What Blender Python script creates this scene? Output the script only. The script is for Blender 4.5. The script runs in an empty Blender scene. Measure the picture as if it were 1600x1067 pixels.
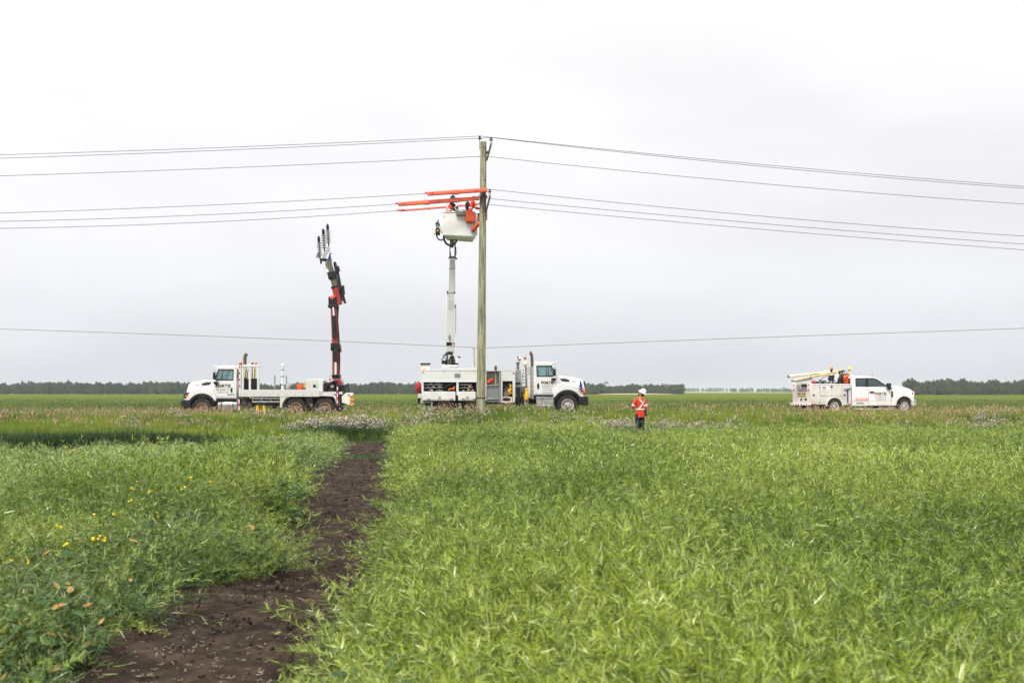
import bpy, bmesh, math, random
import numpy as np
from mathutils import Vector, Matrix, noise as mnoise

# ------------------------------------------------------------------ camera, world, sun, exposure
S = bpy.context.scene
COL = S.collection
H = 1.8                      # eye height of the photographer
F = 1556.0                   # 35 mm lens on a 36 mm frame, in pixels of a 1600 px wide picture
HY = 611.0                   # horizon row
cam_d = bpy.data.cameras.new("camera")
cam = bpy.data.objects.new("camera", cam_d); COL.objects.link(cam)
cam.location = (0, 0, H); cam.rotation_euler = (math.pi/2, 0, 0)
cam_d.lens = 35.0; cam_d.sensor_width = 36.0
cam_d.shift_y = (HY - 533.5)/1600.0
cam_d.clip_start = 0.1; cam_d.clip_end = 12000
cam_d.dof.use_dof = True; cam_d.dof.focus_distance = 46.0; cam_d.dof.aperture_fstop = 3.2
S.camera = cam

SUN_EL, SUN_AZ = math.radians(52), math.radians(200)   # high, behind the camera
W = bpy.data.worlds.new("World"); S.world = W; W.use_nodes = True
nt = W.node_tree; nt.nodes.clear()
def N(nt, t, **kw):
    n = nt.nodes.new(t)
    for k, v in kw.items(): setattr(n, k, v)
    return n
out = N(nt, 'ShaderNodeOutputWorld'); bg = N(nt, 'ShaderNodeBackground')
sky = N(nt, 'ShaderNodeTexSky'); sky.sky_type = 'NISHITA'; sky.sun_disc = False
sky.sun_elevation = SUN_EL; sky.sun_rotation = SUN_AZ; sky.dust_density = 3
tc = N(nt, 'ShaderNodeTexCoord'); sep = N(nt, 'ShaderNodeSeparateXYZ')
nt.links.new(tc.outputs['Generated'], sep.inputs[0])
ramp = N(nt, 'ShaderNodeValToRGB'); cr = ramp.color_ramp
for i, (p, c) in enumerate([(0.0, (.60, .612, .65)), (.05, (.622, .632, .668)), (.12, (.69, .694, .725)), (.2, (.765, .762, .785)), (.30, (.85, .842, .856)), (.42, (.92, .91, .92)), (1.0, (.92, .92, .92))]):
    e = cr.elements[i] if i < 2 else cr.elements.new(p)
    e.position = p; e.color = (*c, 1)
nt.links.new(sep.outputs['Z'], ramp.inputs[0])
# brighter towards the zenith, as an overcast sky is
mr = N(nt, 'ShaderNodeMapRange'); mr.inputs[1].default_value = .38; mr.inputs[2].default_value = 1.0
mr.inputs[3].default_value = 1.0; mr.inputs[4].default_value = 2.7
nt.links.new(sep.outputs['Z'], mr.inputs[0])
mp = N(nt, 'ShaderNodeMapping'); mp.inputs['Scale'].default_value = (1.6, 1.6, 5.5)
mp.inputs['Location'].default_value = (3.1, 1.2, .4)
nt.links.new(tc.outputs['Generated'], mp.inputs[0])
nz = N(nt, 'ShaderNodeTexNoise'); nz.inputs['Scale'].default_value = 1.35; nz.inputs['Detail'].default_value = 3.5
nz.inputs['Roughness'].default_value = .45
nt.links.new(mp.outputs[0], nz.inputs['Vector'])
cm = N(nt, 'ShaderNodeMapRange'); cm.inputs[1].default_value = .3; cm.inputs[2].default_value = .7
cm.inputs[3].default_value = .885; cm.inputs[4].default_value = 1.075
nt.links.new(nz.outputs['Fac'], cm.inputs[0])
mu = N(nt, 'ShaderNodeMath', operation='MULTIPLY')
nt.links.new(mr.outputs[0], mu.inputs[0]); nt.links.new(cm.outputs[0], mu.inputs[1])
vm = N(nt, 'ShaderNodeVectorMath', operation='SCALE')
nt.links.new(ramp.outputs['Color'], vm.inputs[0]); nt.links.new(mu.outputs[0], vm.inputs['Scale'])
sk = N(nt, 'ShaderNodeVectorMath', operation='SCALE'); sk.inputs['Scale'].default_value = .05
nt.links.new(sky.outputs[0], sk.inputs[0])
mx = N(nt, 'ShaderNodeMix', data_type='RGBA'); mx.inputs[0].default_value = .96
nt.links.new(sk.outputs[0], mx.inputs[6]); nt.links.new(vm.outputs[0], mx.inputs[7])
nt.links.new(mx.outputs[2], bg.inputs[0]); bg.inputs[1].default_value = 1.0
nt.links.new(bg.outputs[0], out.inputs[0])

sl = bpy.data.lights.new("sun", 'SUN'); sl.energy = 2.7; sl.angle = math.radians(22); sl.color = (1, .965, .92)
so = bpy.data.objects.new("sun", sl); COL.objects.link(so)
d = Vector((math.sin(SUN_AZ)*math.cos(SUN_EL), math.cos(SUN_AZ)*math.cos(SUN_EL), math.sin(SUN_EL)))
so.rotation_euler = d.to_track_quat('Z', 'Y').to_euler(); so.location = d*50
S.view_settings.view_transform = 'Standard'; S.view_settings.look = 'None'
S.view_settings.exposure = 0.39; S.view_settings.gamma = 1
S.cycles.max_bounces = 8; S.cycles.transparent_max_bounces = 12
S.cycles.diffuse_bounces = 2; S.cycles.volume_bounces = 1
S.cycles.use_denoising = True
rng = np.random.default_rng(7); random.seed(7)

def at(px, py, Y):
    return Vector(((px-800)/F*Y, Y, H + (HY-py)/F*Y))

# ------------------------------------------------------------------ materials
MATS = {}
def mat(name, col, rough=.5, metal=0, col2=None, nscale=3.0, amt=.5, spec=.5, bump=0, bscale=40, detail=4, coords='Object', emit=0, coat=0, trans=0, ramp_=(.35,.65)):
    m = bpy.data.materials.new(name); m.use_nodes = True
    t = m.node_tree; b = t.nodes['Principled BSDF']
    b.inputs['Base Color'].default_value = (*col, 1); b.inputs['Roughness'].default_value = rough
    b.inputs['Metallic'].default_value = metal; b.inputs['Specular IOR Level'].default_value = spec
    b.inputs['Coat Weight'].default_value = coat
    b.inputs['Transmission Weight'].default_value = trans
    if emit:
        b.inputs['Emission Color'].default_value = (*col, 1); b.inputs['Emission Strength'].default_value = emit
    if col2 is not None or bump:
        if coords == 'World':
            src = N(t, 'ShaderNodeNewGeometry').outputs['Position']
        else:
            src = N(t, 'ShaderNodeTexCoord').outputs[coords]
    if col2 is not None:
        n = N(t, 'ShaderNodeTexNoise'); n.inputs['Scale'].default_value = nscale; n.inputs['Detail'].default_value = detail
        t.links.new(src, n.inputs['Vector'])
        r = N(t, 'ShaderNodeMapRange'); r.inputs[1].default_value = ramp_[0]; r.inputs[2].default_value = ramp_[1]
        r.inputs[3].default_value = 0; r.inputs[4].default_value = amt*2
        t.links.new(n.outputs['Fac'], r.inputs[0])
        x = N(t, 'ShaderNodeMix', data_type='RGBA'); x.inputs[6].default_value = (*col, 1); x.inputs[7].default_value = (*col2, 1)
        t.links.new(r.outputs[0], x.inputs[0]); t.links.new(x.outputs[2], b.inputs['Base Color'])
    if bump:
        n2 = N(t, 'ShaderNodeTexNoise'); n2.inputs['Scale'].default_value = bscale; n2.inputs['Detail'].default_value = 5
        t.links.new(src, n2.inputs['Vector'])
        bp = N(t, 'ShaderNodeBump'); bp.inputs['Strength'].default_value = bump; bp.inputs['Distance'].default_value = .02
        t.links.new(n2.outputs['Fac'], bp.inputs['Height']); t.links.new(bp.outputs[0], b.inputs['Normal'])
    MATS[name] = m
    return m

def foliage(name, cols, patch=.12, fine=9.0, trans=.3, rough=.45, seeds=0, spec=.35):
    """leaf material: colour drifts over the field (world position), between plants and between leaves"""
    m = bpy.data.materials.new(name); m.use_nodes = True
    t = m.node_tree; b = t.nodes['Principled BSDF']; o = t.nodes['Material Output']
    g = N(t, 'ShaderNodeNewGeometry')
    n = N(t, 'ShaderNodeTexNoise'); n.inputs['Scale'].default_value = patch; n.inputs['Detail'].default_value = 3
    mpp = N(t, 'ShaderNodeMapping'); mpp.inputs['Location'].default_value = (seeds, seeds*.7, 0)
    t.links.new(g.outputs['Position'], mpp.inputs[0]); t.links.new(mpp.outputs[0], n.inputs['Vector'])
    n2 = N(t, 'ShaderNodeTexNoise'); n2.inputs['Scale'].default_value = fine; n2.inputs['Detail'].default_value = 2
    t.links.new(g.outputs['Position'], n2.inputs['Vector'])
    oi = N(t, 'ShaderNodeObjectInfo')
    a = N(t, 'ShaderNodeMath', operation='MULTIPLY_ADD'); a.inputs[1].default_value = 1.7
    t.links.new(n2.outputs['Fac'], a.inputs[0])
    a2 = N(t, 'ShaderNodeMath', operation='MULTIPLY_ADD'); a2.inputs[1].default_value = .22; a2.inputs[2].default_value = -.56
    t.links.new(oi.outputs['Random'], a2.inputs[0])
    a3 = N(t, 'ShaderNodeMath', operation='MULTIPLY_ADD'); a3.inputs[1].default_value = 1.7; 
    t.links.new(n.outputs['Fac'], a3.inputs[0]); t.links.new(a2.outputs[0], a3.inputs[2])
    t.links.new(a3.outputs[0], a.inputs[2])
    a4 = N(t, 'ShaderNodeMath', operation='SUBTRACT'); a4.inputs[1].default_value = .75
    t.links.new(a.outputs[0], a4.inputs[0])
    r = N(t, 'ShaderNodeValToRGB')
    k = len(cols)
    for i, c in enumerate(cols):
        e = r.color_ramp.elements[i] if i < 2 else r.color_ramp.elements.new(i/(k-1))
        e.position = i/(k-1); e.color = (*c, 1)
    t.links.new(a4.outputs[0], r.inputs[0])
    t.links.new(r.outputs[0], b.inputs['Base Color'])
    b.inputs['Roughness'].default_value = rough; b.inputs['Specular IOR Level'].default_value = spec
    if trans:
        tr = N(t, 'ShaderNodeBsdfTranslucent'); t.links.new(r.outputs[0], tr.inputs[0])
        ms = N(t, 'ShaderNodeMixShader'); ms.inputs[0].default_value = trans
        t.links.new(b.outputs[0], ms.inputs[1]); t.links.new(tr.outputs[0], ms.inputs[2]); t.links.new(ms.outputs[0], o.inputs[0])
    MATS[name] = m
    return m

# ------------------------------------------------------------------ mesh builder
class MB:
    def __init__(s, sx=1): s.v = []; s.f = []; s.sx = sx
    def add(s, vs, fs):
        o = len(s.v)
        s.v += [(s.sx*p[0], p[1], p[2]) for p in vs]
        s.f += [tuple(o+i for i in (f if s.sx > 0 else reversed(f))) for f in fs]
        return s
    def box(s, x0, x1, y0, y1, z0, z1):
        if x0 > x1: x0, x1 = x1, x0
        if y0 > y1: y0, y1 = y1, y0
        if z0 > z1: z0, z1 = z1, z0
        v = [(x, y, z) for z in (z0, z1) for y in (y0, y1) for x in (x0, x1)]
        return s.add(v, [(0,2,3,1), (4,5,7,6), (0,1,5,4), (2,6,7,3), (0,4,6,2), (1,3,7,5)])
    def prism(s, pts, y0, y1):
        """polygon in x,z pushed through y0..y1"""
        if y0 > y1: y0, y1 = y1, y0
        ar = sum(pts[i][0]*pts[(i+1) % len(pts)][1]-pts[(i+1) % len(pts)][0]*pts[i][1] for i in range(len(pts)))
        if ar < 0: pts = pts[::-1]
        n = len(pts)
        v = [(p[0], y0, p[1]) for p in pts] + [(p[0], y1, p[1]) for p in pts]
        f = [tuple(range(n)), tuple(range(2*n-1, n-1, -1))] + [(i, n+i, n+(i+1) % n, (i+1) % n) for i in range(n)]
        return s.add(v, f)
    def tube(s, pts, r, n=8, caps=True, flat=1.0):
        pts = [Vector(p) for p in pts]; rs = r if isinstance(r, (list, tuple)) else [r]*len(pts)
        v = []; up = None
        for i, p in enumerate(pts):
            t = (pts[min(i+1, len(pts)-1)] - pts[max(i-1, 0)]).normalized()
            if up is None:
                a = Vector((0, 0, 1)) if abs(t.z) < .9 else Vector((0, 1, 0))
                up = (a - t*a.dot(t)).normalized()
            else: up = (up - t*up.dot(t)).normalized()
            w = t.cross(up)
            for k in range(n):
                q = 2*math.pi*(k+.5)/n
                v.append(p + (up*math.cos(q) + w*math.sin(q)*flat)*rs[i])
        f = []
        for i in range(len(pts)-1):
            for k in range(n):
                f.append((i*n+k, i*n+(k+1) % n, (i+1)*n+(k+1) % n, (i+1)*n+k))
        if caps: f += [tuple(range(n-1, -1, -1)), tuple(range((len(pts)-1)*n, len(pts)*n))]
        return s.add(v, f)
    def lathe(s, prof, c=(0,0,0), axis='z', n=24, caps=True):
        """prof = (radius, height) list turned about an axis through c"""
        v = []
        for r, h in prof:
            for k in range(n):
                q = 2*math.pi*k/n; a, b = r*math.cos(q), r*math.sin(q)
                p = (a, b, h) if axis == 'z' else ((a, h, -b) if axis == 'y' else (h, a, b))
                v.append((c[0]+p[0], c[1]+p[1], c[2]+p[2]))
        f = [(i*n+k, i*n+(k+1) % n, (i+1)*n+(k+1) % n, (i+1)*n+k) for i in range(len(prof)-1) for k in range(n)]
        if caps: f += [tuple(range(n-1, -1, -1)), tuple(range((len(prof)-1)*n, len(prof)*n))]
        return s.add(v, f)
    def ball(s, c, r, n=12, m=8, rot=None):
        if not isinstance(r, (list, tuple)): r = (r, r, r)
        v = [Vector((0, 0, r[2]))]
        for i in range(1, m):
            a = math.pi*i/m
            v += [Vector((r[0]*math.sin(a)*math.cos(2*math.pi*k/n), r[1]*math.sin(a)*math.sin(2*math.pi*k/n), r[2]*math.cos(a))) for k in range(n)]
        v.append(Vector((0, 0, -r[2])))
        if rot: v = [rot @ p for p in v]
        v = [(p.x+c[0], p.y+c[1], p.z+c[2]) for p in v]
        f = [(0, 1+k, 1+(k+1) % n) for k in range(n)]
        for i in range(m-2):
            f += [(1+i*n+k, 1+(i+1)*n+k, 1+(i+1)*n+(k+1) % n, 1+i*n+(k+1) % n) for k in range(n)]
        L = len(v)-1; b = 1+(m-2)*n
        f += [(L, b+(k+1) % n, b+k) for k in range(n)]
        return s.add(v, f)
    def rpoly(s, pts, y0, y1): return s.prism(pts, y0, y1)
    def build_each(s, name, m, parent=None, **kw):
        """every separate piece becomes a part of its own"""
        par = list(range(len(s.v)))
        def find(i):
            while par[i] != i: par[i] = par[par[i]]; i = par[i]
            return i
        for f in s.f:
            for i in f[1:]: par[find(i)] = find(f[0])
        groups = {}
        for f in s.f: groups.setdefault(find(f[0]), []).append(f)
        o = None
        for fs in groups.values():
            ids = sorted({i for f in fs for i in f}); mp_ = {i: k for k, i in enumerate(ids)}
            q = MB(); q.v = [s.v[i] for i in ids]; q.f = [tuple(mp_[i] for i in f) for f in fs]; o = q.build(name, m, parent, **kw)
        return o
    def mesh(s, name):
        me = bpy.data.meshes.new(name); me.from_pydata([tuple(p) for p in s.v], [], s.f); me.update()
        bm = bmesh.new(); bm.from_mesh(me); bmesh.ops.recalc_face_normals(bm, faces=bm.faces); bm.to_mesh(me); bm.free()
        return me
    def build(s, name, m, parent=None, bevel=0, smooth=False, seg=2, subs=0):
        me = s.mesh(name); me.materials.append(MATS[m] if isinstance(m, str) else m)
        o = bpy.data.objects.new(name, me); COL.objects.link(o)
        if parent: o.parent = parent
        if bevel:
            b = o.modifiers.new("b", 'BEVEL'); b.width = bevel; b.segments = seg; b.limit_method = 'ANGLE'; b.angle_limit = math.radians(35)
            b.harden_normals = False
        if subs:
            u = o.modifiers.new("s", 'SUBSURF'); u.levels = subs; u.render_levels = subs
        if smooth or bevel:
            me.polygons.foreach_set('use_smooth', [True]*len(me.polygons))
            if not subs:
                try: me.set_sharp_from_angle(angle=math.radians(40))
                except Exception: pass
        return o

def rrect(x0, x1, z0, z1, r=.04, k=3):
    pts = []
    for cx, cz, a0 in ((x1-r, z1-r, 0), (x0+r, z1-r, 90), (x0+r, z0+r, 180), (x1-r, z0+r, 270)):
        for i in range(k+1):
            a = math.radians(a0+90*i/k); pts.append((cx+r*math.cos(a), cz+r*math.sin(a)))
    return pts

def tag(o, label=None, cat=None, group=None, kind=None):
    if label: o['label'] = label
    if cat: o['category'] = cat
    if group: o['group'] = group
    if kind: o['kind'] = kind
    return o
def empty(name, loc, rz=0, **kw):
    o = bpy.data.objects.new(name, None); COL.objects.link(o); o.location = loc; o.rotation_euler = (0, 0, rz)
    o.empty_display_size = .3
    return tag(o, **kw)

def text_mesh(name, s, size, x, y, z, m, parent, width=None, flip=False, squeeze=1.0, bold=.0):
    cu = bpy.data.curves.new(name, 'FONT'); cu.body = s; cu.size = size; cu.align_x = 'CENTER'; cu.offset = bold
    cu.resolution_u = 2
    to = bpy.data.objects.new(name, cu); COL.objects.link(to)
    bpy.context.view_layer.update()
    me = bpy.data.meshes.new_from_object(to.evaluated_get(bpy.context.evaluated_depsgraph_get()))
    bpy.data.objects.remove(to); bpy.data.curves.remove(cu)
    co = np.empty(len(me.vertices)*3); me.vertices.foreach_get('co', co); co = co.reshape(-1, 3)
    w = co[:, 0].max()-co[:, 0].min()
    fx = (width/w) if width else squeeze
    nc = np.stack([x+co[:, 0]*fx, np.full(len(co), y), z+co[:, 1]], 1)
    me.vertices.foreach_set('co', nc.ravel()); me.update(); me.name = name
    me.materials.clear(); me.materials.append(MATS[m])
    o = bpy.data.objects.new(name, me); COL.objects.link(o); o.parent = parent
    return o
HAZE = True
# ------------------------------------------------------------------ terrain
def sm(a, b, x):
    t = np.clip((x-a)/(b-a), 0, 1); return t*t*(3-2*t)
def road_z(x): return .385 + .165*sm(-9, 0, x)
def crop_edge(x):
    """far edge of the lodged crop"""
    x = np.asarray(x, float)
    left = np.interp(x, [-16, -13, -11.2, -10.5, -9.8, -9.0, -7.5, -6.0], [6, 10, 16, 18.5, 21.5, 25, 27.4, 30.2])
    return np.where(x < -4.6, left, 34.6 - .12*np.clip(x, 0, 30)) 
def hgt(x, y):
    x = np.asarray(x, float); y = np.asarray(y, float)
    ce = crop_edge(x)
    z = .05*np.sin(x*.31+1)*np.sin(y*.23) + .03*np.sin(x*.9+y*.6)
    z = z - .15*np.exp(-((y-ce-1.6)/1.5)**2)*(x > -4.6)
    up = sm(37.5, 44.5, y)*road_z(x)
    z = z*(1-sm(38, 44, y)) + up
    dn = sm(58, 63, y)
    z = z*(1-dn) + dn*.22
    z = z + dn*(.04*np.sin(x*.05+y*.03)+.05*np.sin(y*.021+x*.013))
    return z
def grid(name, xs, ys, zf, m, kind='structure'):
    X, Y = np.meshgrid(xs, ys); Z = zf(X, Y)
    v = np.stack([X.ravel(), Y.ravel(), Z.ravel()], 1); nx, ny = len(xs), len(ys)
    i = np.arange(nx*ny).reshape(ny, nx)
    f = np.stack([i[:-1, :-1].ravel(), i[:-1, 1:].ravel(), i[1:, 1:].ravel(), i[1:, :-1].ravel()], 1)
    me = bpy.data.meshes.new(name); me.from_pydata(v.tolist(), [], f.tolist()); me.update()
    me.polygons.foreach_set('use_smooth', [True]*len(me.polygons)); me.materials.append(MATS[m])
    o = bpy.data.objects.new(name, me); COL.objects.link(o); o['kind'] = kind
    return o

# soil near, green far field: one sheet; zones follow the ground's own position
m = mat('ground_mat', (.05, .035, .025), 1.0, spec=.0, bump=.6, bscale=9, coords='World')
t = m.node_tree; b = t.nodes['Principled BSDF']
g = N(t, 'ShaderNodeNewGeometry'); sp = N(t, 'ShaderNodeSeparateXYZ'); t.links.new(g.outputs['Position'], sp.inputs[0])
def tnoise(t, src, sc, det=4, scale3=None):
    if scale3:
        mm = N(t, 'ShaderNodeMapping'); mm.inputs['Scale'].default_value = scale3; t.links.new(src, mm.inputs[0]); src = mm.outputs[0]
    n = N(t, 'ShaderNodeTexNoise'); n.inputs['Scale'].default_value = sc; n.inputs['Detail'].default_value = det
    t.links.new(src, n.inputs['Vector']); return n.outputs['Fac']
def tramp(t, fac, stops):
    r = N(t, 'ShaderNodeValToRGB')
    for i, (p, c) in enumerate(stops):
        e = r.color_ramp.elements[i] if i < 2 else r.color_ramp.elements.new(p)
        e.position = p; e.color = (*c, 1)
    t.links.new(fac, r.inputs[0]); return r.outputs[0]
def tmix(t, fac, a, b_):
    x = N(t, 'ShaderNodeMix', data_type='RGBA')
    for s_, v in ((6, a), (7, b_)):
        if isinstance(v, tuple): x.inputs[s_].default_value = (*v, 1)
        else: t.links.new(v, x.inputs[s_])
    if isinstance(fac, float): x.inputs[0].default_value = fac
    else: t.links.new(fac, x.inputs[0])
    return x.outputs[2]
def tmap(t, src, a, b_, c=0., d_=1.):
    r = N(t, 'ShaderNodeMapRange'); 
    for i_, v in enumerate((a, b_, c, d_)): r.inputs[i_+1].default_value = v
    t.links.new(src, r.inputs[0]); return r.outputs[0]
pos = g.outputs['Position']
soil = tramp(t, tnoise(t, pos, 6, 6), [(.3, (.014, .009, .006)), (.7, (.03, .02, .013))])
verge = tramp(t, tnoise(t, pos, 2.5, 5), [(.3, (.04, .06, .015)), (.7, (.11, .13, .035))])
fine = tnoise(t, pos, 1.6, 6)
farc = tramp(t, fine, [(.30, (.038, .062, .006)), (.5, (.074, .100, .011)), (.72, (.125, .142, .02))])
big = tnoise(t, pos, .02, 4, (.25, 1.2, 1))
far2 = tmix(t, tmap(t, big, .42, .62, 0., .6), farc, (.10, .122, .018))
bands = tnoise(t, pos, .012, 3, (.12, 1.6, 1))
far3 = tmix(t, tmap(t, bands, .52, .6, 0., .5), far2, (.055, .08, .010))
c1 = tmix(t, tmap(t, sp.outputs['Y'], 36, 39), soil, verge)
c2 = tmix(t, tmap(t, sp.outputs['Y'], 57.5, 58.5), c1, far3)
c3 = tmix(t, tmap(t, sp.outputs['Y'], 900, 1200), c2, (.16, .20, .07))
t.links.new(c3, b.inputs['Base Color'])
xs = np.concatenate([-np.geomspace(2600, 60, 26), np.arange(-58, 58.1, 1.0), np.geomspace(60, 2600, 26)])
ys = np.concatenate([np.arange(-12, 62, .5), np.geomspace(62, 3400, 70)])
grid('ground', xs, ys, hgt, 'ground_mat')

# path: bare soil, clods and ruts are real relief
PL = [(1.0, -1.5), (3.0, -2.0), (6.1, -2.6), (7.2, -2.8), (8.5, -3.0), (9.2, -2.35), (10.3, -2.45), (10.8, -3.1), (12.2, -3.5), (12.8, -2.92), (14.8, -3.55), (18.8, -4.16), (25.7, -4.72), (31.5, -5.4), (36, -6.1), (38, -6.4)]
PR = [(1.0, -.45), (3.0, -.62), (4.6, -.78), (7.8, -1.04), (11.1, -1.28), (15.1, -1.68), (20.2, -2.28), (26.6, -3.05), (30, -3.5), (36, -4.15), (38, -4.5)]
pl_y, pl_x = np.array(PL).T; pr_y, pr_x = np.array(PR).T
def path_l(y): return np.interp(y, pl_y, pl_x) + .04*np.sin(y*2.9) + .03*np.sin(y*5.3+1)
def path_r(y): return np.interp(y, pr_y, pr_x) + .08*np.sin(y*2.3+2) + .05*np.sin(y*5.1)
m = mat('soil_mat', (.05, .035, .025), .97, spec=.15, bump=.9, bscale=28, coords='World')
t = m.node_tree; b = t.nodes['Principled BSDF']; g = N(t, 'ShaderNodeNewGeometry'); pos = g.outputs['Position']
c = tramp(t, tnoise(t, pos, 5, 7), [(.30, (.008, .0048, .0028)), (.5, (.024, .0155, .0095)), (.72, (.054, .037, .024))])
sp_ = tnoise(t, pos, 55, 2)
c = tmix(t, tmap(t, sp_, .66, .70, 0., .35), c, (.095, .068, .047))
t.links.new(c, b.inputs['Base Color'])
yy = np.concatenate([np.arange(1.2, 16, .03), np.arange(16, 37.2, .05)]); ww = np.linspace(-.35, 1.35, 64)
v = []; 
for y in yy:
    a, bb = float(np.interp(y, pl_y, pl_x)), float(np.interp(y, pr_y, pr_x))
    for w in ww:
        x = a+(bb-a)*w
        dz = .035*mnoise.noise((x*2.5, y*2.5, 0)) + .034*mnoise.noise((x*8, y*8, 3)) + .030*mnoise.noise((x*19, y*19, 5))
        dz += -.02*math.exp(-((w-.3)/.12)**2) - .02*math.exp(-((w-.72)/.12)**2)
        dz *= min(1, (w+.35)/.2, (1.35-w)/.2)
        v.append((x, y, float(hgt(x, y)) + .004 + .045*min(1, (w+.35)/.15, (1.35-w)/.15) + dz))
nx = len(ww); i = np.arange(len(v)).reshape(-1, nx)
f = np.stack([i[:-1, :-1].ravel(), i[:-1, 1:].ravel(), i[1:, 1:].ravel(), i[1:, :-1].ravel()], 1)
me = bpy.data.meshes.new('path'); me.from_pydata(v, [], f.tolist()); me.materials.append(MATS['soil_mat'])
me.polygons.foreach_set('use_smooth', [True]*len(me.polygons))
o = bpy.data.objects.new('path', me); COL.objects.link(o); o['kind'] = 'structure'

# gravel road the trucks stand on
m = mat('gravel_mat', (.34, .31, .27), .95, col2=(.24, .215, .18), nscale=1.4, amt=.5, bump=.7, bscale=30, coords='World', spec=.2)
def roadz(x, y): return hgt(x, y) + .02 + .02*np.sin(math.pi*np.clip((y-46.6)/10.8, 0, 1))
grid('road', np.arange(-60, 60.1, 1.0), np.arange(46.6, 57.5, .4), roadz, 'gravel_mat')

# stubble strip and pale distant field far behind
mat('stubble_mat', (.25, .20, .12), .95, spec=0, col2=(.3, .25, .16), nscale=.05, coords='World')
mat('pale_field_mat', (.19, .23, .08), .95, spec=0, col2=(.24, .26, .12), nscale=.02, coords='World')
def flat(name, x0, x1, y0, y1, z0, z1, m):
    me = bpy.data.meshes.new(name); n = 12; v = []; 
    for j, (y, z) in enumerate(((y0, z0), (y1, z1), (y1+40, z1-2))):
        for k in range(n+1):
            u = k/n; e = math.sin(math.pi*u)**.5
            v.append((x0+(x1-x0)*u, y, z if j == 0 else (z0+(z-z0)*e if j == 1 else z0-1)))
    f = [(j*(n+1)+k, j*(n+1)+k+1, (j+1)*(n+1)+k+1, (j+1)*(n+1)+k) for j in range(2) for k in range(n)]
    me.from_pydata(v, [], f); me.materials.append(MATS[m]); o = bpy.data.objects.new(name, me); COL.objects.link(o); o['kind'] = 'structure'
flat('stubble_field', 40, 78, 455, 475, .25, .75, 'stubble_mat')
flat('distant_field', 150, 800, 900, 1400, .25, 1.3, 'pale_field_mat')

# ------------------------------------------------------------------ scattering of plants (one object per mass, instances on points)
def proto_obj(name, mb_list):
    """mb_list = [(verts, faces, material)] -> a mesh object kept outside the scene"""
    vs = []; fs = []; mi = []; ms = []
    for k, (v, f, mm) in enumerate(mb_list):
        o = len(vs); vs += [tuple(p) for p in v]; fs += [tuple(o+i for i in q) for q in f]
        if mm not in ms: ms.append(mm)
        mi += [ms.index(mm)]*len(f)
    me = bpy.data.meshes.new(name); me.from_pydata(vs, [], fs)
    for mm in ms: me.materials.append(MATS[mm])
    me.polygons.foreach_set('material_index', mi); me.polygons.foreach_set('use_smooth', [True]*len(fs)); me.update()
    return bpy.data.objects.new(name, me)
def scatter(name, protos, pts, rot, scl, **kw):
    pc = bpy.data.collections.new(name+"_source")
    for p in protos: pc.objects.link(p)
    me = bpy.data.meshes.new(name); me.vertices.add(len(pts)); me.vertices.foreach_set('co', np.asarray(pts, float).ravel())
    a = me.attributes.new('rot', 'FLOAT_VECTOR', 'POINT'); a.data.foreach_set('vector', np.asarray(rot, float).ravel())
    a = me.attributes.new('scl', 'FLOAT_VECTOR', 'POINT'); a.data.foreach_set('vector', np.asarray(scl, float).ravel())
    a = me.attributes.new('idx', 'INT', 'POINT'); a.data.foreach_set('value', rng.integers(0, len(protos), len(pts)).astype(np.int32))
    me.update(); o = bpy.data.objects.new(name, me); COL.objects.link(o)
    ng = bpy.data.node_groups.new(name+"_nodes", 'GeometryNodeTree')
    ng.interface.new_socket('Geometry', in_out='INPUT', socket_type='NodeSocketGeometry')
    ng.interface.new_socket('Geometry', in_out='OUTPUT', socket_type='NodeSocketGeometry')
    gi = ng.nodes.new('NodeGroupInput'); go = ng.nodes.new('NodeGroupOutput')
    ci = ng.nodes.new('GeometryNodeCollectionInfo'); ci.inputs['Collection'].default_value = pc
    ci.inputs['Separate Children'].default_value = True; ci.inputs['Reset Children'].default_value = True
    ip = ng.nodes.new('GeometryNodeInstanceOnPoints'); ip.inputs['Pick Instance'].default_value = True
    def attr(nm, ty):
        n = ng.nodes.new('GeometryNodeInputNamedAttribute'); n.data_type = ty; n.inputs['Name'].default_value = nm; return n.outputs['Attribute']
    er = ng.nodes.new('FunctionNodeEulerToRotation')
    ng.links.new(attr('rot', 'FLOAT_VECTOR'), er.inputs[0])
    ng.links.new(gi.outputs[0], ip.inputs['Points']); ng.links.new(ci.outputs[0], ip.inputs['Instance'])
    ng.links.new(attr('idx', 'INT'), ip.inputs['Instance Index']); ng.links.new(er.outputs[0], ip.inputs['Rotation'])
    ng.links.new(attr('scl', 'FLOAT_VECTOR'), ip.inputs['Scale']); ng.links.new(ip.outputs[0], go.inputs[0])
    md = o.modifiers.new("scatter", 'NODES'); md.node_group = ng
    return tag(o, kind='stuff', **kw)

def ribbon(p, dirv, L, w, side, droop=0., n=2, tipw=.15):
    """a thin curved leaf / pod / blade"""
    v = []; p = Vector(p); d_ = Vector(dirv).normalized(); side = Vector(side).normalized()
    for i in range(n+1):
        u = i/n; ww_ = w*(1-(1-tipw)*u**1.6)*(.55+.45*min(1, u*4)) if n > 1 else w
        v += [p - side*ww_/2, p + side*ww_/2]
        p = p + d_*(L/n); d_ = (d_ + Vector((0, 0, -droop/n))).normalized()
    f = [(2*i, 2*i+1, 2*i+3, 2*i+2) for i in range(n)]
    return v, f
def rdir(zmin, zmax):
    a = random.uniform(0, 2*math.pi); z = random.uniform(zmin, zmax); r = math.sqrt(max(0, 1-z*z))
    return Vector((r*math.cos(a), r*math.sin(a), z))

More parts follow.
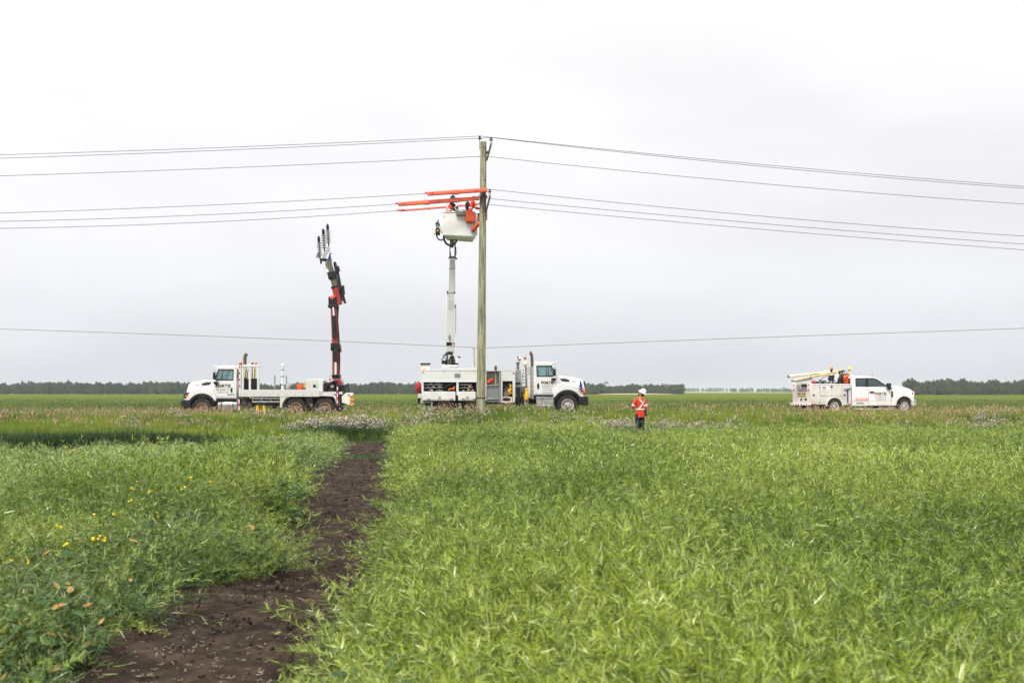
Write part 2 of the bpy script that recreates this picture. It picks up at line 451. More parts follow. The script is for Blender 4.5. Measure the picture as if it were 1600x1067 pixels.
foliage('canola_pod', [(.03, .058, .004), (.11, .178, .010), (.225, .315, .022), (.34, .42, .038), (.46, .50, .07)], patch=.16, fine=14, trans=.18, rough=.36, seeds=3, spec=.5)
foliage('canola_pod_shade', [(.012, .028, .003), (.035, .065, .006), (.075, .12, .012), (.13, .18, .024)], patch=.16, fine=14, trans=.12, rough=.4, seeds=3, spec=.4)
foliage('canola_pod_tip', [(.19, .29, .035), (.32, .42, .07), (.45, .53, .14), (.56, .60, .25)], patch=.16, fine=14, trans=.12, rough=.25, seeds=3, spec=.9)  # lit copy of the pod colour: highlights painted on whole pods
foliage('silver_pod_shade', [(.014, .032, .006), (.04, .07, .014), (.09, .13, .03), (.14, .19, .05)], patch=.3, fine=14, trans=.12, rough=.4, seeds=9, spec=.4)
foliage('silver_pod_tip', [(.23, .32, .08), (.35, .44, .13), (.48, .55, .23), (.58, .62, .34)], patch=.3, fine=14, trans=.12, rough=.25, seeds=9, spec=.9)  # lit copy of the silvery pods, highlights in the colour
foliage('canola_stem', [(.06, .11, .025), (.13, .19, .05), (.22, .27, .08)], patch=.16, fine=10, trans=.1, rough=.4, seeds=3)
foliage('canola_leaf', [(.03, .065, .02), (.045, .10, .028), (.08, .14, .035)], patch=.3, fine=6, trans=.25, rough=.5)
foliage('silver_pod', [(.045, .085, .012), (.17, .265, .038), (.33, .44, .08), (.48, .55, .15)], patch=.3, fine=14, trans=.2, rough=.36, seeds=9, spec=.6)

foliage('dark_pod', [(.015, .036, .007), (.05, .095, .014), (.13, .19, .03), (.27, .33, .06)], patch=.4, fine=12, trans=.25, rough=.4, seeds=4)
foliage('broad_leaf', [(.022, .06, .018), (.04, .09, .026), (.07, .125, .036)], patch=1.0, fine=4, trans=.2, spec=.15, rough=.6)
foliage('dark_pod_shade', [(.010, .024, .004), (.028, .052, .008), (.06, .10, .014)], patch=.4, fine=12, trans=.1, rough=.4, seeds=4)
foliage('dark_pod_tip', [(.12, .18, .03), (.22, .29, .06), (.36, .42, .13)], patch=.4, fine=12, trans=.1, rough=.28, seeds=4, spec=.8)  # lit copy of the dark pods, painted highlights
def canola(name, nb=15, pods=24, podm='canola_pod', rad=.2, hgt_=.66, podL=.055, podW=.0042, leaf=.6, leafm='canola_leaf'):
    L = []; V = {podm: ([], []), podm+'_shade': ([], []), podm+'_tip': ([], []), 'canola_stem': ([], []), 'canola_leaf': ([], []), 'broad_leaf': ([], [])}
    def put(k, vf):
        v, f = V[k]; o = len(v); v += vf[0]; f += [tuple(o+i for i in q) for q in vf[1]]
    for b_ in range(nb):
        a = random.uniform(0, 2*math.pi); r = rad*math.sqrt(random.random())*.5
        p = Vector((r*math.cos(a), r*math.sin(a), hgt_*random.uniform(.05, .35)))
        d_ = (Vector((math.cos(a+random.uniform(-.8, .8)), math.sin(a+random.uniform(-.8, .8)), 0))*random.uniform(.25, 1.1) + Vector((0, 0, 1.1))).normalized()
        bend = Vector((random.uniform(-.5, .5), random.uniform(-.5, .5), -random.uniform(.1, .95)))
        top = random.uniform(.5, .85)*hgt_*1.25; n = 6; pts = [p.copy()]
        dd = d_.copy()
        for i in range(n):
            p = p + dd*(top/n); dd = (dd + bend*(.28)).normalized(); pts.append(p.copy())
        for i in range(n):
            e = pts[i+1]-pts[i]; sd = e.cross(rdir(-.3, .3))
            if sd.length < 1e-4: continue
            put('canola_stem', ribbon(pts[i], e, e.length, .0055*(1-.5*i/n), sd, 0, 1, 1))
        for j in range(pods):
            u = random.uniform(.15, 1.0)*n; i = min(n-1, int(u)); q = pts[i].lerp(pts[i+1], u-i); e = (pts[i+1]-pts[i]).normalized()
            o_ = rdir(-.5, .9); o_ = (o_ - e*o_.dot(e)); 
            if o_.length < .1: continue
            o_.normalize(); pd = (e*random.uniform(.5, 1.3) + o_).normalized()
            ln = podL*random.uniform(.7, 1.25)
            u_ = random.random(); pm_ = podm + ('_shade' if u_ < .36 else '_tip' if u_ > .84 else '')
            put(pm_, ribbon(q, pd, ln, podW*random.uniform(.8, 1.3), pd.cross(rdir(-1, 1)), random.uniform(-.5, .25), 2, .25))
        for _l in range(int(leaf+random.random())):
            q = pts[random.choice((0, 0, 1, 2))]; put(leafm, ribbon(q, rdir(.0, .5), random.uniform(.1, .2), random.uniform(.03, .06), rdir(-.3, .3), .9, 3, .3))
    return proto_obj(name, [(v, f, k) for k, (v, f) in V.items() if f])
canola_near = [canola('canola_a', 19, 64) for _ in range(8)]
canola_far = [canola('canola_b', 14, 40, podL=.07, podW=.0072, rad=.26) for _ in range(6)]
silver_far = [canola('canola_c', 14, 40, podm='silver_pod', podL=.068, podW=.0072, rad=.26) for _ in range(6)]
dark_near = [canola('canola_d', 14, 24, podm='dark_pod', podL=.075, podW=.0065, leaf=1.6, leafm='broad_leaf') for _ in range(6)]

def fbm(x, y, s, z=0): 
    return np.array([mnoise.noise((a*s, b_*s, z)) for a, b_ in zip(x, y)])
def sample(n, x0, x1, y0, y1):
    return rng.uniform(x0, x1, n), rng.uniform(y0, y1, n)
def in_view(x, y, margin=2.5): return np.abs(x) < y*.53+margin
def rots(n, tilt): 
    return np.stack([rng.normal(0, tilt, n), rng.normal(0, tilt, n), rng.uniform(0, 2*math.pi, n)], 1)

def crop_points(dens, y0, y1):
    n = int(dens*(y1-y0)*2*(y1*.53+2.5))
    x, y = sample(n, -(y1*.53+2.5), y1*.53+2.5, y0, y1)
    keep = in_view(x, y)
    pl, pr = path_l(y), path_r(y)
    clump = np.array([mnoise.noise((a*.9, b_*.9, 7)) for a, b_ in zip(x, y)])
    keep &= ~((x > pl+.02-.12*clump) & (x < pr+.10+.12*clump))
    keep &= (y < crop_edge(x) + np.where(x > -4.6, .7*np.sin(x*1.3) + .4*np.sin(x*3.1), .3*np.sin(x*2.3))) 
    # thin, broken places
    hole = np.array([mnoise.noise((a*.42, b_*.25, 2)) for a, b_ in zip(x, y)])
    keep &= ~((hole > .50) & (rng.random(n) < .55))
    return x[keep], y[keep]
def crop_xyz(x, y, hmul=1.0):
    n = len(x)
    edge = np.minimum(np.abs(x-path_l(y)), np.abs(x-path_r(y)))
    und = np.array([mnoise.noise((a*.35, b_*.22, 0)) + .85*mnoise.noise((a*1.0, b_*.7, 4)) + .4*mnoise.noise((a*2.6, b_*2.2, 6)) for a, b_ in zip(x, y)])
    h = (1.03 + .42*und)*hmul*rng.uniform(.70, 1.16, n)
    h *= np.where(x > path_r(y), .66 + .34*np.clip(edge/.5, 0, 1), .86 + .2*np.exp(-((edge-.7)/.5)**2)*(y > 9))
    h -= .42*np.exp(-((x-6.0)/1.7)**2-((y-11.7)/.8)**2) - .24*np.exp(-((x-7.2)/3.2)**2-((y-14.6)/1.6)**2)
    h -= .22*np.exp(-((x-8.5)/3)**2-((y-20.5)/1.0)**2) + .2*np.exp(-((x+1.0)/.9)**2-((y-7.6)/.35)**2) + .25*np.exp(-((x-1.7)/1.2)**2-((y-6.1)/.4)**2)
    h *= .72 + .28*np.clip((crop_edge(x)-y)/3.5, 0, 1)
    h *= 1 - .66*np.exp(-((x-4.2)/.95)**2)*(y > 27)
    h = np.clip(h, .3, 1.5); h *= np.where((x < path_l(y)) & (y > 11), 1.16-.34*sm(15, 25, y), 1.0); h *= np.where((x < path_l(y)) & (x > -3.4) & (y < 10.6) & (y > 8.6), .62, 1.0)
    h *= np.where((x < path_l(y)) & (y < 12), 1-.18*np.clip((path_l(y)-x)*0+1, 0, 1), 1)
    z = hgt(x, y)
    r = rots(n, .16)
    # the whole crop is lodged: plants lean together, the direction drifting over metres
    la = np.array([mnoise.noise((a*.12, b_*.12, 9)) + .55*mnoise.noise((a*.5, b_*.4, 19)) for a, b_ in zip(x, y)])*3.2+1.2
    r[:, 0] += .42*np.cos(la)*rng.uniform(.3, 1.3, n); r[:, 1] += .42*np.sin(la)*rng.uniform(.3, 1.3, n)
    # beside the path the outer plants fall into it
    near_l = (x < path_l(y)) & (edge < .4); near_r = (x > path_r(y)) & (edge < .4)
    r[near_l & (y < 9), 1] += .4; r[near_l & (y >= 9), 1] += .12; r[near_r, 1] -= .45
    s = np.stack([rng.uniform(.9, 1.25, n), rng.uniform(.9, 1.25, n), h], 1)
    return np.stack([x, y, z], 1), r, s
x, y = crop_points(20, 2.0, 13.5); p, r, s = crop_xyz(x, y)
dl = path_l(y)-x
dk = (dl > 0) & (rng.random(len(x)) < np.clip(1.15-dl/2.4, 0, 1)*np.clip((14-y)/5, .25, 1)*.85)
scatter('canola_crop', dark_near, p[dk], r[dk], s[dk], label='darker leafy green plants at the edge of the crop along the left side of the near path', cat='crop')
p, r, s = p[~dk], r[~dk], s[~dk]
scatter('canola_crop', canola_near, p, r, s, label='light green lodged canola crop in pod, filling the foreground on both sides of the path', cat='crop')
x, y = crop_points(14, 13.5, 36); 
side = (x < path_l(y)) & (y > 15+3*np.sin(x)) 
p, r, s = crop_xyz(x[~side], y[~side], 1.02)
scatter('canola_crop', canola_far, p, r, s, label='bright green canola crop farther back, right of the path up to the weedy verge', cat='crop')
p, r, s = crop_xyz(x[side], y[side], 1.0)
scatter('canola_crop', silver_far, p, r, s, label='pale silvery green canola crop left of the far part of the path', cat='crop')

# yellow flowers on thin stalks, standing among the crop
mat('petal_yellow', (.75, .62, .02), .5, spec=.3)
def flower(name):
    st = []; pe = []
    fs1 = []; fs2 = []
    for k in range(2):
        b_ = Vector((random.uniform(-.16, .16), random.uniform(-.16, .16), .3)); tp = b_ + Vector((random.uniform(-.06, .06), random.uniform(-.06, .06), random.uniform(.34, .5)))
        v, f = ribbon(b_, tp-b_, (tp-b_).length, .005, rdir(-.1, .1), 0, 1, 1); o = len(st); st += v; fs1 += [tuple(o+i for i in q) for q in f]
        for j in range(3):
            c_ = tp + Vector((random.uniform(-.02, .02), random.uniform(-.02, .02), random.uniform(-.03, .01)))
            for a in range(4):
                dd = rdir(-.1, .7); v, f = ribbon(c_, dd, .014, .011, dd.cross(rdir(-1, 1)), .2, 1, .8); o = len(pe); pe += v; fs2 += [tuple(o+i for i in q) for q in f]
    return proto_obj(name, [(st, fs1, 'canola_stem'), (pe, fs2, 'petal_yellow')])
# dark bushes of weed in the crop edge
def bush(name):
    G = ([], [])
    for k in range(170):
        z = random.uniform(.05, .85); a = random.uniform(0, 6.3); rr_ = .26*math.sin(math.pi*min(1, .15+z*.95))**.5*math.sqrt(random.random())
        e = rdir(-.2, .8); v, f = ribbon((rr_*math.cos(a), rr_*math.sin(a), z), e, random.uniform(.05, .11), .035, e.cross(rdir(-1, 1)), .6, 2, .2); o = len(G[0]); G[0].extend(v); G[1].extend([tuple(o+i for i in q) for q in f])
    return proto_obj(name, [(G[0], G[1], 'broad_leaf')])
bp_ = [(-2.95, 13.0), (-3.15, 13.3), (-3.3, 13.9), (-3.1, 13.4), (-3.4, 13.2), (-3.35, 14.1), (-3.6, 14.9), (-3.25, 13.1), (-3.1, 12.8), (-3.65, 13.4), (-4.3, 18.6), (-4.5, 19.6), (-3.4, 9.4)]
bp0_ = [(-3.25, 11.9), (-3.5, 12.6), (-3.3, 13.2), (-3.75, 13.6), (-3.9, 14.8), (-3.6, 14.2), (-4.3, 16.2), (-3.15, 11.3), (-5.0, 20.5), (-5.4, 21.6), (-4.8, 19.4), (-3.5, 9.4), (-4.2, 9.0), (-3.4, 7.2), (-5.2, 24.5), (-4.6, 12.2)]
x, y = np.array(bp_).T; n = len(x)
scatter('leafy_weeds', [bush('bush_a') for _ in range(4)], np.stack([x, y, hgt(x, y)], 1), rots(n, .1), np.stack([rng.uniform(.9, 1.2, n), rng.uniform(.9, 1.2, n), rng.uniform(.62, .78, n)], 1),
        label='dark green bushy weeds standing in the crop edge left of the middle of the path', cat='weeds')
fl = [flower('flower_a') for _ in range(4)]
xx, yy_ = crop_points(9, 3.5, 31)
cl = np.array([mnoise.noise((a*.33, b_*.22, 12)) for a, b_ in zip(xx, yy_)])
nearp = np.exp(-np.clip(path_l(yy_)-xx-.1, 0, 9)/1.6)*(xx < path_l(yy_))
prob = np.where((cl > .30) & (xx > 5) & (yy_ > 9), .09, .0015) + .22*nearp*(yy_ > 4)*(yy_ < 25)*(cl > -.3)
k = rng.random(len(xx)) < prob*.75
x, y = xx[k], yy_[k]; n = len(x)
scatter('yellow_flowers', fl, np.stack([x, y, hgt(x, y)-.02], 1), rots(n, .12), np.stack([rng.uniform(.8, 1.2, n)]*3, 1),
        label='scattered small yellow flowers standing among the green crop', cat='flowers')

# broad leaves, some yellowed, at the foot of the crop beside the near path
mat('yellowed_leaf', (.36, .15, .015), .55, col2=(.14, .16, .03), nscale=14, amt=.45)
def weed(name, yel=.25):
    G = {'broad_leaf': ([], []), 'yellowed_leaf': ([], [])}
    for k in range(16):
        d_ = rdir(.1, .8); p0 = Vector((0, 0, .05)) + d_*random.uniform(.03, .14) + Vector((0, 0, random.uniform(0, .3)))
        L_ = random.uniform(.045, .09); kk = 'yellowed_leaf' if random.random() < yel else 'broad_leaf'
        v, f = ribbon(p0, d_, L_, L_*random.uniform(.45, .65), d_.cross(Vector((random.uniform(-.4, .4), random.uniform(-.4, .4), 1))), random.uniform(.5, 1.5), 5, .2)
        o = len(G[kk][0]); G[kk][0].extend(v); G[kk][1].extend([tuple(o+i for i in q) for q in f])
    return proto_obj(name, [(v, f, k) for k, (v, f) in G.items() if f])
wd = [weed('weed_a', q) for q in (.02, .05, .1, .2)]
yw = rng.uniform(4.4, 16, 420); off = rng.exponential(.32, 420); lft = rng.random(420) < .8
xw = np.where(lft, path_l(yw)-.02-off*2.2, path_r(yw)+.05+off*.4)
keep = np.where(lft, rng.random(420) < .42*np.clip((13-yw)/6, .1, 1), rng.random(420) < .1)
x, y = xw[keep], yw[keep]; n = len(x)
scatter('broadleaf_weeds', wd, np.stack([x, y, hgt(x, y)+.02], 1), rots(n, .15), np.stack([rng.uniform(.7, 1.3, n)]*3, 1),
        label='low broad leaved weeds with yellowed leaves along the near left edge of the path', cat='weeds')

# straw and pale chips lying on the path
mat('straw_mat', (.40, .33, .25), .8, col2=(.18, .13, .09), nscale=30)
def straw(name):
    v, f = [], []
    for k in range(3):
        p0 = Vector((random.uniform(-.03, .03), random.uniform(-.03, .03), 0)); a = random.uniform(0, 6.3); dd = Vector((math.cos(a), math.sin(a), random.uniform(-.05, .15))); L_ = random.uniform(.008, .032)
        w_ = random.uniform(.0013, .0026); sd = Vector((-dd.y, dd.x, 0))
        q = [p0-sd*w_, p0+sd*w_, p0+dd*L_+sd*w_, p0+dd*L_-sd*w_]; q += [c_+Vector((0, 0, w_*.9)) for c_ in q]
        o = len(v); v += q; f += [tuple(o+i for i in g_) for g_ in ((0,3,2,1), (4,5,6,7), (0,1,5,4), (1,2,6,5), (2,3,7,6), (3,0,4,7))]
    return proto_obj(name, [(v, f, 'straw_mat')])
n = 2600; y = 3.5 + 30*rng.random(n)**1.5; w = rng.random(n); x = path_l(y)*(1-w)+path_r(y)*w
keep = np.array([mnoise.noise((a*1.3, b_*1.3, 3)) for a, b_ in zip(x, y)]) > -.15
x, y = x[keep], y[keep]; n = len(x)
scatter('straw_bits', [straw('straw_a') for _ in range(6)], np.stack([x, y, hgt(x, y)+.055], 1), rots(n, .2), np.stack([rng.uniform(.6, 1.2, n)]*3, 1),
        label='pale bits of straw and chaff strewn on the dark soil path', cat='straw')

def clod(name):
    mb = MB().ball((0, 0, 0), (.02, .015, .008), 7, 5)
    v = [tuple(Vector(p)*(1+random.uniform(-.3, .3))) for p in mb.v]; return proto_obj(name, [(v, mb.f, 'soil_mat')])
n = 3400; y = 3.2 + 31*rng.random(n)**1.4; w = rng.uniform(-.1, 1.1, n); x = path_l(y)*(1-w)+path_r(y)*w
scatter('soil_clods', [clod('clod_a') for _ in range(6)], np.stack([x, y, hgt(x, y)+.052], 1), rots(n, 1.0), np.stack([rng.lognormal(-.75, .5, n)]*3, 1),
        label='small dark clods of soil lying all over the path', cat='soil clods')

# ------------------------------------------------------------------ verge: grass, seed heads, thistles
foliage('verge_grass', [(.05, .095, .009), (.125, .195, .014), (.215, .28, .022), (.33, .35, .05)], patch=.2, fine=3, trans=.35, seeds=5)
foliage('verge_dark', [(.03, .07, .018), (.05, .10, .025), (.08, .14, .035)], patch=.3, fine=3, trans=.25, seeds=8)
foliage('verge_deep', [(.015, .036, .008), (.028, .06, .012), (.05, .09, .02)], patch=.3, fine=3, trans=.15, seeds=8)  # darkened grass colours: painted shade on the verge's near side
mat('seed_tan', (.40, .31, .16), .8, col2=(.33, .19, .11), nscale=2.0, coords='World', amt=.5)
mat('seed_pink', (.60, .52, .46), .85, col2=(.20, .13, .11), nscale=6.0, coords='World', amt=.5)
def tuft(name, nb, h, w, m, seed=0, seedm='seed_tan', spread=.16, lean=.35):
    G = {m: ([], []), seedm: ([], [])}
    def put(k, vf):
        o = len(G[k][0]); G[k][0].extend(vf[0]); G[k][1].extend([tuple(o+i for i in q) for q in vf[1]])
    for k in range(nb):
        p0 = Vector((random.gauss(0, spread), random.gauss(0, spread), 0)); dd = (Vector((random.gauss(0, lean), random.gauss(0, lean), 1))).normalized()
        put(m, ribbon(p0, dd, h*random.uniform(.55, 1.1), w*random.uniform(.7, 1.3), rdir(-.15, .15), random.uniform(.1, .8), 3, .12))
    for k in range(seed):
        p0 = Vector((random.gauss(0, spread), random.gauss(0, spread), 0)); dd = (Vector((random.gauss(0, .16), random.gauss(0, .16), 1))).normalized()
        hh = h*random.uniform(.95, 1.35); put(m, ribbon(p0, dd, hh, w*.45, rdir(-.1, .1), 0, 1, 1))
        q = p0+dd*hh
        for a in range(3):
            e = (dd+rdir(-.6, .6)*.35).normalized(); put(seedm, ribbon(q-dd*random.uniform(0, .12), e, random.uniform(.05, .1), .016, e.cross(rdir(-1, 1)), .3, 1, .6))
    return proto_obj(name, [(v, f, kk) for kk, (v, f) in G.items() if f])
def thistle(name, h=.9, puffs=9, bush=False):
    G = {'verge_dark': ([], []), 'seed_pink': ([], [])}
    def put(k, v, f):
        o = len(G[k][0]); G[k][0].extend(v); G[k][1].extend([tuple(o+i for i in q) for q in f])
    for s_ in range(5):
        p0 = Vector((random.gauss(0, .14), random.gauss(0, .14), 0)); dd = Vector((random.gauss(0, .15), random.gauss(0, .15), 1)).normalized(); hh = h*random.uniform(.75, 1.1)
        v, f = ribbon(p0, dd, hh, .012, rdir(-.1, .1), 0, 1, 1); put('verge_dark', v, f)
        for k in range(12):
            u = random.uniform(.05, .9); e = rdir(-.1, .6); v, f = ribbon(p0+dd*hh*u, e, random.uniform(.1, .2), .04, e.cross(Vector((0, 0, 1))) + rdir(-.2, .2)*.3, .8, 2, .2); put('verge_dark', v, f)
        for k in range(2):
            c_ = p0+dd*hh + Vector((random.gauss(0, .07), random.gauss(0, .07), random.uniform(-.12, .04))); r_ = random.uniform(.014, .026)
            mb = MB().ball(c_, (r_, r_, r_*1.2), 6, 4); put('seed_pink', mb.v, mb.f)
            for a in range(3):
                e = rdir(-.2, 1); v, f = ribbon(c_, e, r_*2.2, r_*.7, e.cross(rdir(-1, 1)), .1, 1, .9); put('seed_pink', v, f)
    return proto_obj(name, [(v, f, kk) for kk, (v, f) in G.items() if f])
grass_p = [tuft('grass_a', 46, .5, .013, 'verge_grass') for _ in range(5)]
seed_p = [tuft('grass_b', 26, .52, .012, 'verge_grass', 6) for _ in range(5)]
mauve_p = [tuft('grass_c', 26, .5, .012, 'verge_grass', 5, 'seed_pink') for _ in range(3)]
thi_p = [thistle('thistle_a', .78) for _ in range(5)]

def verge_pts(n, y0=24, y1=47.2):
    x, y = sample(n, -29, 29, y0, y1); k = in_view(x, y, 3) & (y > np.maximum(crop_edge(x)+1.1+.7*np.sin(x*1.3), np.where(x < -6, 32.8+.5*np.sin(x*.9), 0)))
    k &= ~((np.abs(x-4.5) < .35) & (np.abs(y-35.0) < .35))
    k &= ~((x > -6.2) & (x < -4.4) & (y < 36.3))
    return x[k], y[k]
x, y = verge_pts(17000); n = len(x)
lush = np.clip(1.15-.35*np.exp(-((y-crop_edge(x)-1.6)/1.2)**2)*0, .3, 2)
scatter('verge_grass', grass_p, np.stack([x, y, hgt(x, y)], 1), rots(n, .12), np.stack([rng.uniform(.8, 1.2, n), rng.uniform(.8, 1.2, n), rng.uniform(.6, 1.05, n)*lush*.93*(1-.2*sm(11, 14, x))], 1),
        label='yellow green grass growing on the bank between the crop and the road', cat='grass')
x, y = verge_pts(26000); sd = np.array([mnoise.noise((a*.3, b_*.3, 21)) for a, b_ in zip(x, y)])
side_boost = sm(9, 15, x)*1.3 + sm(-8, -15, x)*.6
k = rng.random(len(x)) < np.clip((sm(36.0, 41.0, y))*(.2+.5*(sd > .0)+side_boost), 0, 3)*.15
x, y = x[k], y[k]; n = len(x)
scatter('seeding_grass', seed_p, np.stack([x, y, hgt(x, y)], 1), rots(n, .1), np.stack([rng.uniform(.8, 1.2, n), rng.uniform(.8, 1.2, n), rng.uniform(.75, 1.12, n)*(1-.22*sm(11, 14, x))], 1),
        label='reddish tan seed heads of tall grass along the road edge', cat='grass')
x, y = verge_pts(9000, 33); sd = np.array([mnoise.noise((a*.25, b_*.35, 31)) for a, b_ in zip(x, y)])
k = (rng.random(len(x)) < sm(35, 38.5, y)*(.10+.5*(sd > .16))*.17)
x, y = x[k], y[k]; n = len(x)
scatter('mauve_weeds', mauve_p, np.stack([x, y, hgt(x, y)], 1), rots(n, .1), np.stack([rng.uniform(.8, 1.2, n), rng.uniform(.8, 1.2, n), rng.uniform(.7, 1.05, n)], 1),
        label='mauve and whitish weed tops mixed through the verge grass', cat='weeds')
# thistle beds: end of the path, around the standing worker, a few elsewhere
TX, TY, TS = [], [], []; TD = .52
for (px0, px1, Y0, Y1, nn, sc) in ((478, 605, 36.4, 38.4, 170, 1.05), (930, 992, 35.6, 37.2, 80, .95), (1012, 1145, 35.6, 37.2, 120, .85), (440, 480, 36.5, 38.5, 40, .8),
                                   (760, 860, 36, 38, 60, .8), (610, 700, 37, 40, 40, .9), (180, 320, 39, 44, 40, .85), (620, 760, 39.5, 44, 50, .95), (380, 540, 39.5, 44, 45, .9), (790, 940, 38, 43, 45, .85), (1010, 1200, 37.5, 42, 30, .85), (1500, 1580, 36, 37.5, 26, .8), (1480, 1600, 38, 42, 26, .95)):
    nn = int(nn*TD); yy2 = rng.uniform(Y0, Y1, nn); xx2 = (rng.uniform(px0, px1, nn)-800)/F*yy2
    TX += list(xx2); TY += list(yy2); TS += list(sc*rng.uniform(.8, 1.1, nn))
x, y, s_ = np.array(TX), np.array(TY), np.array(TS); n = len(x)
scatter('thistle_patch', thi_p, np.stack([x, y, hgt(x, y)], 1), rots(n, .08), np.stack([s_, s_, s_], 1),
        label='dark green thistles with pale pink fluffy heads at the end of the path and round the standing worker', cat='thistles')

xx = np.concatenate([rng.uniform(-22, -6, 1100), rng.uniform(-6.6, -4.0, 110), rng.uniform(-4, 20, 240)]); yy2 = np.where(xx < -6, 32.4+.5*np.sin(xx*.9)+rng.uniform(-.5, .7, len(xx)), np.where(xx < -4, rng.uniform(36.3, 37.6, len(xx)), crop_edge(xx)+1.2+rng.uniform(-.3, .7, len(xx)))); n = len(xx)
scatter('shade_grass', [tuft('grass_d', 34, .46, .016, 'verge_deep', lean=.5) for _ in range(3)], np.stack([xx, yy2, hgt(xx, yy2)], 1), rots(n, .12), np.stack([rng.uniform(.8, 1.3, n), rng.uniform(.8, 1.3, n), rng.uniform(.7, 1.1, n)*np.where(xx < -9.5, 1.3, 1)], 1),
        label='grass darkened with painted shade along the foot of the verge, beyond the crop edge', cat='grass')

# seedlings crossing the path
x = np.concatenate([rng.uniform(-6.0, -4.4, 60), rng.uniform(-4.35, -3.1, 30), rng.uniform(-3.0, -2.5, 14)]); y = np.concatenate([rng.uniform(34.8, 36.6, 60), rng.uniform(25.6, 26.6, 30), rng.uniform(9.2, 10.0, 14)])
n = len(x)
scatter('path_sprouts', [tuft('sprout', 18, .13, .016, 'verge_dark', spread=.08, lean=1.0)], np.stack([x, y, hgt(x, y)+.03], 1), rots(n, .1), np.stack([rng.uniform(.7, 1.2, n)]*3, 1),
        label='small green sprouts growing across the soil path near its far end', cat='weeds')

# far field crop beyond the road
foliage('field_leaf', [(.038, .066, .007), (.07, .108, .011), (.11, .15, .018), (.17, .185, .03)], patch=.05, fine=.8, trans=.3, seeds=2)
far_p = [tuft('field_a', 34, .2, .03, 'field_leaf', spread=.3, lean=.7) for _ in range(4)]
n = 15000; y = 58 + 110*rng.random(n)**1.7; x = rng.uniform(-.58, .58, n)*y*1.05
scatter('field_crop', far_p, np.stack([x, y, hgt(x, y)-.02], 1), rots(n, .15), np.stack([rng.uniform(.8, 1.5, n)*(y/70)**.5]*2+[rng.uniform(.8, 1.3, n)], 1),
        label='low green crop covering the flat field behind the trucks', cat='crop')

# ------------------------------------------------------------------ far woods
foliage('tree_leaf', [(.018, .038, .014), (.035, .062, .020), (.065, .095, .028), (.10, .125, .04)], patch=.06, fine=.5, trans=.2, rough=.6)
mat('bark_mat', (.07, .06, .045), .9, col2=(.2, .18, .15), nscale=3)
def crown(name, h=8.0, w=2.6, clumps=30, leaves=40, conical=False):
    V, Fc = [], []; tv, tf = [], []
    mb = MB(); mb.tube([(0, 0, 0), (.1, .05, h*.45), (.0, .1, h*.85)], [.16, .11, .03], 6)
    for k in range(clumps):
        u = random.random(); z = h*(.12+.85*u)
        rr = (w*(1-u)**.7 if conical else w*math.sin(math.pi*min(1, (.12+.8*u)))**.6)*math.sqrt(random.random())*.75
        a = random.uniform(0, 6.3); c_ = Vector((rr*math.cos(a), rr*math.sin(a), z)); cr_ = random.uniform(.5, 1.1)*(.7 if u > .8 else 1)
        mb.tube([(0, 0, max(.3, z-1.2)), tuple(c_)], [.05, .015], 4)
        for j in range(leaves):
            p0 = c_ + rdir(-1, 1)*cr_*random.random()**.4; dd = rdir(-.4, 1); s_ = random.uniform(.14, .3)
            v, f = ribbon(p0, dd, s_, s_*.8, dd.cross(rdir(-1, 1)), .4, 1, .5); o = len(V); V += v; Fc += [tuple(o+i for i in q) for q in f]
    return proto_obj(name, [(V, Fc, 'tree_leaf'), (mb.v, mb.f, 'bark_mat')])
tree_p = [crown('wood_tree', 7.4, 2.5) for _ in range(4)] + [crown('wood_tree', 8.4, 1.7, 24, 34, True) for _ in range(2)]
def belt(px0, px1, Y0, Y1, n, sc, label, z=.2, tops=None):
    y = rng.uniform(Y0, Y1, n); px = rng.uniform(px0, px1, n); x = (px-800)/F*y
    prof = np.array([.5*mnoise.noise((a*.022, 3.3, sc)) + .28*mnoise.noise((a*.09, 5.1, 0)) for a in px])
    s_ = sc*(.95+.5*prof)*rng.uniform(.86, 1.06, n)
    scatter('tree_belt', tree_p, np.stack([x, y, np.full(n, z)], 1), rots(n, .03), np.stack([s_*rng.uniform(1.0, 1.4, n), s_*rng.uniform(1.0, 1.4, n), s_], 1), label=label, cat='trees')
belt(-60, 300, 480, 530, 520, .74, 'hazy belt of trees on the horizon left of the flatbed crane truck')
belt(296, 445, 500, 540, 200, .72, 'hazy belt of trees seen behind the cab and deck of the flatbed crane truck')
belt(446, 810, 500, 545, 500, .78, 'hazy belt of trees seen between the crane boom and the bucket truck')
belt(805, 1068, 500, 560, 380, .66, 'belt of trees on the horizon between the bucket truck and the pickup, behind the standing worker')
belt(1415, 1700, 430, 470, 420, .86, 'dark green belt of trees on the horizon right of the service pickup')
belt(1070, 1150, 1600, 1700, 60, .9, 'faint pale bluish wood far off, right of the nearer dark tree belt', z=.5)
belt(1142, 1250, 1050, 1120, 90, .62, 'pale hazy row of trees far off, just left of the service pickup', z=.5)
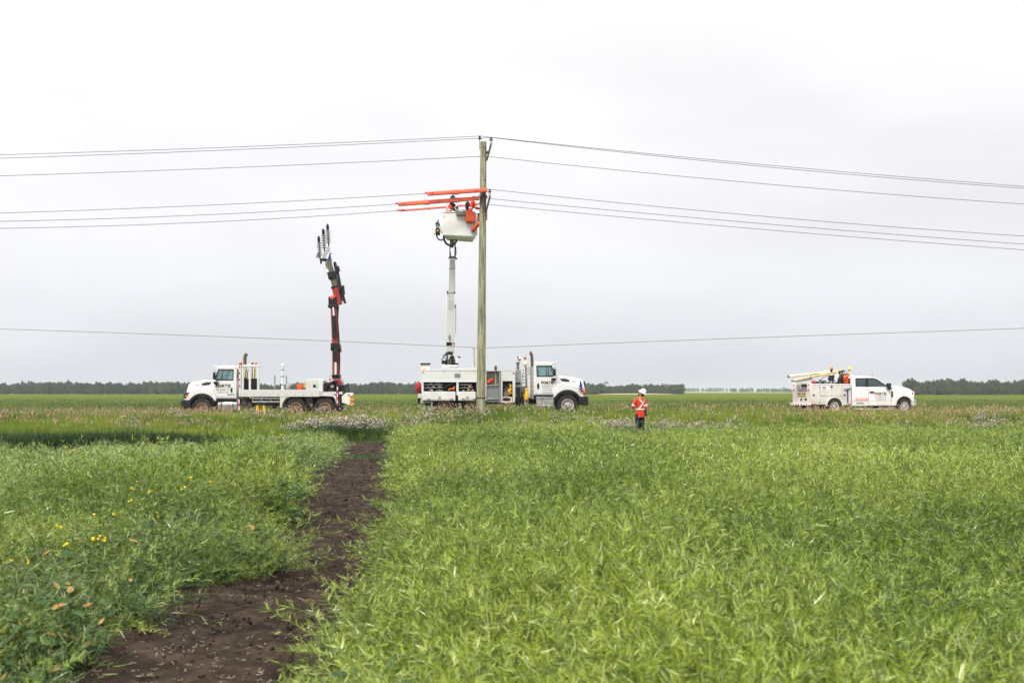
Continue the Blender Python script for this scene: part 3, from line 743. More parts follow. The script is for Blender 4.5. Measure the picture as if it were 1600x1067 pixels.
def lone_tree(px, Y, h, label):
    r_ = empty('tree', (at(px, HY, Y).x, Y, .3), label=label, cat='tree')
    mb = MB(); mb.tube([(0, 0, 0), (.2, 0, h*.4), (.1, .1, h*.8)], [h*.03, h*.02, h*.005], 6).build('trunk', 'bark_mat', r_)
    V, Fc = [], []
    for k in range(26):
        u = random.random(); a = random.uniform(0, 6.3); rr = h*.42*math.sin(math.pi*(.15+.75*u))*math.sqrt(random.random())
        c_ = Vector((rr*math.cos(a), rr*math.sin(a), h*(.2+.75*u)))
        for j in range(34):
            p0 = c_ + rdir(-1, 1)*h*.11*random.random()**.4; dd = rdir(-.4, 1); s_ = h*random.uniform(.02, .04)
            v, f = ribbon(p0, dd, s_, s_*.8, dd.cross(rdir(-1, 1)), .4, 1, .5); o = len(V); V += v; Fc += [tuple(o+i for i in q) for q in f]
    me = bpy.data.meshes.new('crown'); me.from_pydata([tuple(q) for q in V], [], Fc); me.materials.append(MATS['tree_leaf'])
    c_ = bpy.data.objects.new('crown', me); COL.objects.link(c_); c_.parent = r_
lone_tree(1108, 1000, 5.2, 'small round tree alone on the horizon, in the gap right of the worker')
lone_tree(1225, 1000, 6.0, 'taller round tree rising above the far hazy row just left of the pickup')
lone_tree(945, 505, 6.8, 'slender tree poking above the belt just right of the bucket truck hood')

# air: pale haze round everything
hb = MB().box(-2900, 2900, -60, 3600, -2.0, 16.5)
hm = bpy.data.materials.new('haze_mat'); hm.use_nodes = True; hm.node_tree.nodes.clear()
o_ = N(hm.node_tree, 'ShaderNodeOutputMaterial'); pv = N(hm.node_tree, 'ShaderNodeVolumePrincipled')
pv.inputs['Color'].default_value = (.60, .645, .72, 1); pv.inputs['Density'].default_value = .00028; pv.inputs['Anisotropy'].default_value = 0
hm.node_tree.links.new(pv.outputs[0], o_.inputs['Volume'])
if HAZE:
    hz = hb.build('haze', hm); tag(hz, label='pale even haze in the air over the whole plain', cat='haze', kind='stuff')
# ------------------------------------------------------------------ object materials
def paint(name, col, rough=.32, mud=(.36, .29, .20), h0=.5, h1=1.5, amt=.55, coat=.3, metal=0, nsc=2.2):
    """painted metal, road dirt splashed on its lower parts (dirt belongs to the object)"""
    m = bpy.data.materials.new(name); m.use_nodes = True; t = m.node_tree; b = t.nodes['Principled BSDF']
    tcn = N(t, 'ShaderNodeTexCoord'); se = N(t, 'ShaderNodeSeparateXYZ'); t.links.new(tcn.outputs['Object'], se.inputs[0])
    n = tnoise(t, tcn.outputs['Object'], nsc, 6); n2 = tnoise(t, tcn.outputs['Object'], 14, 4, (1, 1, .35))
    hmap = tmap(t, se.outputs['Z'], h0, h1, 1., .08)
    a = N(t, 'ShaderNodeMath', operation='MULTIPLY'); t.links.new(hmap, a.inputs[0]); t.links.new(tmap(t, n, .35, .7), a.inputs[1])
    a2 = N(t, 'ShaderNodeMath', operation='MULTIPLY'); a2.inputs[1].default_value = amt; t.links.new(a.outputs[0], a2.inputs[0])
    base = tmix(t, tmap(t, n2, .45, .75, 0., .16), col, tuple(c_*.7 for c_ in col))
    c_ = tmix(t, a2.outputs[0], base, mud); t.links.new(c_, b.inputs['Base Color'])
    b.inputs['Roughness'].default_value = rough; b.inputs['Coat Weight'].default_value = coat; b.inputs['Metallic'].default_value = metal
    MATS[name] = m
paint('white_paint', (.66, .66, .64)); paint('white_body', (.62, .63, .595), h0=.4, h1=1.3, amt=.7)
paint('pickup_body', (.57, .56, .50), h0=.3, h1=1.7, amt=.8); paint('pickup_cab', (.66, .66, .65), h0=.3, h1=1.1, amt=.6)
paint('boom_white', (.86, .86, .84), amt=.1)
paint('bed_grey', (.52, .52, .49), .55, amt=.4, coat=0)
paint('crane_red', (.30, .010, .006), .4, mud=(.05, .03, .02), h0=0, h1=12, amt=.5)
mat('rubber', (.009, .009, .009), .8, spec=.25, col2=(.07, .055, .04), nscale=3, amt=.25); mat('black', (.005, .005, .0055), .5, spec=.3, col2=(.018, .017, .016), nscale=9, amt=.5)
mat('black_gloss', (.005, .005, .006), .22)
mat('rim_mud', (.42, .27, .16), .8, col2=(.10, .07, .05), nscale=7, amt=.5); mat('rim_pale', (.62, .60, .56), .45, col2=(.2, .16, .12), nscale=9, amt=.35)
mat('alu', (.62, .62, .62), .38, .9, col2=(.40, .39, .37), nscale=5); mat('steel', (.36, .36, .36), .45, .8, col2=(.2, .19, .18), nscale=7)
mat('plate', (.42, .42, .42), .42, .8, col2=(.28, .28, .28), nscale=60, detail=1)
mat('glass_dark', (.02, .028, .03), .06, spec=.8); mat('glass', (.5, .68, .68), .03, trans=.88, spec=.5); mat('glass_tint', (.22, .30, .32), .03, trans=.85, spec=.6)
mat('amber', (1.0, .22, .01), .3, coat=.5); mat('amber_lit', (1.0, .36, .03), .3, emit=.9)
mat('red_lens', (.62, .01, .015), .25, coat=.5); mat('white_lens', (.85, .85, .85), .2, coat=.5)
mat('orange_hv', (.74, .095, .008), .55, col2=(.6, .06, .006), nscale=3); mat('hose_orange', (.62, .085, .005), .5, col2=(.42, .03, .003), nscale=2)
mat('red_cloth', (.55, .02, .04), .85, col2=(.32, .01, .02), nscale=8); mat('shirt_orange', (.74, .055, .012), .85, col2=(.52, .03, .006), nscale=6)
mat('tape', (.72, .76, .74), .4); mat('denim', (.007, .010, .026), .9, spec=.2, col2=(.018, .023, .048), nscale=9); mat('skin', (.42, .23, .15), .6)
mat('hair', (.02, .012, .008), .8); mat('helmet_white', (.82, .82, .80), .35, coat=.3); mat('glove', (.01, .01, .01), .8, spec=.2); mat('jacket_dark', (.012, .015, .022), .85, spec=.2)
mat('yellow', (.80, .46, .01), .5, col2=(.6, .28, .01), nscale=9); mat('cream', (.72, .62, .42), .5, col2=(.62, .50, .28), nscale=4, amt=.4)
mat('tan_metal', (.60, .42, .14), .5, col2=(.35, .22, .08), nscale=6); mat('olive', (.15, .13, .05), .55, col2=(.07, .065, .03), nscale=5)
mat('bucket_grey', (.80, .80, .74), .5, col2=(.70, .69, .63), nscale=4); mat('bucket_green', (.24, .28, .12), .6)
mat('letter', (.02, .02, .022), .5); mat('letter_grey', (.22, .22, .23), .5); mat('gold', (.78, .42, .02), .4); mat('blue', (.015, .03, .17), .5); mat('blue_flag', (.02, .025, .20), .8)
mat('sticker_orange', (.82, .14, .04), .5); mat('sticker_white', (.8, .8, .78), .5); mat('banner', (.80, .13, .05), .5)
mat('wire_mat', (.06, .06, .065), .5, .4); mat('porcelain', (.38, .37, .36), .3); mat('wood_arm', (.055, .045, .035), .85)
mat('rust', (.14, .075, .04), .8, col2=(.07, .04, .025), nscale=8); mat('undercarriage', (.012, .010, .008), .85, col2=(.13, .10, .07), nscale=4, amt=.4)
# weathered pole: grey green treated wood with long grain and dark burn marks
m = mat('pole_mat', (.3, .3, .2), .9, bump=.4, bscale=20); t = m.node_tree; b = t.nodes['Principled BSDF']; tcn = N(t, 'ShaderNodeTexCoord').outputs['Object']
c = tramp(t, tnoise(t, tcn, 9, 6, (1.6, 1.6, .12)), [(.32, (.11, .105, .06)), (.5, (.235, .23, .135)), (.68, (.38, .36, .23))])
se = N(t, 'ShaderNodeSeparateXYZ'); t.links.new(tcn, se.inputs[0])
zn = N(t, 'ShaderNodeMath', operation='MULTIPLY_ADD'); zn.inputs[1].default_value = 1.4; t.links.new(tnoise(t, tcn, 2.2, 4), zn.inputs[0]); t.links.new(se.outputs['Z'], zn.inputs[2])
band = N(t, 'ShaderNodeMath', operation='SUBTRACT'); band.inputs[1].default_value = 9.62+.7; t.links.new(zn.outputs[0], band.inputs[0])
ab = N(t, 'ShaderNodeMath', operation='ABSOLUTE'); t.links.new(band.outputs[0], ab.inputs[0])
c = tmix(t, tmap(t, ab.outputs[0], .25, .55, .85, 0.), c, (.035, .03, .025))
c = tmix(t, tmap(t, tnoise(t, tcn, 3, 3, (1, 1, .4)), .6, .72, 0., .5), c, (.12, .10, .06))
t.links.new(c, b.inputs['Base Color'])

# ------------------------------------------------------------------ shared vehicle parts
def wheel(root, x, y, z, R, w, rimr, rim='rim_mud', spokes=0, holes=0, sx=1, face=-1):
    """face -1: outer side towards -y"""
    X = x*sx; f_ = face
    prof = [(rimr, -.02), (R*.80, -.035), (R*.93, -.02), (R, .03), (R, w-.03), (R*.93, w), (rimr, w)]
    pr = [(r, (h if f_ < 0 else -h)) for r, h in prof]
    wh = empty('wheel', (X, y, z)); wh.parent = root
    MB().lathe(pr, (0, 0, 0), 'y', 36, caps=False).build('tyre', 'rubber', wh, smooth=True)
    tr = MB()
    for k in range(40):
        a = 2*math.pi*k/40
        ca, sa = math.cos(a), math.sin(a); e = .018*R
        p = [(R*ca, R*sa)]
        y0, y1 = (.03, w-.03) if f_ < 0 else (-w+.03, -.03)
        q = [((R-.006)*math.cos(a+s_*.045), (R-.006)*math.sin(a+s_*.045)) for s_ in (-1, 1)] + [((R+.014)*math.cos(a+s_*.03), (R+.014)*math.sin(a+s_*.03)) for s_ in (1, -1)]
        tr.prism(q, y0, y1)
    tr.build('tread', 'rubber', wh)
    rb = MB()
    s_ = 1 if f_ < 0 else -1
    if spokes:
        rb.lathe([(rimr*1.02, -.03*s_), (rimr*.9, -.015*s_), (rimr*.86, .06*s_), (rimr*.84, .15*s_)], (0, 0, 0), 'y', 32, caps=False)
        rb.lathe([(rimr*.0, -.02*s_), (rimr*.24, -.02*s_), (rimr*.26, .06*s_)], (0, 0, 0), 'y', 20, caps=False)
        for k in range(spokes):
            a = 2*math.pi*k/spokes
            for da in (-.13, .13):
                rb.tube([(rimr*.2*math.cos(a), .0, rimr*.2*math.sin(a)), (rimr*.88*math.cos(a+da), .0, rimr*.88*math.sin(a+da))], rimr*.06, 6)
        MB().lathe([(0, .07*s_), (rimr*.86, .07*s_)], (0, 0, 0), 'y', 24, caps=False).build('brake_disc', 'black', wh)
        rb.build('rim', rim, wh, smooth=True)
    else:
        rb.lathe([(rimr*1.03, -.03*s_), (rimr*.93, -.03*s_), (rimr*.88, .05*s_), (rimr*.62, .09*s_), (rimr*.5, .07*s_), (rimr*.30, .06*s_), (rimr*.30, -.06*s_), (rimr*.22, -.09*s_), (0.001, -.09*s_)], (0, 0, 0), 'y', 32, caps=False)
        rb.build('rim', rim, wh, smooth=True)
        hb_ = MB()
        for k in range(10):
            a = 2*math.pi*(k+.5)/10
            hb_.lathe([(rimr*.085, .045*s_), (rimr*.085, .068*s_-.02*s_)], (rimr*.74*math.cos(a), 0, rimr*.74*math.sin(a)), 'y', 8)
            hb_.lathe([(rimr*.04, .0*s_), (rimr*.04, .06*s_)], (rimr*.42*math.cos(a), 0, rimr*.42*math.sin(a)), 'y', 6)
        hb_.build('wheel_nuts', 'black', wh)
    return wh

def beacon(root, c, m='amber', r=.06, h=.11):
    b_ = MB().lathe([(r*.9, 0), (r, .02), (r, h*.75), (r*.7, h), (.001, h)], c, 'z', 14).build('beacon', m, root, smooth=True)
    MB().lathe([(r*1.15, -.05), (r*1.15, 0)], c, 'z', 14).build('beacon_base', 'black', b_, bevel=.004)
    return b_

def logo(root, x, y, z, w, lamp=False, tail=2):
    """company name on the door as the photograph shows it, two lines and unreadable small print"""
    text_mesh('lettering', "FORTIS", w*.30, x, y, z, 'letter', root, width=w, bold=.009)
    text_mesh('lettering', "ALBERTA", w*.17, x, y, z-w*.21, 'letter', root, width=w*.94)
    MB().lathe([(w*.055, -.002), (w*.055, 0)], (x-w*.215, y-.001, z+w*.11), 'y', 12).build('emblem', 'gold', root)
    sm_ = MB()
    rr = random.Random(int(w*1000))
    for j in range(tail):
        xx = x-w*.38; zz = z-w*.36-j*w*.17
        while xx < x+w*.36:
            l_ = rr.uniform(.02, .06)*w*2; sm_.box(xx, xx+l_, y-.001, y, zz, zz+w*.07); xx += l_+w*.03
    sm_.build('small_print', 'letter_grey', root)

def heavy_cab(root, sx, exhaust=True, hub='rim_mud'):
    B = lambda: MB(sx)
    # hood and fenders
    hood = [(-.50, 1.10), (-.50, 1.90), (-.42, 1.955), (.0, 1.93), (.45, 1.86), (.66, 1.80), (.78, 1.70), (.86, 1.40), (.88, 1.05), (.80, .98)]
    B().prism(hood, .42, 2.02).build('hood', 'white_paint', root, bevel=.10, seg=4)
    def arch(cx, r, a0, a1, k=14): return [(cx+r*math.cos(math.radians(a0+(a1-a0)*i/k)), .56+r*math.sin(math.radians(a0+(a1-a0)*i/k))) for i in range(k+1)]
    fend = [(-.70, .90), (-.69, 1.12), (-.50, 1.55), (-.15, 1.60), (.35, 1.52), (.70, 1.38), (.86, 1.18), (.90, .96), (.74, .93)] + arch(0, .70, 32, 152)
    for ya, yb, yo in ((.06, .50, .05), (1.96, 2.40, 2.41)):
        fe = B().prism(fend, ya, yb).build('fender', 'white_paint', root, bevel=.045, seg=3)
        fl_ = arch(0, .715, 22, 160) + arch(0, .60, 160, 22)
        B().prism(fl_, min(ya, yo)-.02 if ya < 1 else ya, yb if ya < 1 else yb+.03).build('fender_flare', 'black', fe, bevel=.01)
    # vent, turn lamp, badges on the hood side
    vt = [(-.36, 1.83), (-.10, 1.83), (.10, 1.76), (.13, 1.69), (-.02, 1.67), (-.27, 1.70)]
    v_ = B().prism(vt, .405, .43).build('hood_vent', 'black', root)
    sl_ = B()
    for k in range(4): sl_.box(-.28+k*.09, -.27+k*.09, .398, .405, 1.70, 1.80)
    sl_.build('vent_slats', 'steel', v_)
    B().box(.06, .16, .405, .425, 1.585, 1.615).build('side_marker', 'red_lens', root)
    B().box(-.40, -.28, .405, .425, 1.62, 1.635).build('badge', 'letter_grey', root)
    B().box(.24, .40, .405, .43, 1.67, 1.70).build('badge', 'letter_grey', root)
    # grille and headlamps, bumper
    gr = B().box(.86, .915, .75, 1.70, 1.05, 1.70).build('grille', 'black', root, bevel=.01)
    sl_ = B()
    for k in range(6): sl_.box(.915, .925, .78, 1.67, 1.12+k*.1, 1.14+k*.1)
    sl_.build('grille_bars', 'alu', gr)
    for y0 in (.12, 2.02):
        h_ = B().prism([(.60, 1.33), (.80, 1.33), (.90, 1.20), (.90, 1.02), (.78, 1.02)], y0-.075 if y0 < 1 else y0, y0+.30 if y0 < 1 else y0+.42).build('headlight', 'glass_dark', root, bevel=.01)
        B().box(.66, .78, y0-.085, y0-.06, 1.10, 1.18).build('turn_signal', 'amber', h_)
    B().prism([(.55, .55), (.55, .86), (.86, .97), (1.0, .94), (1.02, .58), (.95, .50)], .02, 2.44).build('bumper', 'black', root, bevel=.03)
    # cab shell
    low = [(-1.66, 1.02), (-1.66, 1.92), (-.49, 1.92), (-.46, 1.60), (-.49, 1.10), (-.60, 1.02)]
    cab = B().prism(low, .20, 2.24).build('cab', 'white_paint', root, bevel=.03)
    rf = [(-1.66, 2.44), (-1.66, 2.56), (-1.60, 2.63), (-1.0, 2.645), (-.80, 2.60), (-.70, 2.50), (-.74, 2.44)]
    B().prism(rf, .20, 2.24).build('roof', 'white_paint', root, bevel=.05, seg=3)
    for y0 in (.20, 2.16):
        B().prism([(-1.66, 1.90), (-1.66, 2.46), (-1.52, 2.46), (-1.52, 2.40), (-1.49, 1.90)], y0, y0+.08).build('rear_pillar', 'white_paint', root, bevel=.01)
        B().prism([(-.80, 2.46), (-.70, 2.46), (-.45, 1.90), (-.55, 1.90)], y0, y0+.08).build('front_pillar', 'white_paint', root, bevel=.01)
        B().prism([(-.97, 2.46), (-.94, 2.46), (-.92, 1.90), (-.96, 1.90)], y0+.015, y0+.06).build('window_divider', 'black', root)
        gl = B().prism([(-1.52, 2.43), (-.80, 2.45), (-.57, 1.91), (-1.50, 1.91)], y0+.03, y0+.04).build('side_window', 'glass', root)
        yy0 = y0-.004 if y0 < 1 else y0+.05
        g_ = B(); 
        g_.prism([(-1.53, 2.45), (-.76, 2.47), (-.77, 2.435), (-1.50, 2.415)], yy0, yy0+.035); g_.prism([(-1.53, 2.44), (-1.49, 2.44), (-1.47, 1.92), (-1.51, 1.92)], yy0, yy0+.035)
        g_.prism([(-1.50, 1.955), (-.60, 1.955), (-.58, 1.90), (-1.50, 1.90)], yy0, yy0+.035)
        g_.prism([(-.81, 2.46), (-.76, 2.46), (-.56, 1.92), (-.62, 1.92)], yy0, yy0+.035)
        g_.build('seal', 'black', gl)
    B().prism([(-.78, 2.47), (-.76, 2.47), (-.47, 1.90), (-.49, 1.90)], .28, 2.16).build('windscreen', 'glass', root)
    B().box(-1.655, -1.645, .28, 2.16, 1.90, 2.46).build('rear_window', 'glass_dark', root)
    B().prism([(-.84, 2.60), (-.52, 2.655), (-.50, 2.62), (-.74, 2.54)], .24, 2.20).build('sun_visor', 'white_paint', root, bevel=.008)
    # inside: seats, wheel, dash
    for y0 in (.45, 1.45):
        B().box(-1.55, -1.38, y0, y0+.5, 1.5, 2.28).build('seat', 'black', root, bevel=.05)
    B().box(-.95, -.55, .3, 2.1, 1.75, 1.99).build('dashboard', 'black', root, bevel=.04)
    B().lathe([(.20, -.012), (.215, 0), (.20, .012)], (-1.05, .62, 2.02), 'x', 20, caps=False).build('steering_wheel', 'black', root)
    # door
    dr = B().prism([(-1.56, 1.09), (-1.55, 1.90), (-.56, 1.90), (-.53, 1.62), (-.55, 1.16), (-.62, 1.09)], .183, .203).build('door', 'white_paint', root, bevel=.006)
    B().box(-1.47, -1.38, .165, .183, 1.32, 1.55).build('handle', 'black', dr, bevel=.012)
    # mirror
    mi = B().tube([(-.66, .18, 2.36), (-.62, -.02, 2.34), (-.60, -.02, 1.80), (-.62, .18, 1.76)], .016, 6).build('mirror', 'black', root)
    B().box(-.70, -.58, -.09, .03, 1.96, 2.30).build('mirror_head', 'black_gloss', mi, bevel=.03)
    B().box(-.70, -.58, -.095, .03, 1.84, 1.94).build('mirror_head', 'white_paint', mi, bevel=.02)
    B().box(-.80, -.58, .05, .16, 1.73, 1.85).build('mirror_foot', 'black', mi, bevel=.03)
    # steps / tank under the cab
    B().box(-1.60, -.66, .12, 2.3, .88, 1.02).build('cab_floor', 'black', root)
    # chassis rails etc
    B().box(-.6, .75, .75, 1.7, .55, 1.1).build('engine_block', 'undercarriage', root)
    for yw, fc in ((.10, -1), (2.34, 1)):
        wheel(root, 0, yw, .525, .525, .30, .295, hub, sx=sx, face=fc)
    B().tube([(0, .3, .525), (0, 2.1, .525)], .07, 8).build('front_axle', 'undercarriage', root)
    return cab, dr

def Qfun(root, Y0):
    X0, _, Z0 = root.location
    k = root.scale[0]
    def Q(px, py=HY, y=0.0):
        p = at(px, py, Y0+y*k); return ((p.x-X0)/k, (p.z-Z0)/k)
    return Q

# ------------------------------------------------------------------ flatbed crane truck (left)
Y0 = 48.6
zl = H-(655.5-HY)/F*Y0
LT = empty('crane_truck', ((314.5-800)/F*Y0, Y0, zl), label='white flatbed truck with a tall red and black crane raised at its rear, facing left', cat='truck')
Q = Qfun(LT, Y0)
cabL, doorL = heavy_cab(LT, -1)
logo(doorL, -(-1.03)-.02, .178, 1.57, .74, tail=1)
sm_ = MB()
for k in range(4): sm_.box(1.22+k*.09, 1.28+k*.09, .177, .179, 1.19, 1.25)
sm_.build('small_print', 'letter', doorL)
def qbox(mb, px0, px1, py0, py1, y0, y1, Q):
    x0, z0 = Q(px0, py1, y0); x1, z1 = Q(px1, py0, y0); return mb.box(x0, x1, y0, y1, z0, z1)
def qprism(mb, pts, y0, y1, Q): return mb.prism([Q(a, b_, y0) for a, b_ in pts], y0, y1)
def q3(px, py, y, Q): x, z = Q(px, py, y); return (x, y, z)
# chassis
mb = MB(); 
for yy in (.75, 1.55): qbox(mb, 345, 545, 622.5, 632, yy, yy+.1, Q)
mb.build('chassis', 'undercarriage', LT)
# tank under the cab
x0, z0 = Q(338.5, 632.8); x1, _ = Q(370.5, 632.8)
tk = MB().lathe([(.001, x0), (.27, x0+.01), (.30, x0+.05), (.30, x1-.05), (.27, x1-.01), (.001, x1)], (0, .36, z0), 'x', 24).build('fuel_tank', 'alu', LT, smooth=True)
mb = MB()
for px in (345, 363): 
    xx = Q(px)[0]; mb.lathe([(.308, xx-.02), (.308, xx+.02)], (0, .36, z0), 'x', 24, caps=False)
mb.build_each('tank_strap', 'black', tk)
mb = MB(); qbox(mb, 339, 370, 624.5, 626.5, .05, .5, Q); mb.build('step', 'black', LT)
# headache rack behind the cab
mb = MB(); qbox(mb, 373, 376, 569.5, 619, .08, .25, Q); po = mb.build('rack_post', 'white_body', LT, bevel=.01)
mb = MB()
for k in range(4): qbox(mb, 373.2, 374.8, 571+k*10, 575+k*10, .072, .079, Q)
mb.build_each('reflector', 'red_lens', po)
rk = MB()
for px0, px1, y_ in ((377, 380.5, .15), (388.5, 391.5, .15), (401.5, 404, .15), (380, 383, 2.1), (391, 394, 2.1), (402, 405, 2.1)): qbox(rk, px0, px1, 570, 609, y_, y_+.1, Q)
qbox(rk, 377, 404, 569.6, 573, .13, .27, Q); qbox(rk, 380, 404, 569.6, 573, 2.08, 2.22, Q)
rk.build('headache_rack', 'white_body', LT, bevel=.01)
mb = MB(); qbox(mb, 379.5, 389, 592, 609, .5, .9, Q); qbox(mb, 391.5, 402, 591, 609, .5, .9, Q); mb.build_each('rack_cabinet', 'black', LT, bevel=.02)
mb = MB()
for px, pa, pb in ((382, 574, 590), (396.5, 576, 590)): mb.tube([q3(px, pa, .9, Q), q3(px, pb, .9, Q)], .10, 12)
mb.build_each('air_cylinder', 'cream', LT, smooth=True)
mb = MB(); 
for k in range(6): mb.tube([q3(380+k*3.6, 592, .5, Q), q3(379+k*3.8, 582+random.uniform(-4, 2), .4, Q), q3(382+k*3.4, 574+random.uniform(-1, 3), .5, Q)], .018, 5)
mb.build('hydraulic_hose', 'black', LT)
xs_ = MB(); xs_.tube([q3(382.5, 592, 1.5, Q), q3(382.5, 559, 1.5, Q), q3(383.5, 555, 1.5, Q), q3(385.6, 552.6, 1.5, Q)], .085, 12).build('exhaust_pipe', 'rust', LT, smooth=True)
beacon(LT, (Q(374.3)[0], .17, Q(0, 568)[1]), 'amber', .075, .11); beacon(LT, (Q(399.8, y=.3)[0], .3, Q(0, 568.3)[1]), 'amber', .06, .12)
mb = MB(); mb.ball(q3(394.5, 568, .3, Q), (.06, .08, .05)); mb.tube([q3(394.5, 570, .3, Q), q3(394.5, 568, .3, Q)], .015).build('work_lamp', 'black', LT)
# deck
mb = MB(); qbox(mb, 376, 499, 608.8, 619.6, .0, .06, Q); x0, z0 = Q(376, 612); x1, _ = Q(499, 612); mb.box(x0, x1, 2.38, 2.44, z0-.2, z0+.1)
mb.build_each('side_board', 'bed_grey', LT, bevel=.008)
mb = MB().box(x0, x1+1.1, .06, 2.38, z0-.12, z0+.0).build('deck', 'bed_grey', LT)
mb = MB()
for k in range(9): xx, zz = Q(383+k*13, 616.5, 0); mb.lathe([(.018, -.012), (.018, 0)], (xx, 0, zz), 'y', 8)
mb.build('bolt', 'black', LT)
# rails under the deck
mb = MB(); qbox(mb, 394, 437, 621.4, 623.2, .06, .12, Q); qbox(mb, 394, 437, 626.4, 628.6, .02, .08, Q)
for px in (394, 408, 422): qbox(mb, px, px+1, 619.6, 628, .08, .14, Q)
mb.build('under_rail', 'alu', LT)
mb = MB(); qbox(mb, 396, 436, 620, 634, .5, 1.9, Q); qbox(mb, 425, 431, 632, 639, .3, .5, Q); mb.build('under_box', 'undercarriage', LT, bevel=.02)
mb = MB(); qbox(mb, 378, 386, 620, 638, .25, .7, Q); qbox(mb, 387, 393, 628, 636, .2, .6, Q); mb.build('valve_box', 'undercarriage', LT, bevel=.03)
# fenders over the tandem axle
Rr = .53
fz = Q(0, 618.5)[1]; fb = Q(0, 635)[1]
def fendp(pxa, pxb, pyt, pyb, th, arcl=True, arcr=True):
    xa, _ = Q(pxa); xb, _ = Q(pxb); zt = Q(0, pyt)[1]; zb = Q(0, pyb)[1]
    outer = []; inner = []
    r = .45
    if arcl: outer += [(xa, zb), (xa+.03, zb+.25)] + [(xa+r*(1-math.cos(a)), zt-r*(1-math.sin(a))) for a in [math.radians(q) for q in (25, 45, 65, 90)]]
    else: outer += [(xa, zt)]
    if arcr: outer += [(xb-r*(1-math.cos(a)), zt-r*(1-math.sin(a))) for a in [math.radians(q) for q in (90, 65, 45, 25)]] + [(xb-.03, zb+.25), (xb, zb)]
    else: outer += [(xb, zt)]
    cx = (xa+xb)/2; cz = zt-.6
    inner = [(p[0]+(cx-p[0])/max(.01, math.hypot(cx-p[0], cz-p[1]))*th, p[1]+(cz-p[1])/max(.01, math.hypot(cx-p[0], cz-p[1]))*th) for p in outer]
    return outer + inner[::-1]
mb = MB(); mb.prism([Q(*p) for p in ((437, 619), (437, 637), (440, 637), (441.5, 629), (446, 622.5), (452, 619.6), (497, 618.4), (520, 619.5), (523.5, 624), (525.5, 634), (528, 634), (527.5, 624), (525, 618.5), (520, 616.4), (497, 615.4), (497, 616.5))], .02, .62)
mb.build('fender', 'bed_grey', LT, bevel=.015)
for px in (461.5, 507):
    for yw, fc in ((.10, -1), (2.34, 1)): wheel(LT, Q(px)[0], yw, .53, .53, .56, .30, 'rim_mud', face=fc)
mb = MB(); mb.tube([(Q(461.5)[0], .3, .53), (Q(461.5)[0], 2.1, .53)], .1); mb.tube([(Q(507)[0], .3, .53), (Q(507)[0], 2.1, .53)], .1)
mb.ball((Q(461.5)[0], 1.2, .53), .25); mb.ball((Q(507)[0], 1.2, .53), .25); qbox(mb, 452, 515, 619, 632, .75, 1.65, Q); qbox(mb, 478, 488, 621, 634, .3, .75, Q)
mb.build_each('rear_axle', 'undercarriage', LT)
# toolbox at the rear of the deck
mb = MB(); qprism(mb, [(477.5, 614.5), (477.5, 594.5), (480, 592.6), (498, 592.2), (504.5, 593.5), (504.5, 615.2)], .03, 1.0, Q); tb = mb.build('toolbox', 'bed_grey', LT, bevel=.02)
mb = MB(); mb.prism([Q(*p) for p in ((479.5, 611), (479.5, 596), (495, 596), (495, 611))], .015, .03); dd_ = mb.build('toolbox_door', 'bed_grey', tb, bevel=.006)
xx, zz = Q(491.2, 603); MB().lathe([(.075, -.012), (.075, .0)], (xx, .012, zz), 'y', 16).build('handle', 'black', dd_)
mb = MB(); qbox(mb, 498, 503.5, 594, 613, .015, .03, Q); mb.build('toolbox_panel', 'white_body', tb, bevel=.006)
mb = MB(); qbox(mb, 474, 478, 596, 606, .2, .6, Q); mb.build('valve', 'tan_metal', tb, bevel=.02)
# stake posts
for px, p0, p1, r, m_ in ((441.5, 571, 609, .075, 'white_body'), (429.3, 587, 609, .03, 'steel'), (447.6, 587, 609, .025, 'steel')):
    mb = MB().tube([q3(px, p1, 1.0, Q), q3(px, p0, 1.0, Q)], r, 10); 
    if px == 441.5: mb.ball(q3(px, 570.5, 1.0, Q), r*1.15)
    st = mb.build('stake_post', m_, LT, smooth=True)
    if px == 441.5:
        b2 = MB()
        for py in (577.5, 588, 601): b2.lathe([(r*1.1, Q(0, py, 1)[1]-.03), (r*1.1, Q(0, py, 1)[1]+.02)], (Q(px, 0, 1)[0], 1.0, 0), 'z', 10)
        b2.build('collar', 'steel', st)
# rear: light post frame, bracket, outrigger, guard
mb = MB(); qprism(mb, [(540, 614), (551, 613.5), (551.5, 618), (547, 618.5), (547, 634), (541, 631), (534, 629), (534, 619)], .05, .22, Q); rl = mb.build('light_post', 'white_body', LT, bevel=.012)
for px, py, m_, r in ((544.5, 616.6, 'red_lens', .045), (548.3, 616.6, 'white_lens', .04), (548.5, 623.8, 'amber', .075), (547.5, 631, 'amber', .075), (551, 624.2, 'amber', .06), (551, 631, 'amber', .06)):
    xx, zz = Q(px, py); MB().lathe([(r, -.02), (r*.9, -.035), (.001, -.036)], (xx, .05, zz), 'y', 14).build('rear_lamp', m_, rl)
mb = MB(); mb.tube([q3(539.3, 614, .3, Q), q3(539.3, 603, .3, Q), q3(540.5, 601.3, .3, Q), q3(543.5, 601.3, .3, Q), q3(544.6, 603, .3, Q), q3(544.6, 614, .3, Q)], .028, 6); mb.build('rear_hoop', 'black', LT)
mb = MB(); qbox(mb, 525.2, 529.2, 599, 634, .02, .2, Q); qbox(mb, 523.5, 533.5, 633, 636, -.05, .3, Q); og = mb.build('outrigger', 'black', LT, bevel=.01)
mb = MB(); 
for k in range(3): qbox(mb, 526.2, 528, 604+k*10.5, 609+k*10.5, .012, .019, Q)
mb.build_each('white_stripe', 'white_paint', og)
mb = MB()
for k in range(3): qbox(mb, 526.2, 528, 609+k*10.5, 614.4+k*10.5, .012, .019, Q)
mb.build_each('red_stripe', 'red_lens', og)
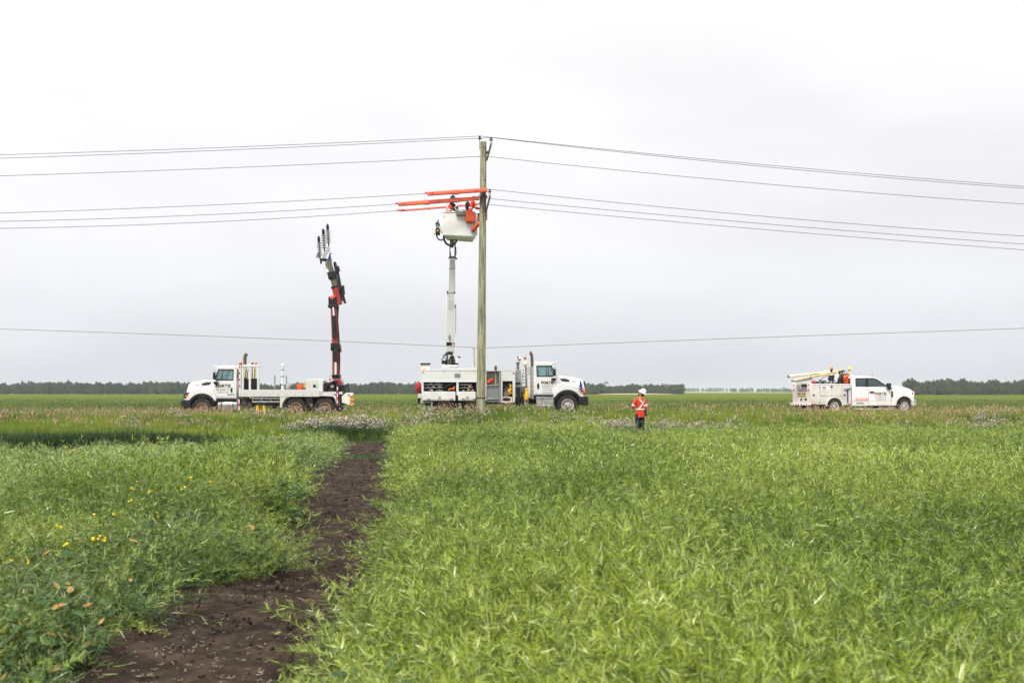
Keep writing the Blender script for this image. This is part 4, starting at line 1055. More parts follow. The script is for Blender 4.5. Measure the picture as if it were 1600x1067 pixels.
mb = MB(); qprism(mb, [(504.6, 609), (505, 600), (508, 597), (515, 597), (521, 593.8), (523, 596), (518, 601), (512, 604), (509.5, 610)], .15, 1.2, Q); mb.build('crane_guard', 'black', LT, bevel=.03)
mb = MB(); qbox(mb, 504, 512, 603, 615.5, .3, 1.3, Q); qbox(mb, 512, 538, 611, 622, .2, 2.2, Q); mb.build('crane_bed', 'undercarriage', LT, bevel=.02)
mb = MB(); qbox(mb, 512.5, 521.5, 600, 612, .25, .8, Q); qbox(mb, 530, 537.5, 601, 614, .3, 1.4, Q); mb.build_each('valve_block', 'black', LT, bevel=.02)
mb = MB(); qbox(mb, 516.5, 521, 601.5, 605.5, .2, .27, Q); mb.build_each('gauge_panel', 'alu', LT)
mb = MB(); mb.tube([q3(538.5, 612, .6, Q), q3(538.5, 627, .6, Q)], .02, 6); mb.ball(q3(538.6, 628.5, .6, Q), (.09, .05, .07)); mb.build('hook', 'steel', LT)
mb = MB(); mb.tube([q3(515.5, 600, .9, Q), q3(515.5, 586, .9, Q)], .012, 5); w_ = mb.build('whip_aerial', 'steel', LT)
MB().lathe([(.07, 0), (.03, .12), (.001, .14)], q3(515.6, 594.5, .9, Q), 'z', 10).build('marker_lamp', 'red_lens', w_)
# red and white marker stake beside the tank
mb = MB(); qbox(mb, 372.4, 374.2, 624, 641, .0, .05, Q); ms_ = mb.build('marker_stake', 'white_paint', LT)
mb = MB(); qbox(mb, 372.3, 374.3, 630, 634, -.006, .056, Q); mb.build('stripe', 'red_lens', ms_)

# crane of this truck (yc = 1.2 m into the bed)
yc = 1.2
def seg(mb, pts, wpx, y0, y1, Q=Q):
    """flat sided boom section along a centre line given in the picture, wpx wide, real depth y0..y1"""
    L_, R_ = [], []
    for i, (a, b_, w_) in enumerate([(p[0], p[1], p[2] if len(p) > 2 else wpx) for p in pts]):
        j0, j1 = max(0, i-1), min(len(pts)-1, i+1)
        dx, dy = pts[j1][0]-pts[j0][0], pts[j1][1]-pts[j0][1]; l_ = math.hypot(dx, dy); nx_, ny_ = -dy/l_, dx/l_
        L_.append(Q(a+nx_*w_/2, b_+ny_*w_/2, (y0+y1)/2)); R_.append(Q(a-nx_*w_/2, b_-ny_*w_/2, (y0+y1)/2))
    return mb.prism(L_+R_[::-1], y0, y1)
cr_ = MB(); qprism(cr_, [(519.5, 604), (521, 592), (531, 592), (533.5, 597), (537.5, 606), (536, 609), (530, 604), (527, 610), (520, 610)], yc-.35, yc+.35, Q)
base = cr_.build('crane_base', 'crane_red', LT, bevel=.03)
mb = MB(); seg(mb, [(526, 592), (525.5, 586)], 11, yc-.3, yc+.3); seg(mb, [(525.3, 587), (525.2, 585.5)], 13, yc-.34, yc+.34); mb.build('slew_collar', 'black', base, bevel=.02)
mb = MB(); seg(mb, [(525, 586), (524.7, 548), (524.2, 536)], 10, yc-.17, yc+.17); seg(mb, [(524.3, 540), (521.9, 480)], 9.6, yc-.16, yc+.16)
bm_ = mb.build('crane_column', 'crane_red', LT, bevel=.02)
mb = MB(); seg(mb, [(523.3, 547), (524.6, 566)], 7, yc-.30, yc-.17); seg(mb, [(521.4, 493), (523, 527)], 6, yc-.30, yc-.165); mb.build_each('lift_cylinder', 'black', bm_, bevel=.03)
mb = MB(); mb.tube([q3(524.4, 566, yc-.24, Q), q3(524.3, 585, yc-.24, Q)], .055, 10); mb.tube([q3(520.6, 480, yc-.24, Q), q3(521.5, 494, yc-.24, Q)], .045, 10); mb.build_each('cylinder_rod', 'white_paint', bm_, smooth=True)
mb = MB(); seg(mb, [(524.2, 548), (524.0, 536)], 13, yc-.22, yc+.22); seg(mb, [(519.2, 546), (519.6, 539)], 4, yc-.3, yc+.1); seg(mb, [(531.5, 548), (529.5, 537)], 3.4, yc-.25, yc+.1); qbox(mb, 529, 532, 546, 550, yc-.2, yc+.1, Q); mb.build('joint_collar', 'black', bm_, bevel=.02)
mb = MB(); 
for k in range(3): mb.tube([q3(528.8+k*.8, 590, yc-.1+.1*k, Q), q3(530+k*.6, 560, yc-.1+.1*k, Q), q3(529+k*.5, 530, yc-.1+.1*k, Q), q3(527+k*.5, 500, yc-.1+.1*k, Q), q3(527+k, 478, yc-.1+.1*k, Q)], .02, 5)
mb.build('crane_hose', 'black', bm_)
mb = MB(); seg(mb, [(520.6, 481), (520.4, 464)], 12.5, yc-.24, yc+.24); seg(mb, [(521, 481), (520.8, 477)], 15, yc-.27, yc+.27); mb.build('knuckle', 'black', LT, bevel=.03)
mb = MB(); qprism(mb, [(515, 466), (518, 462), (523.5, 461), (524, 464), (518, 468)], yc-.27, yc+.27, Q); mb.build('knuckle_cover', 'orange_hv', LT, bevel=.01)
mb = MB(); seg(mb, [(530.5, 476, 8), (528.5, 466, 11), (523, 447, 10)], 10, yc-.16, yc+.16); up_ = mb.build('upper_boom', 'crane_red', LT, bevel=.02)
mb = MB(); seg(mb, [(524.2, 451), (520.2, 434)], 8, yc-.13, yc+.13); seg(mb, [(518, 425), (513.6, 408)], 7.4, yc-.1, yc+.1); mb.build('boom_extension', 'olive', up_, bevel=.01)
mb = MB(); seg(mb, [(520.2, 436), (517.6, 425)], 12, yc-.2, yc+.2); seg(mb, [(514.5, 430), (516.5, 434)], 4, yc-.25, yc-.1); seg(mb, [(524, 450), (523, 447)], 12, yc-.18, yc+.18); mb.build('boom_clamp', 'black', up_, bevel=.02)
mb = MB(); seg(mb, [(539.2, 474), (531.5, 446), (527.5, 425)], 3.8, yc-.12, yc+.02); seg(mb, [(536, 446), (537.5, 460)], 3, yc-.1, yc+.08); seg(mb, [(527.5, 428), (523, 410)], 4, yc-.12, yc+.05); seg(mb, [(528, 416), (530, 424)], 3, yc-.05, yc+.1)
mb.build('outer_cylinder', 'black', up_, bevel=.01)
mb = MB()
for k in range(4): mb.tube([q3(533+k*.7, 470, yc-.15+.1*k, Q), q3(529.5+k, 452, yc-.2, Q), q3(524.5+k*1.3, 432, yc-.1+.06*k, Q), q3(521.5+k*1.5, 412+k, yc-.1+.06*k, Q)], .018, 5)
mb.tube([q3(520.5, 411, yc, Q), q3(522.5, 408.6, yc, Q), q3(524.5, 410, yc, Q)], .018, 5); mb.build('crane_hose', 'black', up_)
mb = MB(); qprism(mb, [(511, 408), (515, 395), (518, 408)], yc-.08, yc+.08, Q); mb.tube([q3(514.5, 396, yc, Q), q3(518.4, 396.3, yc, Q)], .03, 6); mb.build('boom_tip', 'blue', up_, bevel=.005)
mb = MB(); qbox(mb, 499.5, 509.5, 403.6, 407.8, yc-.1, yc+.1, Q); qbox(mb, 500, 502.5, 407, 412, yc-.06, yc+.06, Q); mb.tube([q3(509, 406, yc, Q), q3(513, 405, yc, Q)], .04, 6)
mb.tube([q3(508, 408, yc, Q), q3(511.3, 420, yc, Q)], .03, 6); hd = mb.build('conductor_holder', 'black', LT, bevel=.01)
mb = MB(); mb.tube([q3(503.5, 408, yc-.1, Q), q3(506, 420, yc-.1, Q), q3(505.5, 427, yc-.1, Q), q3(507.5, 430.5, yc-.1, Q), q3(510, 426, yc-.1, Q), q3(508, 419, yc-.1, Q), q3(508, 409, yc-.1, Q)], .022, 5); mb.build('sling', 'white_paint', hd)
mb = MB(); qprism(mb, [(504, 405), (503.5, 398), (507, 392.5), (510, 390.5), (510.5, 386), (513.5, 384.5), (515.5, 388), (515, 392), (511, 396), (508.5, 402)], yc-.04, yc+.04, Q)
qprism(mb, [(493.8, 402), (495.5, 394.5), (498.5, 395.5), (498, 399), (499.5, 403)], yc-.03, yc+.03, Q); mb.build('holder_bracket', 'porcelain', hd, bevel=.005)
for (xb, yb), (xt, yt) in (((500.2, 405), (497.7, 368.3)), ((507, 393.5), (504.8, 356.8)), ((513.6, 385), (511.5, 349.5))):
    a, b_ = Vector(q3(xb, yb, yc, Q)), Vector(q3(xt, yt, yc, Q)); ax = (b_-a)
    mb = MB(); mb.tube([a, a+ax*.72], .035, 8); mb.tube([a+ax*.70, a+ax*.76, a+ax*.86, a+ax*.95, a+ax*.97], [.04, .07, .075, .065, .02], 10); mb.tube([a+ax*.95, b_], .02, 5)
    ins = mb.build('insulator', 'black', hd, smooth=True)
    mb = MB()
    for k in range(6):
        c0 = a+ax*(.18+.10*k); mb.tube([c0-ax.normalized()*.02, c0+ax.normalized()*.02], .115, 14)
    mb.build('shed', 'steel', ins)
mb = MB(); mb.tube([q3(498, 396, yc, Q), q3(495, 398, yc-.1, Q), q3(494, 402, yc, Q), q3(498, 403.5, yc, Q)], .015, 5); mb.build('wire_loop', 'steel', hd)

# things lying on the deck
def fuel_can(px, py, y, w, h, label, m='orange_hv'):
    x, z = Q(px, py, y); o_ = empty('fuel_can', (LT.location.x+x, Y0+y, LT.location.z+z), label=label, cat='fuel can', group='fuel cans on the crane truck deck')
    MB().prism([(-w/2, 0), (w/2, 0), (w/2, h*.82), (w*.3, h), (-w*.3, h), (-w/2, h*.86)], -.11, .11).build('body', m, o_, bevel=.02)
    MB().tube([(-w*.3, 0, h*.97), (-w*.2, 0, h*1.14), (w*.2, 0, h*1.14), (w*.3, 0, h*.97)], .014, 6).build('handle', 'black', o_)
    MB().tube([(w*.34, 0, h*.9), (w*.5, 0, h*1.1)], .018, 8).build('spout', 'black', o_)
# deck top at row ~608.8
fuel_can(468.7, 608.6, .45, .26, .27, 'bright red fuel can standing on the grey deck just left of the toolbox'); fuel_can(451.8, 608.6, .9, .12, .10, 'small red can near the white post on the deck', 'red_lens')
x, z = Q(450, 608.6, .8); o_ = empty('winch', (LT.location.x+x, Y0+.8, LT.location.z+z), label='small grey winch with hose lying on the flatbed deck behind the white post', cat='winch')
MB().box(-.09, .09, -.15, .15, 0, .12).build('winch_housing', 'steel', o_, bevel=.02); MB().lathe([(.09, -.12), (.09, .12)], (0, 0, .18), 'y', 14).build('drum', 'alu', o_, bevel=.01)
MB().tube([(.1, 0, .1), (.3, .05, .16), (.45, 0, .1), (.6, 0, .19), (.72, 0, .04)], .028, 6).build('hose', 'black', o_, smooth=True)
# yellow folding stand on the road beside the truck
x, z = Q(408, 641, -.35); o_ = empty('folding_stand', (LT.location.x+x, Y0-.35, LT.location.z), label='yellow folding step stand with black top beside the crane truck, between tank and rear wheels', cat='step stand')
MB().box(-.22, .20, -.15, .15, .70, .76).build('top', 'black', o_, bevel=.01)
for x0, x1, y_ in ((-.14, -.24, -.13), (-.08, -.20, .13), (.15, .22, -.13), (.12, .18, .13)): MB().prism([(x0-.045, .70), (x0+.045, .70), (x1+.045, 0), (x1-.045, 0)], y_-.015, y_+.015).build('leg', 'yellow', o_)
# ------------------------------------------------------------------ bucket truck (middle)
Y0 = 46.5; KM = 46.5/48.6; zm = H-(649.8-HY)/F*Y0   # true distance and size of this truck
MT = empty('bucket_truck', ((887-800)/F*Y0, Y0, zm), label='white bucket truck with raised white boom and open tool compartments, facing right behind the pole', cat='truck')
MT.scale = (KM, KM, KM)
Q = Qfun(MT, Y0)
cabM, doorM = heavy_cab(MT, 1, hub='rim_pale')
logo(doorM, -.98, .178, 1.56, .62, tail=3)
# black insulator emblem left of the name
mb = MB(); mb.prism([(-1.44+.055*math.cos(a), 1.46+.13*math.sin(a)) for a in [2*math.pi*k/20 for k in range(20)]], .176, .182); em = mb.build('emblem', 'letter', doorM)
mb = MB(); mb.prism([(-1.44+.022*math.cos(a), 1.45+.07*math.sin(a)) for a in [2*math.pi*k/16 for k in range(16)]], .172, .176); mb.build('emblem_core', 'white_paint', em)
mb = MB(); mb.box(-1.49, -1.39, .174, .182, 1.585, 1.62); mb.build('emblem_top', 'gold', em)
# step box and tank
mb = MB(); qbox(mb, 838, 865, 622.5, 636, .08, .6, Q); tk = mb.build('step_tank', 'alu', MT, bevel=.02)
mb = MB(); qbox(mb, 837.5, 865.3, 620.3, 622.4, .04, .6, Q); qbox(mb, 838.5, 864.5, 633, 635, .03, .3, Q); mb.build_each('step', 'alu', tk, bevel=.004)
mb = MB(); 
for yy in (.75, 1.55): qbox(mb, 658, 860, 620, 631, yy, yy+.1, Q)
mb.build('chassis', 'undercarriage', MT)
# exhaust stack beside the cab
mb = MB(); mb.tube([q3(832.2, 623, .35, Q), q3(832.2, 573, .35, Q)], .115, 16); ex = mb.build('exhaust_shield', 'alu', MT, smooth=True)
mb = MB(); mb.tube([q3(831.7, 573, .35, Q), q3(831.2, 560, .35, Q), q3(830.6, 554, .35, Q), q3(828.8, 551, .35, Q), q3(827.6, 550.6, .35, Q)], .075, 12); mb.build('exhaust_pipe', 'rust', ex, smooth=True)
mb = MB()
for py in (602.6, 583): mb.tube([q3(832.2, py+.8, .35, Q), q3(832.2, py, .35, Q)], .122, 16)
mb.build('clamp', 'steel', ex)
mb = MB(); qbox(mb, 824.5, 829.5, 571, 585, .5, 1.9, Q); qbox(mb, 824.5, 829.5, 586, 622, .35, 2.0, Q); mb.build('rear_panel', 'white_body', MT, bevel=.01)
# posts, light masts and augers between body and cab
mb = MB(); 
for px in (805.8, 809.2, 812.6): mb.tube([q3(px, 604, .3, Q), q3(px, 577.5, .3, Q)], .045, 8)
mb.build_each('outrigger_cylinder', 'alu', MT, smooth=True)
mb = MB(); qbox(mb, 807.3, 810.9, 567, 600, .4, .6, Q); mb.build('outrigger_post', 'white_body', MT, bevel=.02)
mb = MB(); qbox(mb, 806, 813.5, 597, 600.5, .1, .5, Q); qbox(mb, 806.5, 812.8, 605, 634, .15, .6, Q); qbox(mb, 813.5, 818, 612, 632, .3, .8, Q); mb.build_each('outrigger_foot', 'black', MT, bevel=.015)
mb = MB()
for py in (569.5, 573): mb.prism([Q(806.2, py, .2), Q(809.2, py+1.6, .2), Q(812.2, py, .2), Q(811.5, py+1.9, .2), Q(809.2, py+3, .2), Q(806.9, py+1.9, .2)], .15, .35)
mb.build_each('chevron', 'black', MT)
mb = MB(); qbox(mb, 815.8, 819.6, 574, 604, .2, .34, Q); qbox(mb, 820.5, 823.4, 573, 602, .5, .62, Q); qbox(mb, 816.2, 817.8, 560, 574, .25, .35, Q); ms_ = mb.build_each('light_mast', 'white_body', MT, bevel=.01)
mb = MB()
for k in range(5): qbox(mb, 817, 818.4, 577+k*5, 579+k*5, .19, .2, Q)
mb.build('mast_hole', 'black', ms_)
mb = MB(); mb.ball(q3(820.6, 568.4, .3, Q), (.12, .08, .125)); mb.build('mast_lamp', 'cream', ms_, smooth=True)
mb = MB(); mb.ball(q3(809.3, 566.5, .4, Q), (.10, .08, .10)); mb.ball(q3(809.4, 557.6, .4, Q), (.06, .06, .06)); mb.tube([q3(810.2, 566, .4, Q), q3(810.2, 558, .4, Q)], .03, 6); mb.build_each('work_lamp', 'steel', MT, smooth=True)
beacon(MT, (Q(812.3)[0], .35, Q(0, 561)[1]), 'white_lens', .05, .13)
mb = MB(); qbox(mb, 810.8, 814, 560.8, 562.2, .3, .45, Q); mb.build('red_base', 'red_lens', MT)
beacon(MT, (Q(820.6)[0], .35, Q(0, 559.3)[1]), 'amber', .062, .11)
mb = MB(); mb.tube([q3(822.5, 604, .3, Q), q3(821.8, 580, .28, Q), q3(820.3, 571, .3, Q)], .02, 6); mb.tube([q3(816.5, 628, .25, Q), q3(815.2, 600, .25, Q), q3(816.6, 585, .2, Q)], .02, 6); mb.build('hose', 'rust', MT)
mb = MB(); qbox(mb, 818.6, 826, 624.6, 633, .1, .6, Q); mb.build('battery_box', 'steel', MT, bevel=.02)
# main body
zt = Q(0, 578.6)[1]; zmid = Q(0, 596.2)[1]; zc = Q(0, 611.4)[1]; zb = Q(0, 626)[1]
xr = Q(658.6)[0]; x1_ = Q(760)[0]
mb = MB(); mb.box(xr, x1_, .0, .75, zmid, zt); mb.box(xr, x1_, 1.69, 2.44, zb, zt); mb.box(xr, xr+.10, 0, .75, zb, zmid); mb.box(Q(713)[0], Q(716.6)[0], 0, .75, Q(0, 618)[1], zmid); mb.box(Q(744.5)[0], Q(747)[0], 0, .75, zb, zmid)
mb.box(xr+.1, x1_, .70, .76, zb, zmid); mb.box(xr, x1_, .76, 1.69, zb+.1, zb+.3); mb.box(Q(747)[0], x1_, 0, .70, zb, zmid)
bd = mb.build('body', 'white_body', MT, bevel=.012)
mb = MB(); qbox(mb, 657.8, 760, 577.6, 579, -.015, .75, Q); qbox(mb, 658.8, 744.6, 595.4, 597, -.02, .02, Q); mb.build('trim', 'white_paint', bd, bevel=.006)
for a, b_ in ((661.5, 713), (716.6, 744.5)):
    mb = MB(); X0_, X1_ = Q(a)[0], Q(b_)[0]
    mb.box(X0_, X1_, .62, .66, zc, zmid); mb.box(X0_, X1_, .02, .62, zc-.03, zc)
    cp = mb.build('compartment', 'black', MT)
    mb = MB(); l_ = (X1_-X0_)*(.58 if a < 700 else .72)
    for py in (600.9, 605.8): mb.box(X0_+.04, X0_+l_, .25, .6, Q(0, py)[1]-.018, Q(0, py)[1]+.018)
    mb.build_each('shelf', 'alu', cp)
    mb = MB()
    for k in range(9 if a < 700 else 4):
        xx = X0_+.1+l_*.9*random.random(); zz = Q(0, random.choice((599.9, 604.8, 610.6)))[1]
        mb.box(xx, xx+random.uniform(.06, .16), .15, .4, zz, zz+random.uniform(.04, .09))
        mb.ball((X0_+.1+l_*.9*random.random(), .2, Q(0, random.choice((604.6, 610.4)))[1]), .035, 8, 6)
    mb.build('tools', 'porcelain', cp)
    if a < 700:
        mb = MB(); mb.tube([q3(701, 609.8, .2, Q), q3(703, 607.2, .2, Q), q3(706.5, 607.6, .2, Q), q3(709.5, 604.8, .2, Q)], .035, 6); mb.tube([q3(708.5, 608.2, .2, Q), q3(710.5, 603.7, .2, Q)], .04, 6); mb.build('power_tool', 'amber', cp)
        mb = MB(); mb.tube([q3(694, 605, .3, Q), q3(699, 602.5, .3, Q), q3(704, 600.5, .3, Q), q3(707, 599.5, .3, Q)], .03, 6); mb.build('tool_cable', 'steel', cp)
    else:
        mb = MB(); qbox(mb, 735.5, 738, 603, 605.5, .1, .3, Q); mb.build('red_box', 'red_lens', cp); mb = MB(); qbox(mb, 730.5, 733.6, 607.8, 609.5, .1, .3, Q); mb.build('yellow_box', 'yellow', cp)
    # flap door hanging open below
    mb = MB(); mb.prism(rrect(X0_-.02, X1_-.04, Q(0, 625.8)[1], Q(0, 611.6)[1], .05), -.09, -.04); fd = mb.build('flap_door', 'white_paint', MT, bevel=.01)
    mb = MB(); mb.box(X0_+.04, X1_-.1, -.095, -.088, Q(0, 624.3)[1]-.012, Q(0, 624.3)[1]+.012)
    for px in ((a+8.5, b_-7.5) if a < 700 else (a+8, b_-3)): mb.box(Q(px)[0]-.07, Q(px)[0]+.07, -.11, -.09, Q(0, 624)[1]-.02, Q(0, 623)[1]+.02)
    mb.build('hinge', 'steel', fd)
    mb = MB(); px = (a+b_)/2; 
    for k in range(3): mb.box(Q(px)[0]-.06, Q(px)[0]+.06, -.10, -.09, Q(0, 620.2+k*1.5)[1], Q(0, 619.4+k*1.5)[1])
    mb.build('label_plate', 'letter_grey', fd)
mb = MB(); qbox(mb, 714, 716.4, 618, 626.5, .03, .5, Q); mb.build('gap', 'black', MT)
mb = MB(); mb.prism(rrect(*(Q(710.2)[0], Q(719.4)[0], Q(0, 589.8)[1], Q(0, 583.2)[1]), .05), -.02, .005); lt_ = mb.build('latch', 'letter_grey', bd, bevel=.006)
mb = MB(); qbox(mb, 711.2, 718.4, 584.2, 587, -.028, -.02, Q); mb.build('latch_handle', 'steel', lt_)
# top rail
mb = MB(); qbox(mb, 703, 760, 575.2, 577.2, .1, .35, Q); qbox(mb, 690, 703, 573, 576.5, .2, .5, Q)
for px in (693, 719, 741): mb.tube([q3(px, 579.5, .0, Q), q3(px, 577.6, .0, Q)], .04, 6)
mb.build('top_rail', 'bed_grey', MT, bevel=.008)
mb = MB(); mb.tube([q3(741.7, 576, .2, Q), q3(740.5, 545.5, .2, Q)], [.03, .028], 6); mb.tube([q3(740.4, 546, .2, Q), q3(740.4, 543.6, .2, Q)], .045, 8); a_ = mb.build('hot_stick', 'tan_metal', MT)
# rear end: T post, lamp, bumper
mb = MB(); qbox(mb, 657.2, 671.8, 567.6, 578.4, .5, .6, Q); tp = mb.build('rear_mast', 'white_paint', MT, bevel=.01)
mb = MB(); qbox(mb, 656.9, 672.1, 567.2, 569.4, .44, .66, Q); mb.build('mast_cap', 'black', tp)
beacon(MT, (Q(661.8)[0], .35, Q(0, 578.4)[1]), 'amber', .06, .11)
mb = MB(); qbox(mb, 659.8, 661.6, 580.2, 582, -.03, 0, Q); mb.build('marker_lamp', 'red_lens', MT)
mb = MB(); qbox(mb, 652.8, 661, 615, 622, .05, 2.4, Q); qbox(mb, 657, 663, 622, 630, .1, 2.3, Q); bp_ = mb.build('bumper', 'bed_grey', MT, bevel=.01)
mb = MB(); qbox(mb, 652.4, 657.6, 622, 630, .3, .7, Q); mb.build('tow_hitch', 'black', bp_, bevel=.01)
mb = MB(); qbox(mb, 658, 661, 620.8, 623, .03, .06, Q); mb.build('tail_lamp', 'red_lens', bp_)
mb = MB(); qprism(mb, [(673, 627), (677, 627), (675, 634), (673.2, 634)], .1, .14, Q); qbox(mb, 663, 672, 627.5, 629, .1, .2, Q); mb.build('mudflap_bracket', 'white_body', MT)
for px in (694.5, 738):
    for yw, fc in ((.12, -1), (2.32, 1)): wheel(MT, Q(px)[0], yw, .53, .53, .56, .30, 'rim_mud', face=fc)
mb = MB(); mb.tube([(Q(694.5)[0], .3, .53), (Q(694.5)[0], 2.1, .53)], .1); mb.tube([(Q(738)[0], .3, .53), (Q(738)[0], 2.1, .53)], .1); qbox(mb, 664, 760, 627, 634, .5, 1.8, Q); mb.build('rear_axle', 'undercarriage', MT)
# access steps: chequer plate section right of the pole
mb = MB(); qbox(mb, 760, 781, 603, 628.5, .12, .16, Q); qbox(mb, 760, 781, 601.4, 603, .02, .5, Q); qbox(mb, 760, 781, 622.6, 624.2, .02, .3, Q); qbox(mb, 779.5, 783, 579.5, 629, .0, .4, Q); qbox(mb, 760, 779.5, 579, 603, .55, .6, Q); qbox(mb, 760, 783, 579, 580.4, .0, .6, Q)
mb.build('access_bay', 'plate', MT, bevel=.006)
# forward locker
X0_, X1_ = Q(783)[0], Q(805)[0]
mb = MB(); z1_ = Q(0, 580)[1]; z2_ = Q(0, 595.5)[1]; z3_ = Q(0, 629.5)[1]
mb.box(X0_, X1_, .0, 2.44, z2_, z1_); mb.box(X0_, Q(785.2)[0], 0, 2.44, z3_, z2_); mb.box(Q(800.8)[0], X1_, 0, 2.44, z3_, z2_); mb.box(Q(785.2)[0], Q(800.8)[0], .6, 2.44, z3_, z2_); mb.box(Q(785.2)[0], Q(800.8)[0], 0, .6, z3_, z3_+.08)
fl_ = mb.build('forward_locker', 'white_body', MT, bevel=.012)
mb = MB(); mb.box(Q(785.2)[0], Q(800.8)[0], .56, .598, z3_+.08, z2_); mb.build('locker_back', 'black', fl_)
mb = MB(); x_, z_ = Q(793, 624); mb.box(Q(785.6)[0], Q(800.4)[0], .05, .1, Q(0, 628)[1], Q(0, 620)[1]); pnl = mb.build('drawer', 'cream', fl_, bevel=.01)
mb = MB(); mb.prism([(x_+.2*math.cos(a)-.05, z_+.09*math.sin(a)) for a in [2*math.pi*k/18 for k in range(18)]], .04, .052); mb.build('drawer_opening', 'black', pnl)
mb = MB()
for k in range(5): mb.lathe([(.06, -.02), (.06, .02)], q3(788+random.random()*4, 606+k*2.6, .4, Q), 'y', 10)
mb.box(Q(786)[0], Q(794)[0], .3, .33, Q(0, 603)[1], Q(0, 602.4)[1]); mb.box(Q(787)[0], Q(795)[0], .3, .5, Q(0, 619.8)[1], Q(0, 612)[1]); mb.build('locker_gear', 'steel', fl_)
mb = MB()
for k in range(7): mb.tube([q3(795.5+2.2*math.sin(k), 600.5+k*2.0, .2, Q), q3(798.5+1.0*math.cos(k*2), 602+k*2.0, .15, Q), q3(796.6+1.5*math.sin(k*1.7), 603.5+k*2.0, .2, Q)], .05, 7)
mb.build('rope_coil', 'yellow', fl_, smooth=True)
mb = MB(); qprism(mb, [(783, 580), (783, 578.6), (786, 577.4), (800, 577.6), (803.5, 579), (804, 580)], .0, 2.3, Q); mb.build('locker_lid', 'bed_grey', fl_, bevel=.01)
mb = MB(); qbox(mb, 801, 803.4, 581.6, 583.4, -.03, 0, Q); qbox(mb, 790, 798, 629.6, 631, .0, .04, Q); mb.build('marker_lamp', 'red_lens', fl_)
mb = MB(); qbox(mb, 802, 804.5, 596, 628, -.5, -.02, Q); ld = mb.build('locker_door', 'white_paint', fl_, bevel=.01)
# boom pedestal and boom
yb_ = .85
def sg(pts, w, y0, y1, mb): return seg(mb, pts, w, y0, y1, Q)
mb = MB(); qbox(mb, 690.5, 715, 570, 573.4, yb_-.5, yb_+.5, Q); qprism(mb, [(695, 570), (699, 551), (708, 551), (713, 570)], yb_-.3, yb_+.3, Q); pd = mb.build('turret', 'white_paint', MT, bevel=.03)
mb = MB(); qbox(mb, 690, 699, 563, 568.2, yb_-.45, yb_-.1, Q); qbox(mb, 705, 709.5, 556, 570, yb_-.5, yb_-.3, Q); qprism(mb, [(709, 570), (714, 556), (717, 557), (712, 571)], yb_-.3, yb_+.2, Q); qbox(mb, 696.5, 707.5, 550, 553.5, yb_-.35, yb_+.35, Q); qprism(mb, [(700.5, 556), (703, 553), (705, 557), (702, 562)], yb_-.4, yb_-.3, Q)
mb.ball(q3(714, 569, yb_-.3, Q), .07); mb.ball(q3(718, 558, yb_-.3, Q), .05); mb.build('turret_gear', 'black', pd, bevel=.015)
mb = MB()
for k in range(7):
    a = random.uniform(692, 712); mb.tube([q3(a, 571, yb_-.45, Q), q3(a+random.uniform(-3, 3), 562, yb_-.55, Q), q3(a+random.uniform(-4, 4), 556, yb_-.5, Q), q3(703+random.uniform(-4, 4), 549, yb_-.35, Q)], .022, 5)
mb.build('hydraulic_hose', 'black', pd)
mb = MB(); qbox(mb, 711.5, 716.5, 558, 567.5, yb_-.4, yb_-.1, Q); qbox(mb, 697, 702, 556, 562, yb_-.5, yb_-.3, Q); mb.ball(q3(702, 556.5, yb_-.45, Q), .07); mb.build('control_box', 'white_body', pd, bevel=.02)
# boom tilts towards the pole: depth falls from the turret to the tip
def bx3(mb, px0, py0, w0, y0, px1, py1, w1, y1, dep):
    v = []
    for px, py, w_, y_ in ((px0, py0, w0, y0), (px1, py1, w1, y1)):
        for sx_, sy_ in ((-1, -1), (1, -1), (1, 1), (-1, 1)):
            x, z = Q(px+sx_*w_/2, py, y_); v.append((x, y_+sy_*dep/2, z))
    return mb.add(v, [(3,2,1,0), (4,5,6,7), (0,1,5,4), (1,2,6,5), (2,3,7,6), (3,0,4,7)])
def yy_at(py): return yb_ + (py-555)/(385-555)*((45.75-Y0)/KM-yb_)
mb = MB(); bx3(mb, 703.2, 553, 12.8, yy_at(553), 704.4, 456, 12.6, yy_at(456), .40); lb = mb.build('lower_boom', 'boom_white', MT, bevel=.04)
mb = MB(); bx3(mb, 704.6, 458, 14.6, yy_at(458), 704.7, 455, 14.8, yy_at(455), .45); mb.build('boom_collar', 'boom_white', lb, bevel=.01)
mb = MB(); bx3(mb, 704.6, 455.0, 12.5, yy_at(455.0), 704.7, 454.4, 12.5, yy_at(454.4), .44)
for px in (699.2, 710.5): bx3(mb, px, 458.5, 1.6, yy_at(458.5)-.2, px, 455.5, 1.6, yy_at(455.5)-.2, .1)
for px in (702.5, 706.5):
    for k in range(5): 
        py = 470+k*3; p = q3(px, py, yy_at(py)-.215, Q); mb.ball(p, .022, 6, 4)
bx3(mb, 711.3, 481, 2, yy_at(481), 711.3, 476, 2, yy_at(476), .2); mb.tube([q3(712, 520, yy_at(520), Q), q3(712.2, 480, yy_at(480), Q)], .015, 5); mb.build('boom_fittings', 'steel', lb)
mb = MB(); bx3(mb, 706.2, 457, 10.6, yy_at(457), 707, 404, 9.4, yy_at(404), .30); ub = mb.build('inner_boom', 'boom_white', MT, bevel=.03)
mb = MB()
for px in (705.3, 708.8):
    for k in range(4): py = 407+k*3.5; mb.ball(q3(px, py, yy_at(py)-.165, Q), .022, 6, 4)
bx3(mb, 706.6, 421, 9.8, yy_at(421), 706.6, 420.3, 9.8, yy_at(420.3), .32); mb.build('rivets', 'steel', ub)
mb = MB(); bx3(mb, 702, 541.5, 8.4, yb_-.15, 702, 535, 8.4, yb_-.35, .3); mb.build('cable_box', 'black', lb, bevel=.01)
